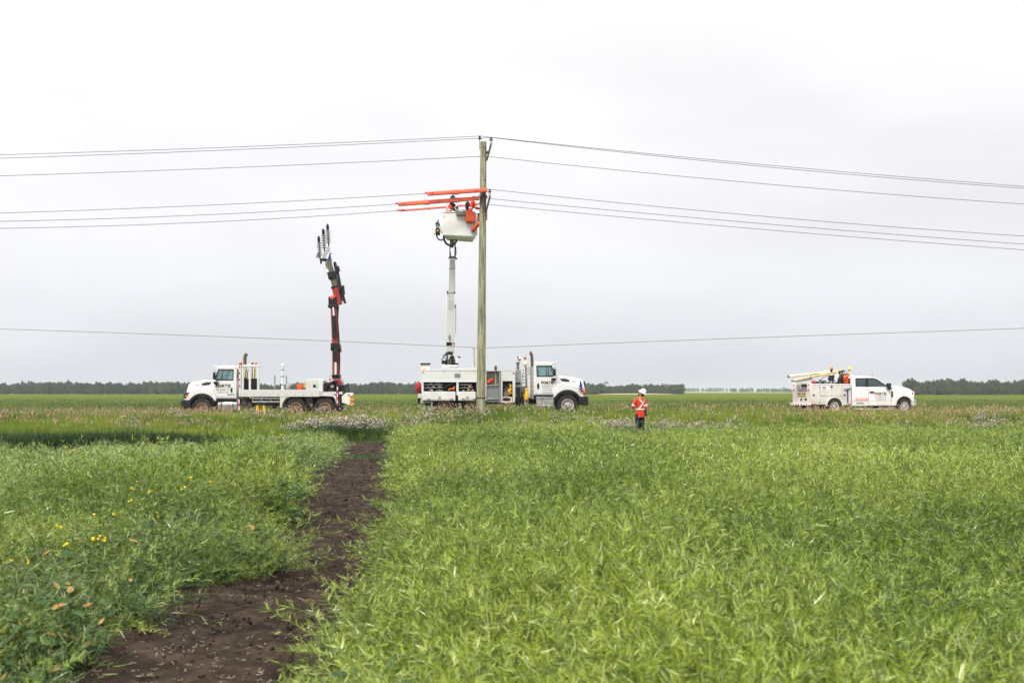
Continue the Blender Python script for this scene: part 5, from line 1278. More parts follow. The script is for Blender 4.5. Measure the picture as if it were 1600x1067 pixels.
mb = MB(); bx3(mb, 708.8, 541.5, 3.2, yb_-.15, 708.8, 535, 3.2, yb_-.35, .15); mb.build('boom_strap', 'sticker_orange', lb, bevel=.008)
mb = MB(); p = [q3(702, 530, yy_at(530)-.25, Q), q3(701, 526, yy_at(526)-.25, Q), q3(702.5, 522.5, yy_at(522)-.25, Q), q3(704, 526, yy_at(526)-.25, Q), q3(702, 532, yy_at(530)-.25, Q)]; mb.tube(p, .02, 5); mb.build('hook', 'steel', lb)
# jib links up to the bucket
mb = MB(); bx3(mb, 703.2, 404, 1.9, yy_at(404), 703, 383, 1.9, yy_at(383), .14); bx3(mb, 711, 404, 2.6, yy_at(404), 711.2, 384, 2.2, yy_at(384), .14); lk = mb.build_each('jib_link', 'white_body', MT, bevel=.01)
mb = MB(); bx3(mb, 706.5, 404.5, 8, yy_at(404), 706.5, 401, 7, yy_at(401), .25); bx3(mb, 703.6, 401, 2.2, yy_at(401)-.1, 703.4, 394, 1.8, yy_at(394)-.1, .1); bx3(mb, 712.5, 397, 1.6, yy_at(397)-.1, 712, 386, 1.6, yy_at(386)-.1, .1); mb.ball(q3(702, 403, yy_at(403)-.1, Q), .05); mb.ball(q3(713, 404, yy_at(403)-.1, Q), .05); mb.build('jib_pivot', 'rust', lk)
yk = (44.78-Y0)/KM
mb = MB(); mb.ball(q3(706.5, 372, yk, Q), (.15, .16, .12)); mb.tube([q3(706, 385, yy_at(383), Q), q3(706.5, 373, yk, Q)], [.09, .13], 8); mb.build('bucket_pivot', 'olive', MT, smooth=True)
mb = MB()
ca = [(693.4, 369), (694.2, 376), (697.5, 381), (703, 383.6), (709, 382.4), (712.6, 378), (713.5, 371)]
mb.tube([q3(a, b_, yk-.15, Q) for a, b_ in ca], .055, 8); mb.tube([q3(a, b_, yk-.2, Q) for a, b_ in ((681.7, 364), (682.5, 370), (685.5, 374.6), (690, 375.4), (693.6, 372.8))], .035, 8)
mb.tube([q3(a, b_, yk-.15, Q) for a, b_ in ((711, 380), (711.8, 388), (712.4, 396), (711, 404))], .02, 6)
mb.build('hydraulic_hose', 'black', MT, smooth=True)
# the two-man bucket (42 in deep), liner rim, control gear at its left end
def Pb(px, py, y): return q3(px, py, y, Q)
b0, b1 = yk-.33, yk+.35
mb = MB(); v = []
for (pxl, pyl, pxr, pyr, dy) in ((692, 331.2, 746.5, 333.5, 0), (692.6, 341, 746, 342, .0), (691.4, 367, 742, 369.5, .0), (696.5, 371, 738.5, 374, .10)):
    a = Pb(pxl, pyl, b0+dy); b_ = Pb(pxr, pyr, b0+dy); c_ = Pb(pxr, pyr, b0+dy); 
    v += [a, b_, (b_[0], b1-dy, b_[2]), (a[0], b1-dy, a[2])]
# open at the top: inner wall goes down 0.9 m
t_ = .035; xi0, xi1 = v[0][0]+t_, v[1][0]-t_
v += [(xi0, b0+t_, v[0][2]), (xi1, b0+t_, v[1][2]), (xi1, b1-t_, v[1][2]), (xi0, b1-t_, v[0][2])]
v += [(xi0, b0+t_, v[0][2]-.95), (xi1, b0+t_, v[1][2]-.95), (xi1, b1-t_, v[1][2]-.95), (xi0, b1-t_, v[0][2]-.95)]
f = []
for l_ in range(3):
    for k in range(4): f.append((l_*4+k, l_*4+(k+1) % 4, (l_+1)*4+(k+1) % 4, (l_+1)*4+k))
for k in range(4): f.append((16+k, 16+(k+1) % 4, k+0 if False else (k+1) % 4, k)); f.append((16+k, 16+(k+1) % 4, 20+(k+1) % 4, 20+k))
f += [(12, 13, 14, 15), (20, 21, 22, 23)]
mb.add(v, f); bk = mb.build('bucket', 'bucket_grey', MT, bevel=.03)
bp2 = MB(); a, b_ = Pb(697, 371.3, b0+.1), Pb(738.3, 374.2, b0+.1); bp2.add([(a[0], b0+.1, a[2]-.004), (b_[0], b0+.1, b_[2]-.004), (b_[0], b1-.1, b_[2]-.004), (a[0], b1-.1, a[2]-.004), (a[0], b0+.1, a[2]-.05), (b_[0], b0+.1, b_[2]-.05), (b_[0], b1-.1, b_[2]-.05), (a[0], b1-.1, a[2]-.05)], [(0,1,2,3), (7,6,5,4), (0,4,5,1), (1,5,6,2), (2,6,7,3), (3,7,4,0)]); bp2.build('bucket_floor', 'bucket_green', bk)
mb = MB(); mb.tube([Pb(692.3, 331.6, b0+.01), Pb(746.5, 333.7, b0+.01)], .03, 6); mb.tube([Pb(692.3, 331.6, b0+.01), (Pb(692.3, 331.6, b0)[0], b1, Pb(692.3, 331.6, b0)[2])], .03, 6); mb.tube([(Pb(692.3, 331.6, b0)[0], b1, Pb(692.3, 331.6, b0)[2]), (Pb(746.5, 333.7, b0)[0], b1, Pb(746.5, 333.7, b0)[2])], .03, 6); mb.build('rim', 'steel', bk)
mb = MB(); qbox(mb, 711.4, 729, 327, 332, b0-.22, b0-.01, Q); qbox(mb, 712.2, 728, 332, 335.6, b0-.2, b0-.02, Q); ty = mb.build('tool_tray', 'steel', bk, bevel=.02)
mb = MB(); qbox(mb, 717.6, 719.6, 328.4, 330.6, b0-.23, b0-.215, Q); qbox(mb, 721, 723, 328.4, 330.6, b0-.23, b0-.215, Q); mb.build('tray_marking', 'sticker_white', ty)
mb = MB(); qbox(mb, 688, 693, 350, 363, yk-.1, yk+.15, Q); qbox(mb, 677.4, 681, 355, 365.6, yk-.1, yk+.1, Q); cb_ = mb.build('bucket_bracket', 'bucket_grey', bk, bevel=.02)
mb = MB(); qbox(mb, 680.6, 687, 357, 366.6, yk-.2, yk+.1, Q); qbox(mb, 680.4, 686.4, 347, 352, yk-.15, yk+.05, Q)
for px, py in ((681.5, 350), (684.2, 345), (686, 352), (682.5, 354), (685, 356)): mb.tube([Pb(px, py+3, yk-.2), Pb(px+.4, py-1.5, yk-.15)], .035, 6)
mb.build('control_valves', 'black', cb_, bevel=.01)
mb = MB(); mb.ball(Pb(684, 361, yk-.22), .05); mb.build('valve_knob', 'yellow', cb_); mb = MB()
for px, py in ((683, 352), (685, 349), (686, 355)): mb.ball(Pb(px, py, yk-.22), .035)
mb.build('valve_cap', 'alu', cb_)
mb = MB(); qbox(mb, 693.2, 694.6, 336.5, 341, b0-.006, b0-.001, Q); mb.build('warning_strip', 'sticker_orange', bk)

# orange boxes and tube hanging at the bucket (lift off: things of their own)
def thing_at(name, px, py, Y, **kw):
    p = at(px, py, Y); return empty(name, p, **kw)
Yf = Y0+b0*KM
o_ = thing_at('tool_bag', 734.5, 346.5, Yf-.14, label='square orange tool bag hanging on the right front of the raised bucket', cat='bag')
s_ = Yf/F
MB().prism([(-7.2*s_, -.02), (-6.2*s_, 15.6*s_), (8.0*s_, 13.5*s_), (7.6*s_, -1.2*s_)], -.12, .12).build('bag_body', 'orange_hv', o_, bevel=.03)
MB().box(-6.2*s_, 8*s_, -.125, .125, 14*s_, 15*s_).build('flap', 'hose_orange', o_, bevel=.01)
MB().tube([(-5*s_, .05, 15*s_), (-4*s_, .13, 17*s_), (5*s_, .13, 16*s_), (6*s_, .05, 13.5*s_)], .015, 5).build('strap', 'black', o_)
o_ = thing_at('line_hose_piece', 741.5, 356, Yf-.12, label='short orange tube hanging aslant below the orange bag at the bucket corner', cat='tube')
MB().tube([(-4.2*s_, 0, -4.6*s_), (6.5*s_, 0, 6.5*s_)], .10, 14, caps=False).build('tube', 'hose_orange', o_, smooth=True)
MB().tube([(-4.3*s_, 0, -4.7*s_), (-3.6*s_, 0, -4.0*s_)], .112, 14, caps=False).build('tube_lip', 'red_lens', o_)
o_ = thing_at('rubber_blanket', 748, 336, Yf+.2, label='orange rubber blanket hanging behind the pole, at the right end of the bucket', cat='blanket')
MB().prism([(-1.5*s_, 0), (-2.2*s_, -8*s_), (.5*s_, -13*s_), (3*s_, -6*s_), (2.5*s_, 1*s_)], -.1, .1).build('blanket', 'orange_hv', o_, bevel=.02)
MB().box(-2.6*s_, 2*s_, -.12, .12, -.02, 2*s_).build('blanket_clip', 'black', o_)

# red bag at the rear, orange bag and shovel on the access bay, yellow block, flag
x = at(654, 614, Y0+.6)
o_ = thing_at('duffel_bag', 654.2, 614.5, Y0+.55, label='crumpled red bag hanging on the rear end of the bucket truck', cat='bag')
s_ = Y0/F; rr = random.Random(5); mb = MB()
for k in range(9): mb.ball((rr.uniform(-2.0, 2.0)*s_, rr.uniform(-.2, .2), (1.5+k*1.7)*s_), (rr.uniform(.07, .13), .15, rr.uniform(.06, .1)))
mb.build('bag_body', 'red_cloth', o_, smooth=True); MB().tube([(-.05, 0, 15*s_), (.0, 0, 17.5*s_), (.06, 0, 15*s_)], .012, 5).build('strap', 'black', o_)
o_ = thing_at('tool_bag', 765, 600.8, Y0+.3, label='orange bag lying on the chequer plate shelf just right of the pole', cat='bag')
rr = random.Random(8); mb = MB()
for k in range(10): mb.ball((rr.uniform(-4.5, 4.5)*s_, rr.uniform(-.1, .1), rr.uniform(2.2, 8.4)*s_), (rr.uniform(.08, .14), .12, rr.uniform(.05, .09)))
mb.build('bag_body', 'orange_hv', o_, smooth=True); MB().tube([(-.15, -.1, 5*s_), (-.1, -.17, 3*s_), (.1, -.17, 3.4*s_), (.18, -.1, 7*s_)], .014, 5).build('strap', 'black', o_)
o_ = thing_at('shovel', 774.8, 603.5, Y0+.1, label='upright brown shovel standing at the chequer plate bay of the bucket truck', cat='shovel')
MB().tube([(0, 0, 0), (-.3*s_, 0, 24*s_)], .028, 8).build('shaft', 'tan_metal', o_, smooth=True)
MB().prism([(-.07, 24*s_), (-.075, 30*s_), (0, 33.5*s_), (.06, 30*s_), (.05, 24*s_)], -.012, .012).build('blade', 'rust', o_, bevel=.004)
o_ = thing_at('hand_pump', 822.2, 624.5, Y0+.05, label='yellow and orange hydraulic hand tool standing behind the cab of the bucket truck', cat='tool')
MB().tube([(0, 0, 0), (.2*s_, 0, 5*s_), (.8*s_, 0, 11*s_), (.6*s_, 0, 15*s_)], [.10, .11, .085, .04], 10).build('tool_body', 'yellow', o_, smooth=True)
MB().tube([(-2*s_, 0, 16*s_), (2.6*s_, 0, 17.2*s_), (3.2*s_, 0, 14.5*s_)], .045, 8).build('tool_handle', 'yellow', o_, smooth=True)
# flag draped on the hood corner
o_ = thing_at('flag', 907.5, 596.5, Y0-.06, label='blue and white flag with orange edge draped over the bucket truck hood', cat='flag')
def cloth(pts, y, m, nm, th=.02):
    MB().prism([(a*s_, -b_*s_) for a, b_ in pts], y, y+th).build(nm, m, o_, bevel=.006)
cloth([(-1.0, -3), (.4, 0), (2.4, 4), (2.6, 10), (1.0, 12.5), (-3.4, 11.6), (-3.4, 8), (-1.8, 4)], -.02, 'blue_flag', 'blue_cloth')
cloth([(.4, 0), (3.6, 5), (5, 9), (7, 16), (5.6, 16.6), (3.2, 13), (1.0, 12.4), (2.4, 8)], .0, 'sticker_white', 'white_cloth')
cloth([(2.4, 8.5), (4.2, 9), (6.2, 14), (7.2, 18.5), (6.0, 18.2), (4.8, 14), (3.0, 12)], -.025, 'sticker_orange', 'orange_cloth')
cloth([(-2.6, 8), (-1.2, 8.6), (-1, 10.6), (-2.8, 10.2)], -.028, 'sticker_white', 'crest')
# ------------------------------------------------------------------ service pickup (right)
PY = 53.0; th = math.radians(12.6)
nx0, ny0 = (1304-800)/F*PY, PY
PT = empty('service_pickup', (nx0-math.sin(th), ny0+math.cos(th), .585), th, label='white extended cab service pickup with utility body and folded crane boom, parked on the right', cat='pickup')
def PB(): return MB()
def tl(zx, zy): return ((zx-585)/198.0, (650-zy)/219.0)
def pp(pts, y0, y1, mb=None): return (mb or MB()).prism([tl(*p) for p in pts], y0, y1)
def pb(mb, a, b_, c_, d_, y0, y1):
    x0, z1 = tl(a, c_); x1, z0 = tl(b_, d_); return mb.box(x0, x1, y0, y1, z0, z1)
def parch(cx, r, k=12, zc=.41): return [(cx+r*math.cos(math.pi*i/k), zc+r*math.sin(math.pi*i/k)) for i in range(k+1)]
# utility body
ub_ = [(-1.34, .50), (-1.34, 1.60), (.98, 1.60), (.98, .47), (.50, .47)] + [(.50, .5)] + parch(0, .47)[1:-1] + [(-.50, .5)]
for y0, y1 in ((-1.0, -.58), (.58, 1.0)):
    s_ = MB().prism(ub_, y0, y1).build('side_locker', 'pickup_body', PT, bevel=.015)
    if y0 < 0:
        mb = MB(); pb(mb, 322, 780, 303, 312, -1.012, -.58); mb.build('top_edge', 'pickup_cab', s_, bevel=.004)
        mb = MB()
        for a, b_, c_, d_ in ((418, 421, 318, 438), (418, 668, 436, 439), (672, 675, 318, 545), (418, 421, 318, 548), (322, 780, 313, 315), (552, 554, 318, 437)): pb(mb, a, b_, c_, d_, -1.004, -.99)
        mb.build('door_gap', 'letter_grey', s_)
        mb = MB()
        for a, b_ in ((345, 430), (552, 333), (702, 430), (552, 437), (660, 437), (440, 437), (412, 340), (415, 525)): xx, zz = tl(a, b_); w_ = .05 if (a, b_) in ((345, 430), (552, 333), (702, 430)) else .022; mb.box(xx-w_, xx+w_, -1.02, -1.0, zz-w_*.9, zz+w_*.9)
        mb.build('latch', 'black', s_, bevel=.004)
        mb = MB(); pb(mb, 428, 515, 322, 366, -1.006, -.99); st_ = mb.build('sticker', 'sticker_white', s_)
        mb = MB(); pb(mb, 438, 488, 330, 352, -1.009, -.99); mb.build('sticker_print', 'letter_grey', st_); mb = MB(); pb(mb, 445, 490, 356, 361, -1.009, -.99); mb.build('sticker_line', 'olive', st_)
        mb = MB(); pb(mb, 330, 368, 530, 538, -1.006, -.99); pb(mb, 745, 775, 528, 538, -1.006, -.99); mb.build_each('reflector', 'red_lens', s_)
        fl_ = parch(0, .52) + parch(0, .45)[::-1]
        MB().prism(fl_, -1.03, -.97).build('wheel_arch_trim', 'pickup_body', s_, bevel=.008)
# blue T handle tool strapped to the locker
x, z = tl(735, 440)
mb = MB(); mb.tube([(tl(735, 520)[0], -1.05, tl(735, 520)[1]), (tl(735, 362)[0], -1.05, tl(735, 362)[1])], .032, 8); mb.tube([(tl(694, 372)[0], -1.05, tl(694, 369)[1]), (tl(735, 360)[0], -1.06, tl(735, 360)[1]), (tl(770, 352)[0], -1.05, tl(770, 352)[1])], .03, 8)
mb.build('tee_handle', 'blue', PT, smooth=True)
mb = MB(); mb.box(-1.30, .98, -.6, .6, .55, 1.15); mb.build('bed', 'pickup_body', PT)
# tail: panels, lamps, drawers, bumper
mb = MB(); mb.box(-1.37, -1.30, -.98, .98, .52, 1.16); tg = mb.build('tailgate', 'pickup_body', PT, bevel=.01)
mb = MB(); mb.box(-1.385, -1.37, -.50, .45, 1.02, 1.14); mb.box(-1.385, -1.37, -.50, .45, .90, .99); dr_ = mb.build('drawer', 'tan_metal', tg, bevel=.01)
mb = MB(); mb.box(-1.39, -1.385, -.42, -.10, 1.05, 1.10); mb.box(-1.39, -1.385, .05, .38, 1.05, 1.10); mb.box(-1.39, -1.385, -.42, .38, .92, .95); mb.box(-1.385, -1.37, -.05, .10, .68, .83); mb.box(-1.385, -1.37, -.55, -.35, .72, .82); mb.build('drawer_shadow_gap', 'black', dr_)
for yy in (-.80, .80):
    mb = MB(); mb.box(-1.38, -1.30, yy-.16, yy+.16, 1.16, 1.66); cp_ = mb.build('tail_panel', 'pickup_cab', PT, bevel=.02)
    for zz, m_, r in ((1.53, 'amber', .07), (1.28, 'red_lens', .065), (1.40, 'white_lens', .04)):
        MB().lathe([(r, -1.40), (r*.9, -1.41), (.001, -1.412)], (0, yy, zz), 'x', 14).build('tail_lamp', m_, cp_)
mb = MB(); mb.box(-1.36, -1.33, -.62, .62, 1.60, 1.66); mb.box(-1.36, -1.33, -.62, -.56, 1.16, 1.62); mb.box(-1.36, -1.33, .56, .62, 1.16, 1.62); mb.build('tail_frame', 'pickup_body', PT, bevel=.008)
mb = MB(); mb.box(-1.1, -.9, -.55, .55, 1.15, 1.6); mb.build('load', 'black', PT, bevel=.04)
mb = MB(); mb.box(-1.30, -1.12, -.35, .1, 1.16, 1.42); mb.ball((-1.25, .3, 1.3), (.1, .16, .14)); mb.build('vise', 'steel', PT, bevel=.03)
mb = MB(); mb.box(-1.55, -1.36, -1.0, 1.0, .46, .56); bpb = mb.build('bumper', 'sticker_white', PT, bevel=.01)
mb = MB()
for k in range(7): mb.box(-1.556, -1.545, -.95+k*.29, -.80+k*.29, .475, .545)
for k in range(2): mb.box(-1.50+k*.1, -1.45+k*.1, -1.006, -1.0, .475, .545)
mb.build_each('red_stripe', 'red_lens', bpb)
mb = MB(); mb.box(-1.45, -1.2, -.2, .2, .30, .46); mb.box(-1.3, -.55, -.8, .8, .34, .5); mb.tube([(-1.15, -.7, .5), (-1.1, -.7, .05)], .03, 6); mb.build('hitch', 'black', PT, bevel=.01)
# cab: lower shell with wheel openings, pillars, glass, roof
cabp = [(1.05, .43), (1.05, 1.40), (1.10, 1.44), (3.35, 1.44), (3.40, 1.42), (4.15, 1.40), (4.52, 1.33), (4.70, 1.22), (4.77, 1.06), (4.78, .72), (4.72, .55), (4.70, .50)] + parch(4.17, .53, zc=.43)[1:-1] + [(3.62, .43)]
mb = MB().prism(cabp, -.99, -.78); mb.prism(cabp, .78, .99); cb2 = mb.build('side_panel', 'pickup_cab', PT, bevel=.03)
mb = MB(); mb.prism([(3.30, 1.30), (3.30, 1.47), (3.6, 1.485), (4.2, 1.455), (4.55, 1.36), (4.72, 1.22), (4.76, 1.0), (4.70, .95)], -.84, .84); hd_ = mb.build('hood', 'pickup_cab', PT, bevel=.05, seg=3)
mb = MB().box(1.08, 3.62, -.9, .9, .45, .75); mb.box(1.06, 1.14, -.9, .9, .5, 1.45); mb.build('floor', 'black', PT)
mb = MB().box(4.60, 4.82, -.80, .80, .62, 1.22); gr_ = mb.build('grille', 'black', PT, bevel=.02)
mb = MB()
for k in range(3): mb.box(4.815, 4.83, -.55, .55, .78+k*.14, .82+k*.14)
mb.build('grille_bars', 'alu', gr_)
for yy in (-1, 1):
    mb = MB(); mb.box(4.58, 4.80, min(yy*.995, yy*.62), max(yy*.995, yy*.62), .92, 1.20); hl = mb.build('headlight', 'white_lens', PT, bevel=.03)
    mb = MB(); mb.box(4.64, 4.72, min(yy*.985, yy*1.0), max(yy*.985, yy*1.003), 1.02, 1.17); mb.build('turn_signal', 'red_lens' if yy < 0 else 'amber', hl)
mb = MB(); mb.prism([(4.56, .48), (4.60, .74), (4.90, .74), (4.93, .62), (4.90, .46), (4.70, .40)], -1.0, 1.0); mb.build('bumper', 'alu', PT, bevel=.03)
roofp = [(1.05, 1.90), (1.05, 1.96), (1.12, 2.0), (1.8, 2.02), (2.25, 1.99), (2.55, 1.91), (2.50, 1.87)]
mb = MB(); mb.prism(roofp, -.80, .80); rf_ = mb.build('roof', 'pickup_cab', PT, bevel=.04, seg=3)
for yy in (-1, 1):
    ya, yb3 = (-.94, -.80) if yy < 0 else (.80, .94)
    lean_ = 0
    mb = MB(); mb.prism([(1.05, 1.40), (1.05, 1.95), (1.32, 1.95), (1.28, 1.88), (1.33, 1.42)], ya, yb3)
    mb.prism([(1.28, 1.95), (2.30, 1.97), (2.58, 1.90), (3.36, 1.45), (3.25, 1.44), (2.50, 1.86), (2.28, 1.90), (1.28, 1.89)], ya, yb3)
    pl_ = mb.build('pillars', 'pickup_cab', PT, bevel=.015)
    mb = MB(); mb.prism([(1.29, 1.89), (2.28, 1.90), (2.50, 1.86), (3.05, 1.55), (3.02, 1.30), (2.56, 1.37), (1.38, 1.39), (1.30, 1.5)], ya-.006 if yy < 0 else yb3-.06, ya+.06 if yy < 0 else yb3+.006); wn = mb.build('side_window', 'glass_tint', PT)
    mb = MB(); y_a, y_b = (ya-.012, ya-.004) if yy < 0 else (yb3+.004, yb3+.012)
    mb.prism([(1.90, 1.89), (2.02, 1.89), (2.04, 1.38), (1.86, 1.38)], y_a, y_b)
    mb.prism([(1.27, 1.91), (2.30, 1.92), (2.52, 1.88), (3.10, 1.54), (3.08, 1.50), (2.50, 1.845), (2.28, 1.88), (1.31, 1.87)], y_a, y_b); mb.prism([(1.27, 1.91), (1.31, 1.89), (1.35, 1.42), (1.40, 1.37), (1.32, 1.37), (1.29, 1.42)], y_a, y_b); mb.prism([(1.34, 1.40), (2.56, 1.40), (3.02, 1.34), (3.1, 1.40), (3.1, 1.28), (2.56, 1.34), (1.34, 1.36)], y_a, y_b)
    mb.build('seal', 'black', wn)
# lower belt sits at 1.44 so fill above belt dips for the door glass (black trim proud of the panel)
mb = MB(); mb.prism([(2.52, 1.90), (2.56, 1.90), (3.36, 1.46), (3.30, 1.44)], -.80, .80); mb.build('windscreen', 'glass', PT)
mb = MB(); mb.box(1.06, 1.075, -.75, .75, 1.45, 1.88); mb.build('rear_window', 'glass_dark', PT)
for yy in (-.6, .15):
    mb = MB(); mb.box(1.45, 1.60, yy, yy+.45, .8, 1.75); mb.box(2.15, 2.30, yy, yy+.45, .8, 1.72); mb.build('seat', 'black', PT, bevel=.05)
mb = MB(); mb.box(2.85, 3.3, -.8, .8, 1.2, 1.46); mb.build('dashboard', 'black', PT, bevel=.05)
mb = MB(); mb.prism([tl(*p) for p in ((988, 348), (988, 548), (1252, 548), (1252, 365), (1180, 362))], -.999, -.985); dd_ = mb.build('door', 'pickup_cab', PT, bevel=.006)
mb = MB()
for a in (986, 1254): pb(mb, a, a+3, 350, 552, -1.001, -.985)
pb(mb, 796, 1254, 500, 502, -1.001, -.985)
mb.build('door_gap', 'letter_grey', dd_)
mb = MB(); pb(mb, 1000, 1048, 388, 408, -1.03, -.985); mb.build('handle', 'black', dd_, bevel=.012)
mb = MB(); pb(mb, 1258, 1276, 388, 455, -1.004, -.985); mb.build('fender_vent', 'black', PT)
mb = MB(); pb(mb, 835, 975, 467, 492, -1.002, -.985); bn = mb.build('banner_sticker', 'banner', PT)
mb = MB()
for k in range(9): pb(mb, 846+k*12, 855+k*12, 474, 484, -1.005, -1.001)
mb.build('banner_print', 'sticker_white', bn)
mb = MB(); pb(mb, 845, 868, 514, 538, -1.002, -.985); pb(mb, 876, 926, 516, 536, -1.002, -.985); mb.build('small_print', 'letter_grey', PT)
x, z = tl(1127, 432); logo(PT, x, -1.001, z, .72, tail=1)
mb = MB().prism(parch(4.17, .585, zc=.43)+parch(4.17, .50, zc=.43)[::-1], -1.035, -.96); mb.build('wheel_arch_trim', 'pickup_body', PT, bevel=.01)
mb = MB(); pb(mb, 1190, 1232, 290, 335, -1.20, -1.02); pb(mb, 1205, 1240, 335, 362, -1.2, -1.02); pb(mb, 1205, 1240, 355, 368, -1.1, -.9); mb.build('mirror', 'black', PT, bevel=.03)
mb = MB(); pb(mb, 800, 1300, 586, 600, -1.05, -.86); 
for zx in (830, 1250): pb(mb, zx, zx+12, 560, 590, -.95, -.85)
mb.build('step_bar', 'alu', PT, bevel=.015)
for xx in (0, 4.17):
    for yw, fc in ((-.98, -1), (.98, 1)): wheel(PT, xx, yw, .41, .41, .27, .24, 'rim_pale', spokes=8, face=fc)
mb = MB(); mb.tube([(0, -.8, .41), (0, .8, .41)], .07); mb.tube([(4.17, -.8, .41), (4.17, .8, .41)], .06); mb.ball((0, 0, .41), .16); mb.box(-1.2, 4.6, -.45, -.37, .42, .55); mb.box(-1.2, 4.6, .37, .45, .42, .55); mb.box(2.6, 3.5, -.6, .1, .28, .5); mb.build('axle', 'undercarriage', PT)
# roof aerials and lamps
mb = MB(); 
for zx, h in ((825, .30), (900, .30)): mb.tube([(tl(zx, 0)[0], -.2, 2.0), (tl(zx, 0)[0], -.2, 2.0+h)], .011, 5); mb.lathe([(.03, 0), (.02, .06)], (tl(zx, 0)[0], -.2, 2.01), 'z', 8)
mb.tube([(tl(998, 0)[0], 0, 2.05), (tl(998, 0)[0], 0, 2.27)], .010, 5); mb.tube([(3.42, .85, 1.42), (3.42, .85, 2.30)], .009, 5); mb.build('aerial', 'letter_grey', PT)
mb = MB(); mb.lathe([(.07, 0), (.06, .05), (.001, .08)], (tl(998, 0)[0], 0, 2.0), 'z', 14); mb.build('roof_dome', 'white_lens', PT, smooth=True)
mb = MB(); mb.ball((4.25, .55, 1.52), (.10, .10, .07)); mb.tube([(4.25, .55, 1.42), (4.25, .55, 1.5)], .03); mb.build('hood_lamp', 'white_lens', PT, smooth=True)
def tc(zx, zy): x_, z_ = tl(zx, zy); return (x_+.47, z_)
# folded boom on the body: long pale tube over a cream box beam
mb = MB(); mb.tube([(tc(82, 0)[0], .15, tc(0, 212)[1]), (tc(565, 0)[0], .0, tc(0, 152)[1])], .068, 14); bo = mb.build('boom_tube', 'cream', PT, smooth=True)
mb = MB(); mb.tube([(tc(78, 0)[0], .15, tc(0, 212.5)[1]), (tc(92, 0)[0], .15, tc(0, 211)[1])], .085, 14); mb.build('tube_cap', 'steel', bo)
mb = MB(); mb.prism([tc(130, 272), tc(130, 248), tc(620, 140), tc(640, 150), tc(640, 170)], -.12, .04); bo2 = mb.build('boom_beam', 'cream', PT, bevel=.02)
mb = MB(); mb.prism([tc(136, 262), tc(136, 254), tc(620, 152), tc(620, 160)], -.135, -.12); mb.prism([tc(300, 235), tc(300, 225), tc(620, 158), tc(620, 172)], -.138, -.12); mb.build('beam_stripe', 'tan_metal', bo2)
mb = MB(); mb.prism([tc(150, 282), tc(150, 270), tc(340, 232), tc(340, 246)], -.1, .1); mb.tube([(tc(100, 0)[0], -.05, tc(0, 262)[1]), (tc(150, 0)[0], -.05, tc(0, 262)[1])], .06, 8); mb.tube([(tc(246, 0)[0], -.1, tc(0, 170)[1]), (tc(246, 0)[0], -.1, tc(0, 235)[1])], .012, 5); mb.build('boom_cylinder', 'steel', PT, bevel=.01)
mb = MB(); mb.tube([(tc(300, 0)[0], -.15, tc(0, 225)[1]), (tc(310, 0)[0], -.17, tc(0, 195)[1]), (tc(350, 0)[0], -.17, tc(0, 182)[1]), (tc(420, 0)[0], -.15, tc(0, 180)[1])], .014, 5); mb.tube([(tc(420, 0)[0], -.15, tc(0, 290)[1]), (tc(450, 0)[0], -.2, tc(0, 220)[1]), (tc(520, 0)[0], -.15, tc(0, 200)[1])], .014, 5); mb.build('boom_hose', 'black', PT)
mb = MB(); mb.prism([tc(560, 290), tc(570, 200), tc(625, 170), tc(640, 195), tc(608, 290)], -.25, .25); cr2 = mb.build('crane_post', 'pickup_cab', PT, bevel=.02)
mb = MB(); mb.prism([tc(548, 250), tc(560, 195), tc(585, 195), tc(566, 262)], -.28, .2); mb.prism([tc(612, 290), tc(618, 235), tc(640, 215), tc(676, 180), tc(680, 290)], -.4, .3); mb.prism([tc(668, 195), tc(700, 175), tc(745, 175), tc(745, 190)], -.3, .3); mb.build('crane_motor', 'black', PT, bevel=.03)
mb = MB(); 
for a, b_, r in ((640, 150, .08), (665, 140, .07), (705, 140, .07), (690, 155, .05)): mb.ball((tc(a, 0)[0], -.05, tc(0, b_)[1]), r, 10, 8)
mb.build('boom_head', 'tan_metal', PT, smooth=True)
mb = MB(); 
for a, b_, r in ((655, 160, .06), (710, 150, .05), (645, 180, .06), (685, 168, .04)): mb.ball((tc(a, 0)[0], -.13, tc(0, b_)[1]), r, 8, 6)
mb.tube([(tc(640, 0)[0], -.1, tc(0, 175)[1]), (tc(700, 0)[0], -.1, tc(0, 140)[1])], .05, 6); mb.build('boom_pulley', 'black', PT)
mb = MB(); mb.tube([(tc(752, 0)[0], -.3, tc(0, 180)[1]), (tc(752, 0)[0], -.3, tc(0, 136)[1])], .055, 10); mb.box(tc(745, 0)[0], tc(775, 0)[0], -.5, .5, tc(0, 300)[1], tc(0, 185)[1]); mb.build('rack', 'pickup_body', PT, bevel=.01)
beacon(PT, (tc(752, 0)[0], -.3, tc(0, 130)[1]), 'amber_lit', .065, .17); beacon(PT, (tc(562, 0)[0], -.1, tc(0, 122)[1]), 'amber', .075, .12)
mb = MB(); mb.tube([(tc(562, 0)[0], -.1, tc(0, 160)[1]), (tc(562, 0)[0], -.1, tc(0, 125)[1])], .05, 8); mb.build('beacon_post', 'black', PT)
mb = MB(); rr = random.Random(4)
for k in range(26): mb.ball((tc(rr.uniform(330, 590), 0)[0], rr.uniform(-.4, .3), 1.52+rr.uniform(.03, .22)), (rr.uniform(.05, .14), .1, rr.uniform(.03, .07)), 8, 6)
for k in range(10):
    a = rr.uniform(330, 560); mb.tube([(tc(a, 0)[0], -.3, 1.6), (tc(a+20, 0)[0], -.35, 1.6+rr.uniform(.08, .28)), (tc(a+60, 0)[0], -.3, 1.62)], .015, 5)
mb.build('cables_and_hoses', 'black', PT)
mb = MB()
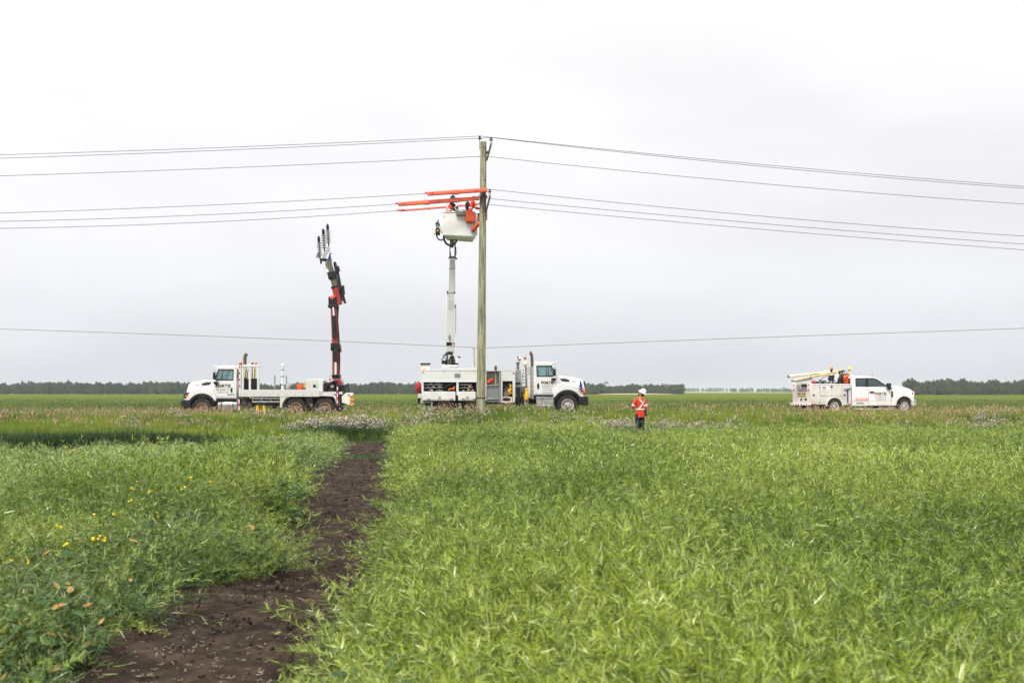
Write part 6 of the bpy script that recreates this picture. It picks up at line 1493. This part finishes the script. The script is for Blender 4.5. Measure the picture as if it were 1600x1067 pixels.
for k in range(8): mb.ball((tc(rr.uniform(380, 580), 0)[0], rr.uniform(-.5, -.3), 1.60+rr.uniform(.03, .10)), (rr.uniform(.04, .09), .06, rr.uniform(.02, .05)), 8, 6)
mb.build('clamps', 'steel', PT)
cth, sth = math.cos(th), math.sin(th)
def ploc(x, y, z): return (PT.location.x+x*cth-y*sth, PT.location.y+x*sth+y*cth, PT.location.z+z)
o_ = empty('gear_bag', ploc(tl(722, 0)[0]+.32, -.45, 1.62), th, label='bright orange bag with black straps standing behind the pickup cab', cat='bag')
rr = random.Random(3); mb = MB()
mb.prism([(-.10, 0), (-.15, .38), (-.05, .47), (.13, .49), (.14, 0)], -.16, .16); mb.build('bag_body', 'orange_hv', o_, bevel=.05, seg=3); mb = MB(); mb.tube([(-.13, -.1, .1), (-.10, -.19, .22), (-.04, -.19, .36), (-.06, -.1, .46)], .02, 5); mb.build('strap', 'black', o_)
o_ = empty('cable_drum', ploc(tl(343, 0)[0]+.17, -.7, 1.61), th, label='small dark red reel on the rear edge of the pickup locker', cat='reel')
mb = MB(); mb.lathe([(.06, -.08), (.09, -.06), (.07, 0), (.09, .06), (.06, .08)], (0, 0, .09), 'y', 14); mb.build('reel', 'red_cloth', o_, smooth=True); mb = MB(); mb.lathe([(.02, -.10), (.02, .1)], (0, 0, .09), 'y', 8); mb.build('hub', 'steel', o_)

# ------------------------------------------------------------------ utility pole
YP = 44.0
gx, gz = (751.2-800)/F*YP, float(hgt((751.2-800)/F*YP, YP))
PO = empty('utility_pole', (gx, YP, gz), label='tall weathered grey green wooden utility pole between verge and bucket truck', cat='utility pole')
Qp = Qfun(PO, YP)
bt = q3(751.2, 640, 0, Qp); tpp = q3(755.4, 222, 0, Qp)
sl_x = (tpp[0]-bt[0])/(tpp[2]-bt[2])
mb = MB(); v = []; NS = 20; rngp = random.Random(2); ph = [rngp.uniform(-.006, .006) for _ in range(NS)]
zs = [-.3+k*(tpp[2]+.3)/44 for k in range(45)]
for k, z in enumerate(zs):
    r = .205 + (.128-.205)*((z+.3)/(tpp[2]+.3)); cx = (z-bt[2])*sl_x
    for j in range(NS):
        a = 2*math.pi*j/NS; rr_ = r+ph[j]+rngp.uniform(-.002, .002); v.append((cx+rr_*math.cos(a), rr_*math.sin(a), z))
n_ = len(zs); f = [(i*NS+j, i*NS+(j+1) % NS, (i+1)*NS+(j+1) % NS, (i+1)*NS+j) for i in range(n_-1) for j in range(NS)]; f.append(tuple(range((n_-1)*NS, n_*NS)))
mb.add(v, f).build('shaft', 'pole_mat', PO, smooth=True)
def pole_r(z): return .205 + (.128-.205)*((z+.3)/(tpp[2]+.3))
mb = MB(); 
for k in range(46):
    z = rngp.uniform(1.2, tpp[2]-.2); a = rngp.choice([-1.15, -.95, -1.3, -.25, -.4, -1.9, -1.6]) + rngp.uniform(-.1, .1); r = pole_r(z); mb.ball(((z-bt[2])*sl_x+r*math.cos(a), r*math.sin(a), z), (rngp.uniform(.012, .026),)*2+(rngp.uniform(.015, .035),), 6, 4)
mb.build('gaff_marks', 'wood_arm', PO)
z6 = Qp(0, 621.2)[1]; cx6 = (z6-bt[2])*sl_x
mb = MB(); mb.tube([(cx6+(pole_r(z6)+.012)*math.cos(a), (pole_r(z6)+.012)*math.sin(a), z6) for a in [2*math.pi*k/20 for k in range(21)]], .02, 6); mb.tube([(cx6+.18, -.1, z6), (cx6+.30, -.12, z6+.01)], .02, 6); mb.tube([(cx6-.19, -.1, z6+.02), (cx6-.26, -.1, z6-.25), (cx6-.27, -.1, z6-.7)], .014, 5); mb.build('wire_band', 'black', PO)
def insulator(px, pd, pb_, y, disc=True):
    mb = MB(); a = q3(px, pb_, y, Qp); t_ = q3(px, pd, y, Qp)
    mb.tube([a, (t_[0], t_[1], t_[2]-.02)], [.06, .045], 10); ins = mb.build('insulator', 'porcelain', PO, smooth=True)
    mb = MB(); mb.lathe([(.04, -.05), (.085, -.035), (.085, -.01), (.04, 0)], (t_[0], t_[1], t_[2]), 'z', 16); mb.lathe([(.05, .05), (.055, .07), (.05, .09)], (t_[0], t_[1], t_[2]-.01), 'z', 12); mb.lathe([(.02, 0), (.02, .06)], t_, 'z', 8); mb.build('skirt', 'black', ins, smooth=True)
insulator(767.4, 218.2, 225, -.12); insulator(765.2, 298.8, 306.5, -.22)
mb = MB(); mb.tube([q3(749.6, 217, -.05, Qp), q3(749.6, 234.5, -.05, Qp)], .022, 8); pn = mb.build('pin', 'steel', PO); mb = MB(); mb.lathe([(.03, -.04), (.085, -.025), (.085, 0), (.04, .02), (.05, .09), (.04, .11)], q3(749.6, 216.4, -.05, Qp), 'z', 16); mb.build('pin_insulator', 'black', pn, smooth=True)
mb = MB(); mb.add([], []); seg(mb, [(760.3, 251), (767.3, 226)], 2.8, -.16, -.06, Qp); seg(mb, [(759, 240), (762.5, 237)], 3.4, -.12, -.02, Qp); mb.build('bracket_arm', 'wood_arm', PO, bevel=.01)
mb = MB(); seg(mb, [(760.2, 328), (765.6, 307)], 2.8, -.22, -.12, Qp); seg(mb, [(758, 312), (760.5, 306)], 3.2, -.15, 0, Qp); seg(mb, [(760.6, 344), (760.6, 326)], 1.6, -.1, -.03, Qp); mb.build('bracket_arm', 'wood_arm', PO, bevel=.01)
mb = MB()
for px, py in ((755, 229), (759, 227.5), (756.5, 280.5), (748.6, 306), (748.6, 318), (749, 244.5), (762, 245)): mb.ball(q3(px, py, -.13 if 750 < px < 760 else -.02, Qp), .03, 8, 6)
mb.build('bolt', 'steel', PO)
mb = MB(); mb.tube([q3(755, 310, .1, Qp), (q3(755, 312, .1, Qp)[0], 1.5, q3(755, 312, .1, Qp)[2])], .03, 8); mb.build('standoff_rod', 'steel', PO)

# ------------------------------------------------------------------ wires
def curve3(pa, pm, pb_, n=30, ext=0):
    """plan line a-b, height a parabola through the three points; ext: how far past b"""
    a, b_ = pa, pb_; out_ = []
    tm = (pm.x-a.x)/(b_.x-a.x)
    A = ((pm.z-a.z)-(b_.z-a.z)*tm)/(tm*tm-tm); Bq = (b_.z-a.z)-A
    for k in range(n+1):
        t_ = k/n*(1+ext); out_.append(Vector((a.x+(b_.x-a.x)*t_, a.y+(b_.y-a.y)*t_, a.z+Bq*t_+A*t_*t_)))
    return out_
def wire(label, mid, L_, LM, R_, RM, Yl, Yr, yc_, r=.0115, grp='wires of the pole line'):
    """mid=(px,py) at the pole, L_/R_ rows at the picture's edges, LM/RM rows halfway"""
    pm_ = at(mid[0], mid[1], yc_) ; a = at(0, L_, Yl); b_ = at(1600, R_, Yr)
    def half(e, row, Ye, px):
        Ym = None; m_ = (pm_+e)/2
        # depth along the straight plan line where it crosses column px
        s_ = (px-800)/F; dx, dy = e.x-pm_.x, e.y-pm_.y; t_ = (s_*pm_.y-pm_.x)/(dx-s_*dy); return at(px, row, pm_.y+dy*t_)
    l_ = curve3(pm_, half(a, LM, Yl, 375), a, 36, .7); r_ = curve3(pm_, half(b_, RM, Yr, 1180), b_, 36, .7)
    pts = l_[::-1]+r_[1:]
    o_ = MB().tube(pts, r, 5).build('power_line', 'wire_mat', None, smooth=True)
    tag(o_, label, 'power line', grp); return pts
wire('top wire, carried by the pin insulator left of the pole top', (749.6, 212.8), 242, 229.6, 291.5, 256.2, 40.0, 46.6, YP-.05)
wire('top wire, carried by the bracket insulator right of the pole top', (767.4, 215.2), 247.5, 233.8, 294.5, 259.2, 40.2, 47.0, YP-.12)
wire('single middle wire, second level down from the pole top', (757, 244.2), 275, 261.6, 319, 286.2, 40.4, 46.8, YP+.16)
D_ = wire('uppermost of the three lower wires, the one covered by the short upper orange guard', (765.2, 296), 333, 318.4, 369, 337.0, 39.8, 46.4, YP-.22)
E_ = wire('middle one of the three lower wires, running into the long orange guard', (750, 309), 346, 333.2, 381.5, 348.6, 40.0, 46.6, YP-.15)
F_ = wire('lowest of the three lower wires, running behind the bucket', (752, 318.5), 357, 344.6, 390.5, 357.6, 41.4, 48.0, YP+1.65)
pts = curve3(at(757, 543.6, YP+.2), at(375, 527.0, YP-.8), at(0, 514, YP-1.6), 24, .7)[::-1] + curve3(at(757, 543.6, YP+.2), at(1180, 527.4, YP+.8), at(1600, 513, YP+1.6), 24, .7)[1:]
tag(MB().tube(pts, .010, 5).build('cable', 'wire_mat', None, smooth=True), 'single thin cable low across the picture, meeting the pole just above the trucks', 'cable')
# orange line guards clipped over the three lower wires
def guard(pts, px0, px1, r, label, joints, thin=False, drop=0):
    def pos_at(px):
        for a, b_ in zip(pts, pts[1:]):
            pa, pb_ = 800+F*a.x/a.y, 800+F*b_.x/b_.y
            if pa <= px <= pb_: return a.lerp(b_, (px-pa)/(pb_-pa))
        return pts[0]
    base = pos_at((px0+px1)/2); o_ = empty('line_guard', tuple(base), label=label, cat='line guard', group='orange guards on the wires')
    P = [pos_at(px0+(px1-px0)*k/12)-base for k in range(13)]
    up = Vector((0, 0, 1)); V_ = []
    prof = [(-r*1.0, -r*1.35), (-r*.95, -r*.2), (-r*.5, r*.75), (0, r), (r*.5, r*.75), (r*.95, -r*.2), (r*1.0, -r*1.35), (r*.82, -r*1.35), (r*.7, -r*.1), (0, r*.72), (-r*.7, -r*.1), (-r*.82, -r*1.35)]
    if thin: prof = [(a*.9, b_*.55) for a, b_ in prof]
    for p in P: V_ += [(p.x, p.y+a, p.z+b_-drop) for a, b_ in prof]
    m_ = len(prof); f = [(i*m_+k, i*m_+(k+1) % m_, (i+1)*m_+(k+1) % m_, (i+1)*m_+k) for i in range(12) for k in range(m_)]
    f += [tuple(range(m_-1, -1, -1)), tuple(range(12*m_, 13*m_))]
    MB().add(V_, f).build('guard_hose', 'hose_orange', o_, smooth=True)
    for j in joints:
        c_ = pos_at(j)-base; w_ = r*1.25; mb = MB(); V2 = []
        for dx in (-.13, .13): V2 += [(c_.x+dx, c_.y+a*1.2, c_.z+b_*1.2-drop-dx*0.13*0) for a, b_ in prof]
        mb.add(V2, [(k, (k+1) % m_, m_+(k+1) % m_, m_+k) for k in range(m_)] + [tuple(range(m_-1, -1, -1)), tuple(range(m_, 2*m_))]); mb.build('coupling', 'hose_orange', o_, bevel=.008)
    tp_ = pos_at(px0)-base; mb = MB(); mb.tube([tp_+Vector((-.12, 0, .02)), tp_+Vector((.25, 0, .035))], r*.62, 10); mb.build('end_cap', 'red_lens', o_, smooth=True)
guard(D_, 668, 761.5, .072, 'short orange guard on the upper wire, crossing in front of the pole', (712,))
guard(E_, 622.5, 749, .072, 'long orange guard on the middle wire, passing in front of the two bucket workers', (666, 712))
guard(F_, 623.5, 748, .06, 'thin long orange red guard on the lowest wire, running behind the two bucket workers', (667,), thin=True)

# ------------------------------------------------------------------ people
def human(root, P, skin='skin', shirt='shirt_orange', pants='denim', glove='skin', tape=True, hat='helmet_white', hat_kind='full', jacket=None, sleeve='shirt_orange', sleeve_to=.9):
    """P: joints in the person's own frame (forward = +y)"""
    V = []; E = []; R = []
    def a(p, r, par=None):
        V.append(Vector(p)); R.append(r if isinstance(r, tuple) else (r, r)); i = len(V)-1
        if par is not None: E.append((par, i))
        return i
    pel = a(P['pelvis'], (.15, .11)); wa = a(P['waist'], (.14, .10), pel); ch = a(P['chest'], (.165, .115), wa); nb_ = a(P['neck'], (.07, .065), ch)
    hq = Matrix.Rotation(P.get('head_yaw', 0), 3, 'Z') @ Matrix.Rotation(P.get('head_pitch', 0), 3, 'X'); hb_ = Vector(P['neck'])+Vector((0, 0, .05))
    hp = lambda x, y, z: hb_ + hq @ Vector((x, y, z))
    n1 = a(hp(0, .0, .03), .056, nb_); h1 = a(hp(0, .035, .085), (.066, .075), n1); h2 = a(hp(0, .02, .15), (.078, .093), h1); h3 = a(hp(0, .01, .20), (.072, .085), h2)
    nose = a(hp(0, .125, .12), .014, h2)
    for s_ in (-1, 1): a(hp(s_*.088, .01, .12), (.012, .022), h2)
    for s_, k in ((-1, 'l'), (1, 'r')):
        sh, el, hn = Vector(P['sh_'+k]), Vector(P['el_'+k]), Vector(P['ha_'+k])
        i = a(sh, .062, ch); i = a(sh.lerp(el, .5), .05, i); i = a(el, .042, i); i = a(el.lerp(hn, .4), .041, i); i = a(el.lerp(hn, .92), .028, i)
        dr_ = (hn-el).normalized(); sd = dr_.cross(Vector((0, 0, 1))); sd = sd.normalized() if sd.length > .1 else Vector((1, 0, 0)); dn = dr_.cross(sd)
        pm_ = a(hn+dr_*.05, (.034, .020), i)
        for q, ln in zip((-1.5, -.5, .5, 1.5), (.062, .075, .070, .055)):
            f1 = a(hn+dr_*.085+sd*q*.019, .0095, pm_); f2 = a(hn+dr_*(.085+ln*.5)+sd*q*.021+dn*.008, .0085, f1); a(hn+dr_*(.085+ln*.85)+sd*q*.021+dn*.026, .007, f2)
        t1 = a(hn+dr_*.03+sd*.04, .011, pm_); a(hn+dr_*.065+sd*.058+dn*.01, .009, t1)
        hpj, kn, an = Vector(P['hip_'+k]), Vector(P['kn_'+k]), Vector(P['an_'+k])
        i = a(hpj, .088, pel); i = a(hpj.lerp(kn, .5), .075, i); i = a(kn, .056, i); i = a(kn.lerp(an, .35), .056, i); i = a(an, .038, i); a(an+Vector((0, .14, -.05)), .035, i)
    me = bpy.data.meshes.new('body'); me.from_pydata([tuple(p) for p in V], E, []); me.materials.append(MATS[skin])
    o = bpy.data.objects.new('body', me); COL.objects.link(o); o.parent = root
    sk_ = o.modifiers.new('skin', 'SKIN'); sk_.use_smooth_shade = True
    for i, r in enumerate(R): me.skin_vertices[0].data[i].radius = r
    me.skin_vertices[0].data[0].use_root = True
    sb = o.modifiers.new('sub', 'SUBSURF'); sb.levels = 1; sb.render_levels = 2
    # shirt: lofted torso, sleeves
    T = [Vector(P['pelvis'])+Vector((0, 0, -.12)), Vector(P['pelvis']), Vector(P['waist']), Vector(P['waist']).lerp(Vector(P['chest']), .55), Vector(P['chest'])+Vector((0, 0, .03)), Vector(P['neck'])+Vector((0, 0, -.075)), Vector(P['neck'])+Vector((0, 0, -.02)), Vector(P['neck'])+Vector((0, 0, .01))]
    rx = [.185, .18, .172, .185, .20, .17, .085, .07]; ry = [.14, .135, .125, .13, .135, .11, .08, .068]
    n = 24
    def surf(k, ang, off=0): 
        k0 = min(len(T)-2, int(k)); u = k-k0; c_ = T[k0].lerp(T[k0+1], u); X = rx[k0]*(1-u)+rx[k0+1]*u+off; Y = ry[k0]*(1-u)+ry[k0+1]*u+off
        wr = .006*math.sin(ang*5+k*7)+.004*math.sin(ang*9-k*11)
        return c_+Vector((math.cos(ang)*(X+wr), math.sin(ang)*(Y+wr), 0))
    ks = [i*.5 for i in range(15)]
    mb = MB(); v = [surf(min(k, 6.999), 2*math.pi*j/n) for k in ks for j in range(n)]
    mb.add(v, [(i*n+j, i*n+(j+1) % n, (i+1)*n+(j+1) % n, (i+1)*n+j) for i in range(len(ks)-1) for j in range(n)])
    tor = mb.build('shirt', shirt, root, smooth=True)
    mb = MB()
    for k in 'lr':
        sh, el, hn = Vector(P['sh_'+k]), Vector(P['el_'+k]), Vector(P['ha_'+k]); c_ = Vector(P['chest'])+Vector((0, 0, .06))
        pts_ = [c_.lerp(sh, .55), sh, sh.lerp(el, .35), sh.lerp(el, .7), el]; rs_ = [.085, .085, .075, .066, .062]
        if sleeve_to > 1.2: pts_ += [el.lerp(hn, .5), el.lerp(hn, .9)]; rs_ += [.055, .045]
        mb.tube(pts_, rs_, 12)
    mb.build('sleeves', sleeve, tor, smooth=True)
    if tape:
        tb_ = MB()
        def band(path, w=.019):
            v = []; m_ = len(path)
            for i, (k, ang) in enumerate(path):
                k2, a2 = path[min(i+1, m_-1)]; k1, a1 = path[max(0, i-1)]; p = surf(k, ang, .012); t_ = (surf(k2, a2, .012)-surf(k1, a1, .012)).normalized()
                nrm = Vector((math.cos(ang), math.sin(ang), 0)); s_ = t_.cross(nrm).normalized(); v += [p-s_*w, p+s_*w, p+s_*w-nrm*.004, p-s_*w-nrm*.004]
            tb_.add(v, [(i*4+j, i*4+(j+1) % 4, (i+1)*4+(j+1) % 4, (i+1)*4+j) for i in range(m_-1) for j in range(4)])
        band([(2.15, 2*math.pi*j/32) for j in range(33)])
        for s_ in (-1, 1):
            band([(2.2+(5.6-2.2)*t_/10, -math.pi/2 + s_*(.95-1.9*t_/10)) for t_ in range(11)])       # crossed on the back
            band([(2.2+(5.6-2.2)*t_/10, math.pi/2 + s_*.6) for t_ in range(11)])                      # straight in front
        for k in 'lr':
            sh, el = Vector(P['sh_'+k]), Vector(P['el_'+k]); tb_.tube([sh.lerp(el, .62), sh.lerp(el, .82)], [.072, .070], 12)
        tb_.build('reflective_tape', 'tape', tor)
    # trousers and boots
    mb = MB(); pv = Vector(P['pelvis']); 
    T2 = [(pv+Vector((0, 0, .06)), .165, .12), (pv, .175, .125), (pv+Vector((0, 0, -.10)), .175, .125)]
    v = [tuple(c_+Vector((math.cos(2*math.pi*j/n)*x_, math.sin(2*math.pi*j/n)*y_, 0))) for c_, x_, y_ in T2 for j in range(n)]
    mb.add(v, [(i*n+j, i*n+(j+1) % n, (i+1)*n+(j+1) % n, (i+1)*n+j) for i in range(2) for j in range(n)]+[tuple(range(n-1, -1, -1))])
    for k in 'lr':
        hpj, kn, an = Vector(P['hip_'+k]), Vector(P['kn_'+k]), Vector(P['an_'+k])
        mb.tube([hpj+Vector((0, 0, .04)), hpj.lerp(kn, .5), kn, kn.lerp(an, .5), an+Vector((0, 0, .0))], [.10, .092, .078, .076, .072], 14)
    mb.build('trousers', pants, root, smooth=True)
    mb = MB()
    for k in 'lr':
        an = Vector(P['an_'+k]); mb.tube([an+Vector((0, -.05, -.03)), an+Vector((0, .06, -.035)), an+Vector((0, .17, -.05))], [.05, .052, .04], 10); mb.tube([an+Vector((0, -.01, .08)), an+Vector((0, -.01, -.04))], .055, 10)
    mb.build('boots', 'hair', root, smooth=True)
    if glove != 'skin':
        mb = MB()
        for k in 'lr':
            el, hn = Vector(P['el_'+k]), Vector(P['ha_'+k]); dr_ = (hn-el).normalized(); mb.tube([el.lerp(hn, .6), hn, hn+dr_*.05], [.058, .04, .043], 10)
        mb.build('glove_cuff', glove, root, smooth=True)
    # hair, beard, eyes, hard hat
    rot = hq
    hr_ = MB(); hr_.ball(hp(0, -.022, .135), (.086, .085, .10), 14, 10, rot); hr_.ball(hp(0, .062, .045), (.062, .05, .05), 12, 8, rot); hr_.build('hair', 'hair', root, smooth=True)
    ey = MB()
    for s_ in (-1, 1): ey.ball(hp(s_*.032, .098, .145), .011, 8, 6)
    ey.build('eyes', 'black_gloss', root)
    hm_ = MB(); prof = [(.150, .0), (.152, .008), (.118, .022), (.112, .05), (.100, .09), (.07, .122), (.03, .136), (.001, .138)]
    if hat_kind != 'full': prof = [(.122, .0), (.124, .008), (.112, .022), (.108, .05), (.098, .085), (.07, .115), (.03, .128), (.001, .13)]
    v = []
    for r, h in prof:
        for j in range(24):
            q = 2*math.pi*j/24; ext = 1+(.16*max(0, math.sin(q)) if h < .01 else 0); p = hp(r*math.cos(q)*.93, r*math.sin(q)*ext+.005, .165+h*1.05); v.append(tuple(p))
    hm_.add(v, [(i*24+j, i*24+(j+1) % 24, (i+1)*24+(j+1) % 24, (i+1)*24+j) for i in range(len(prof)-1) for j in range(24)])
    ho = hm_.build('hard_hat', hat, root, smooth=True)
    mb = MB(); mb.prism([(-.012, 0), (.012, 0), (.008, .02), (-.008, .02)], -.07, .07)
    mb.v = [tuple(hp(p[0], p[1], .165+.132*1.05+p[2]-.002)) for p in mb.v]; mb.build('hat_ridge', hat, ho)
    return o

base_p = dict(pelvis=(0, 0, .95), waist=(0, .0, 1.10), chest=(0, .01, 1.33), neck=(0, -.005, 1.52),
    sh_l=(-.19, 0, 1.45), sh_r=(.19, 0, 1.45), hip_l=(-.09, 0, .90), hip_r=(.09, 0, .90), kn_l=(-.105, .02, .49), kn_r=(.105, .01, .49), an_l=(-.115, -.02, .09), an_r=(.12, -.03, .09))
yw_ = 35.2; xw_ = (1000.3-800)/F*yw_; gzw = H-(686.0-HY)/F*yw_
W1 = empty('person', (xw_, yw_, gzw-.02), math.radians(40), label='ground worker standing in the thistles, seen from behind in orange shirt and white hard hat', cat='person')
W1.scale = (1.0, 1.0, .965)
human(W1, dict(base_p, el_l=(-.24, .13, 1.20), ha_l=(-.02, .27, 1.24), el_r=(.25, -.06, 1.19), ha_r=(.285, .05, .985), head_pitch=math.radians(30), head_yaw=math.radians(28)), glove='glove')
mb = MB(); mb.tube([(-.24, .13, 1.20), (-.13, .20, 1.22), (-.03, .26, 1.24)], [.055, .05, .04], 10); mb.build('forearm_sleeve', 'jacket_dark', W1, smooth=True)
mb = MB(); mb.box(.10, .17, -.17, -.13, .86, .97); mb.box(.15, .22, -.10, -.04, .86, .95); mb.build('tool_pouch', 'hair', W1, bevel=.01)
# bucket floor
zf = at(0, 332, 44.45).z-.93
def bworker(px, drop, rz, label, P, **kw):
    r_ = empty('person', ((px-800)/F*44.76, 44.76, zf-drop), rz, label=label, cat='person'); human(r_, dict(base_p, **P), **kw); return r_
b1_ = bworker(701.5, .06, math.radians(-62), 'left worker in the raised bucket, with dark cap and arm reaching over the grey tray',
    dict(chest=(0, .05, 1.31), neck=(0, .10, 1.49), sh_l=(-.18, .07, 1.42), sh_r=(.18, .06, 1.42), el_l=(-.20, .28, 1.28), ha_l=(-.14, .44, 1.14), el_r=(.19, .30, 1.26), ha_r=(.10, .40, 1.10), head_pitch=math.radians(-25)),
    hat='jacket_dark', hat_kind='cap', sleeve='jacket_dark', sleeve_to=2, glove='tan_metal', pants='jacket_dark')
b2_ = bworker(733.5, -.04, math.radians(-58), 'right worker in the raised bucket, with pale hard hat, leaning towards the pole',
    dict(chest=(0, .08, 1.28), neck=(0, .17, 1.45), sh_l=(-.18, .12, 1.38), sh_r=(.18, .10, 1.38), el_l=(-.16, .33, 1.24), ha_l=(-.10, .46, 1.22), el_r=(.20, .26, 1.12), ha_r=(.12, .42, 1.13), head_pitch=math.radians(12)),
    hat='helmet_white', sleeve='shirt_orange', sleeve_to=2, glove='glove', pants='jacket_dark')
mb = MB(); mb.ball((0, -.10, 1.22), (.14, .10, .22)); mb.build('harness_pad', 'jacket_dark', b2_, smooth=True)
mb = MB(); mb.lathe([(.128, 0), (.13, .025)], (0, .16, 1.665), 'z', 20, caps=False); mb.build('hat_band', 'black', b2_)
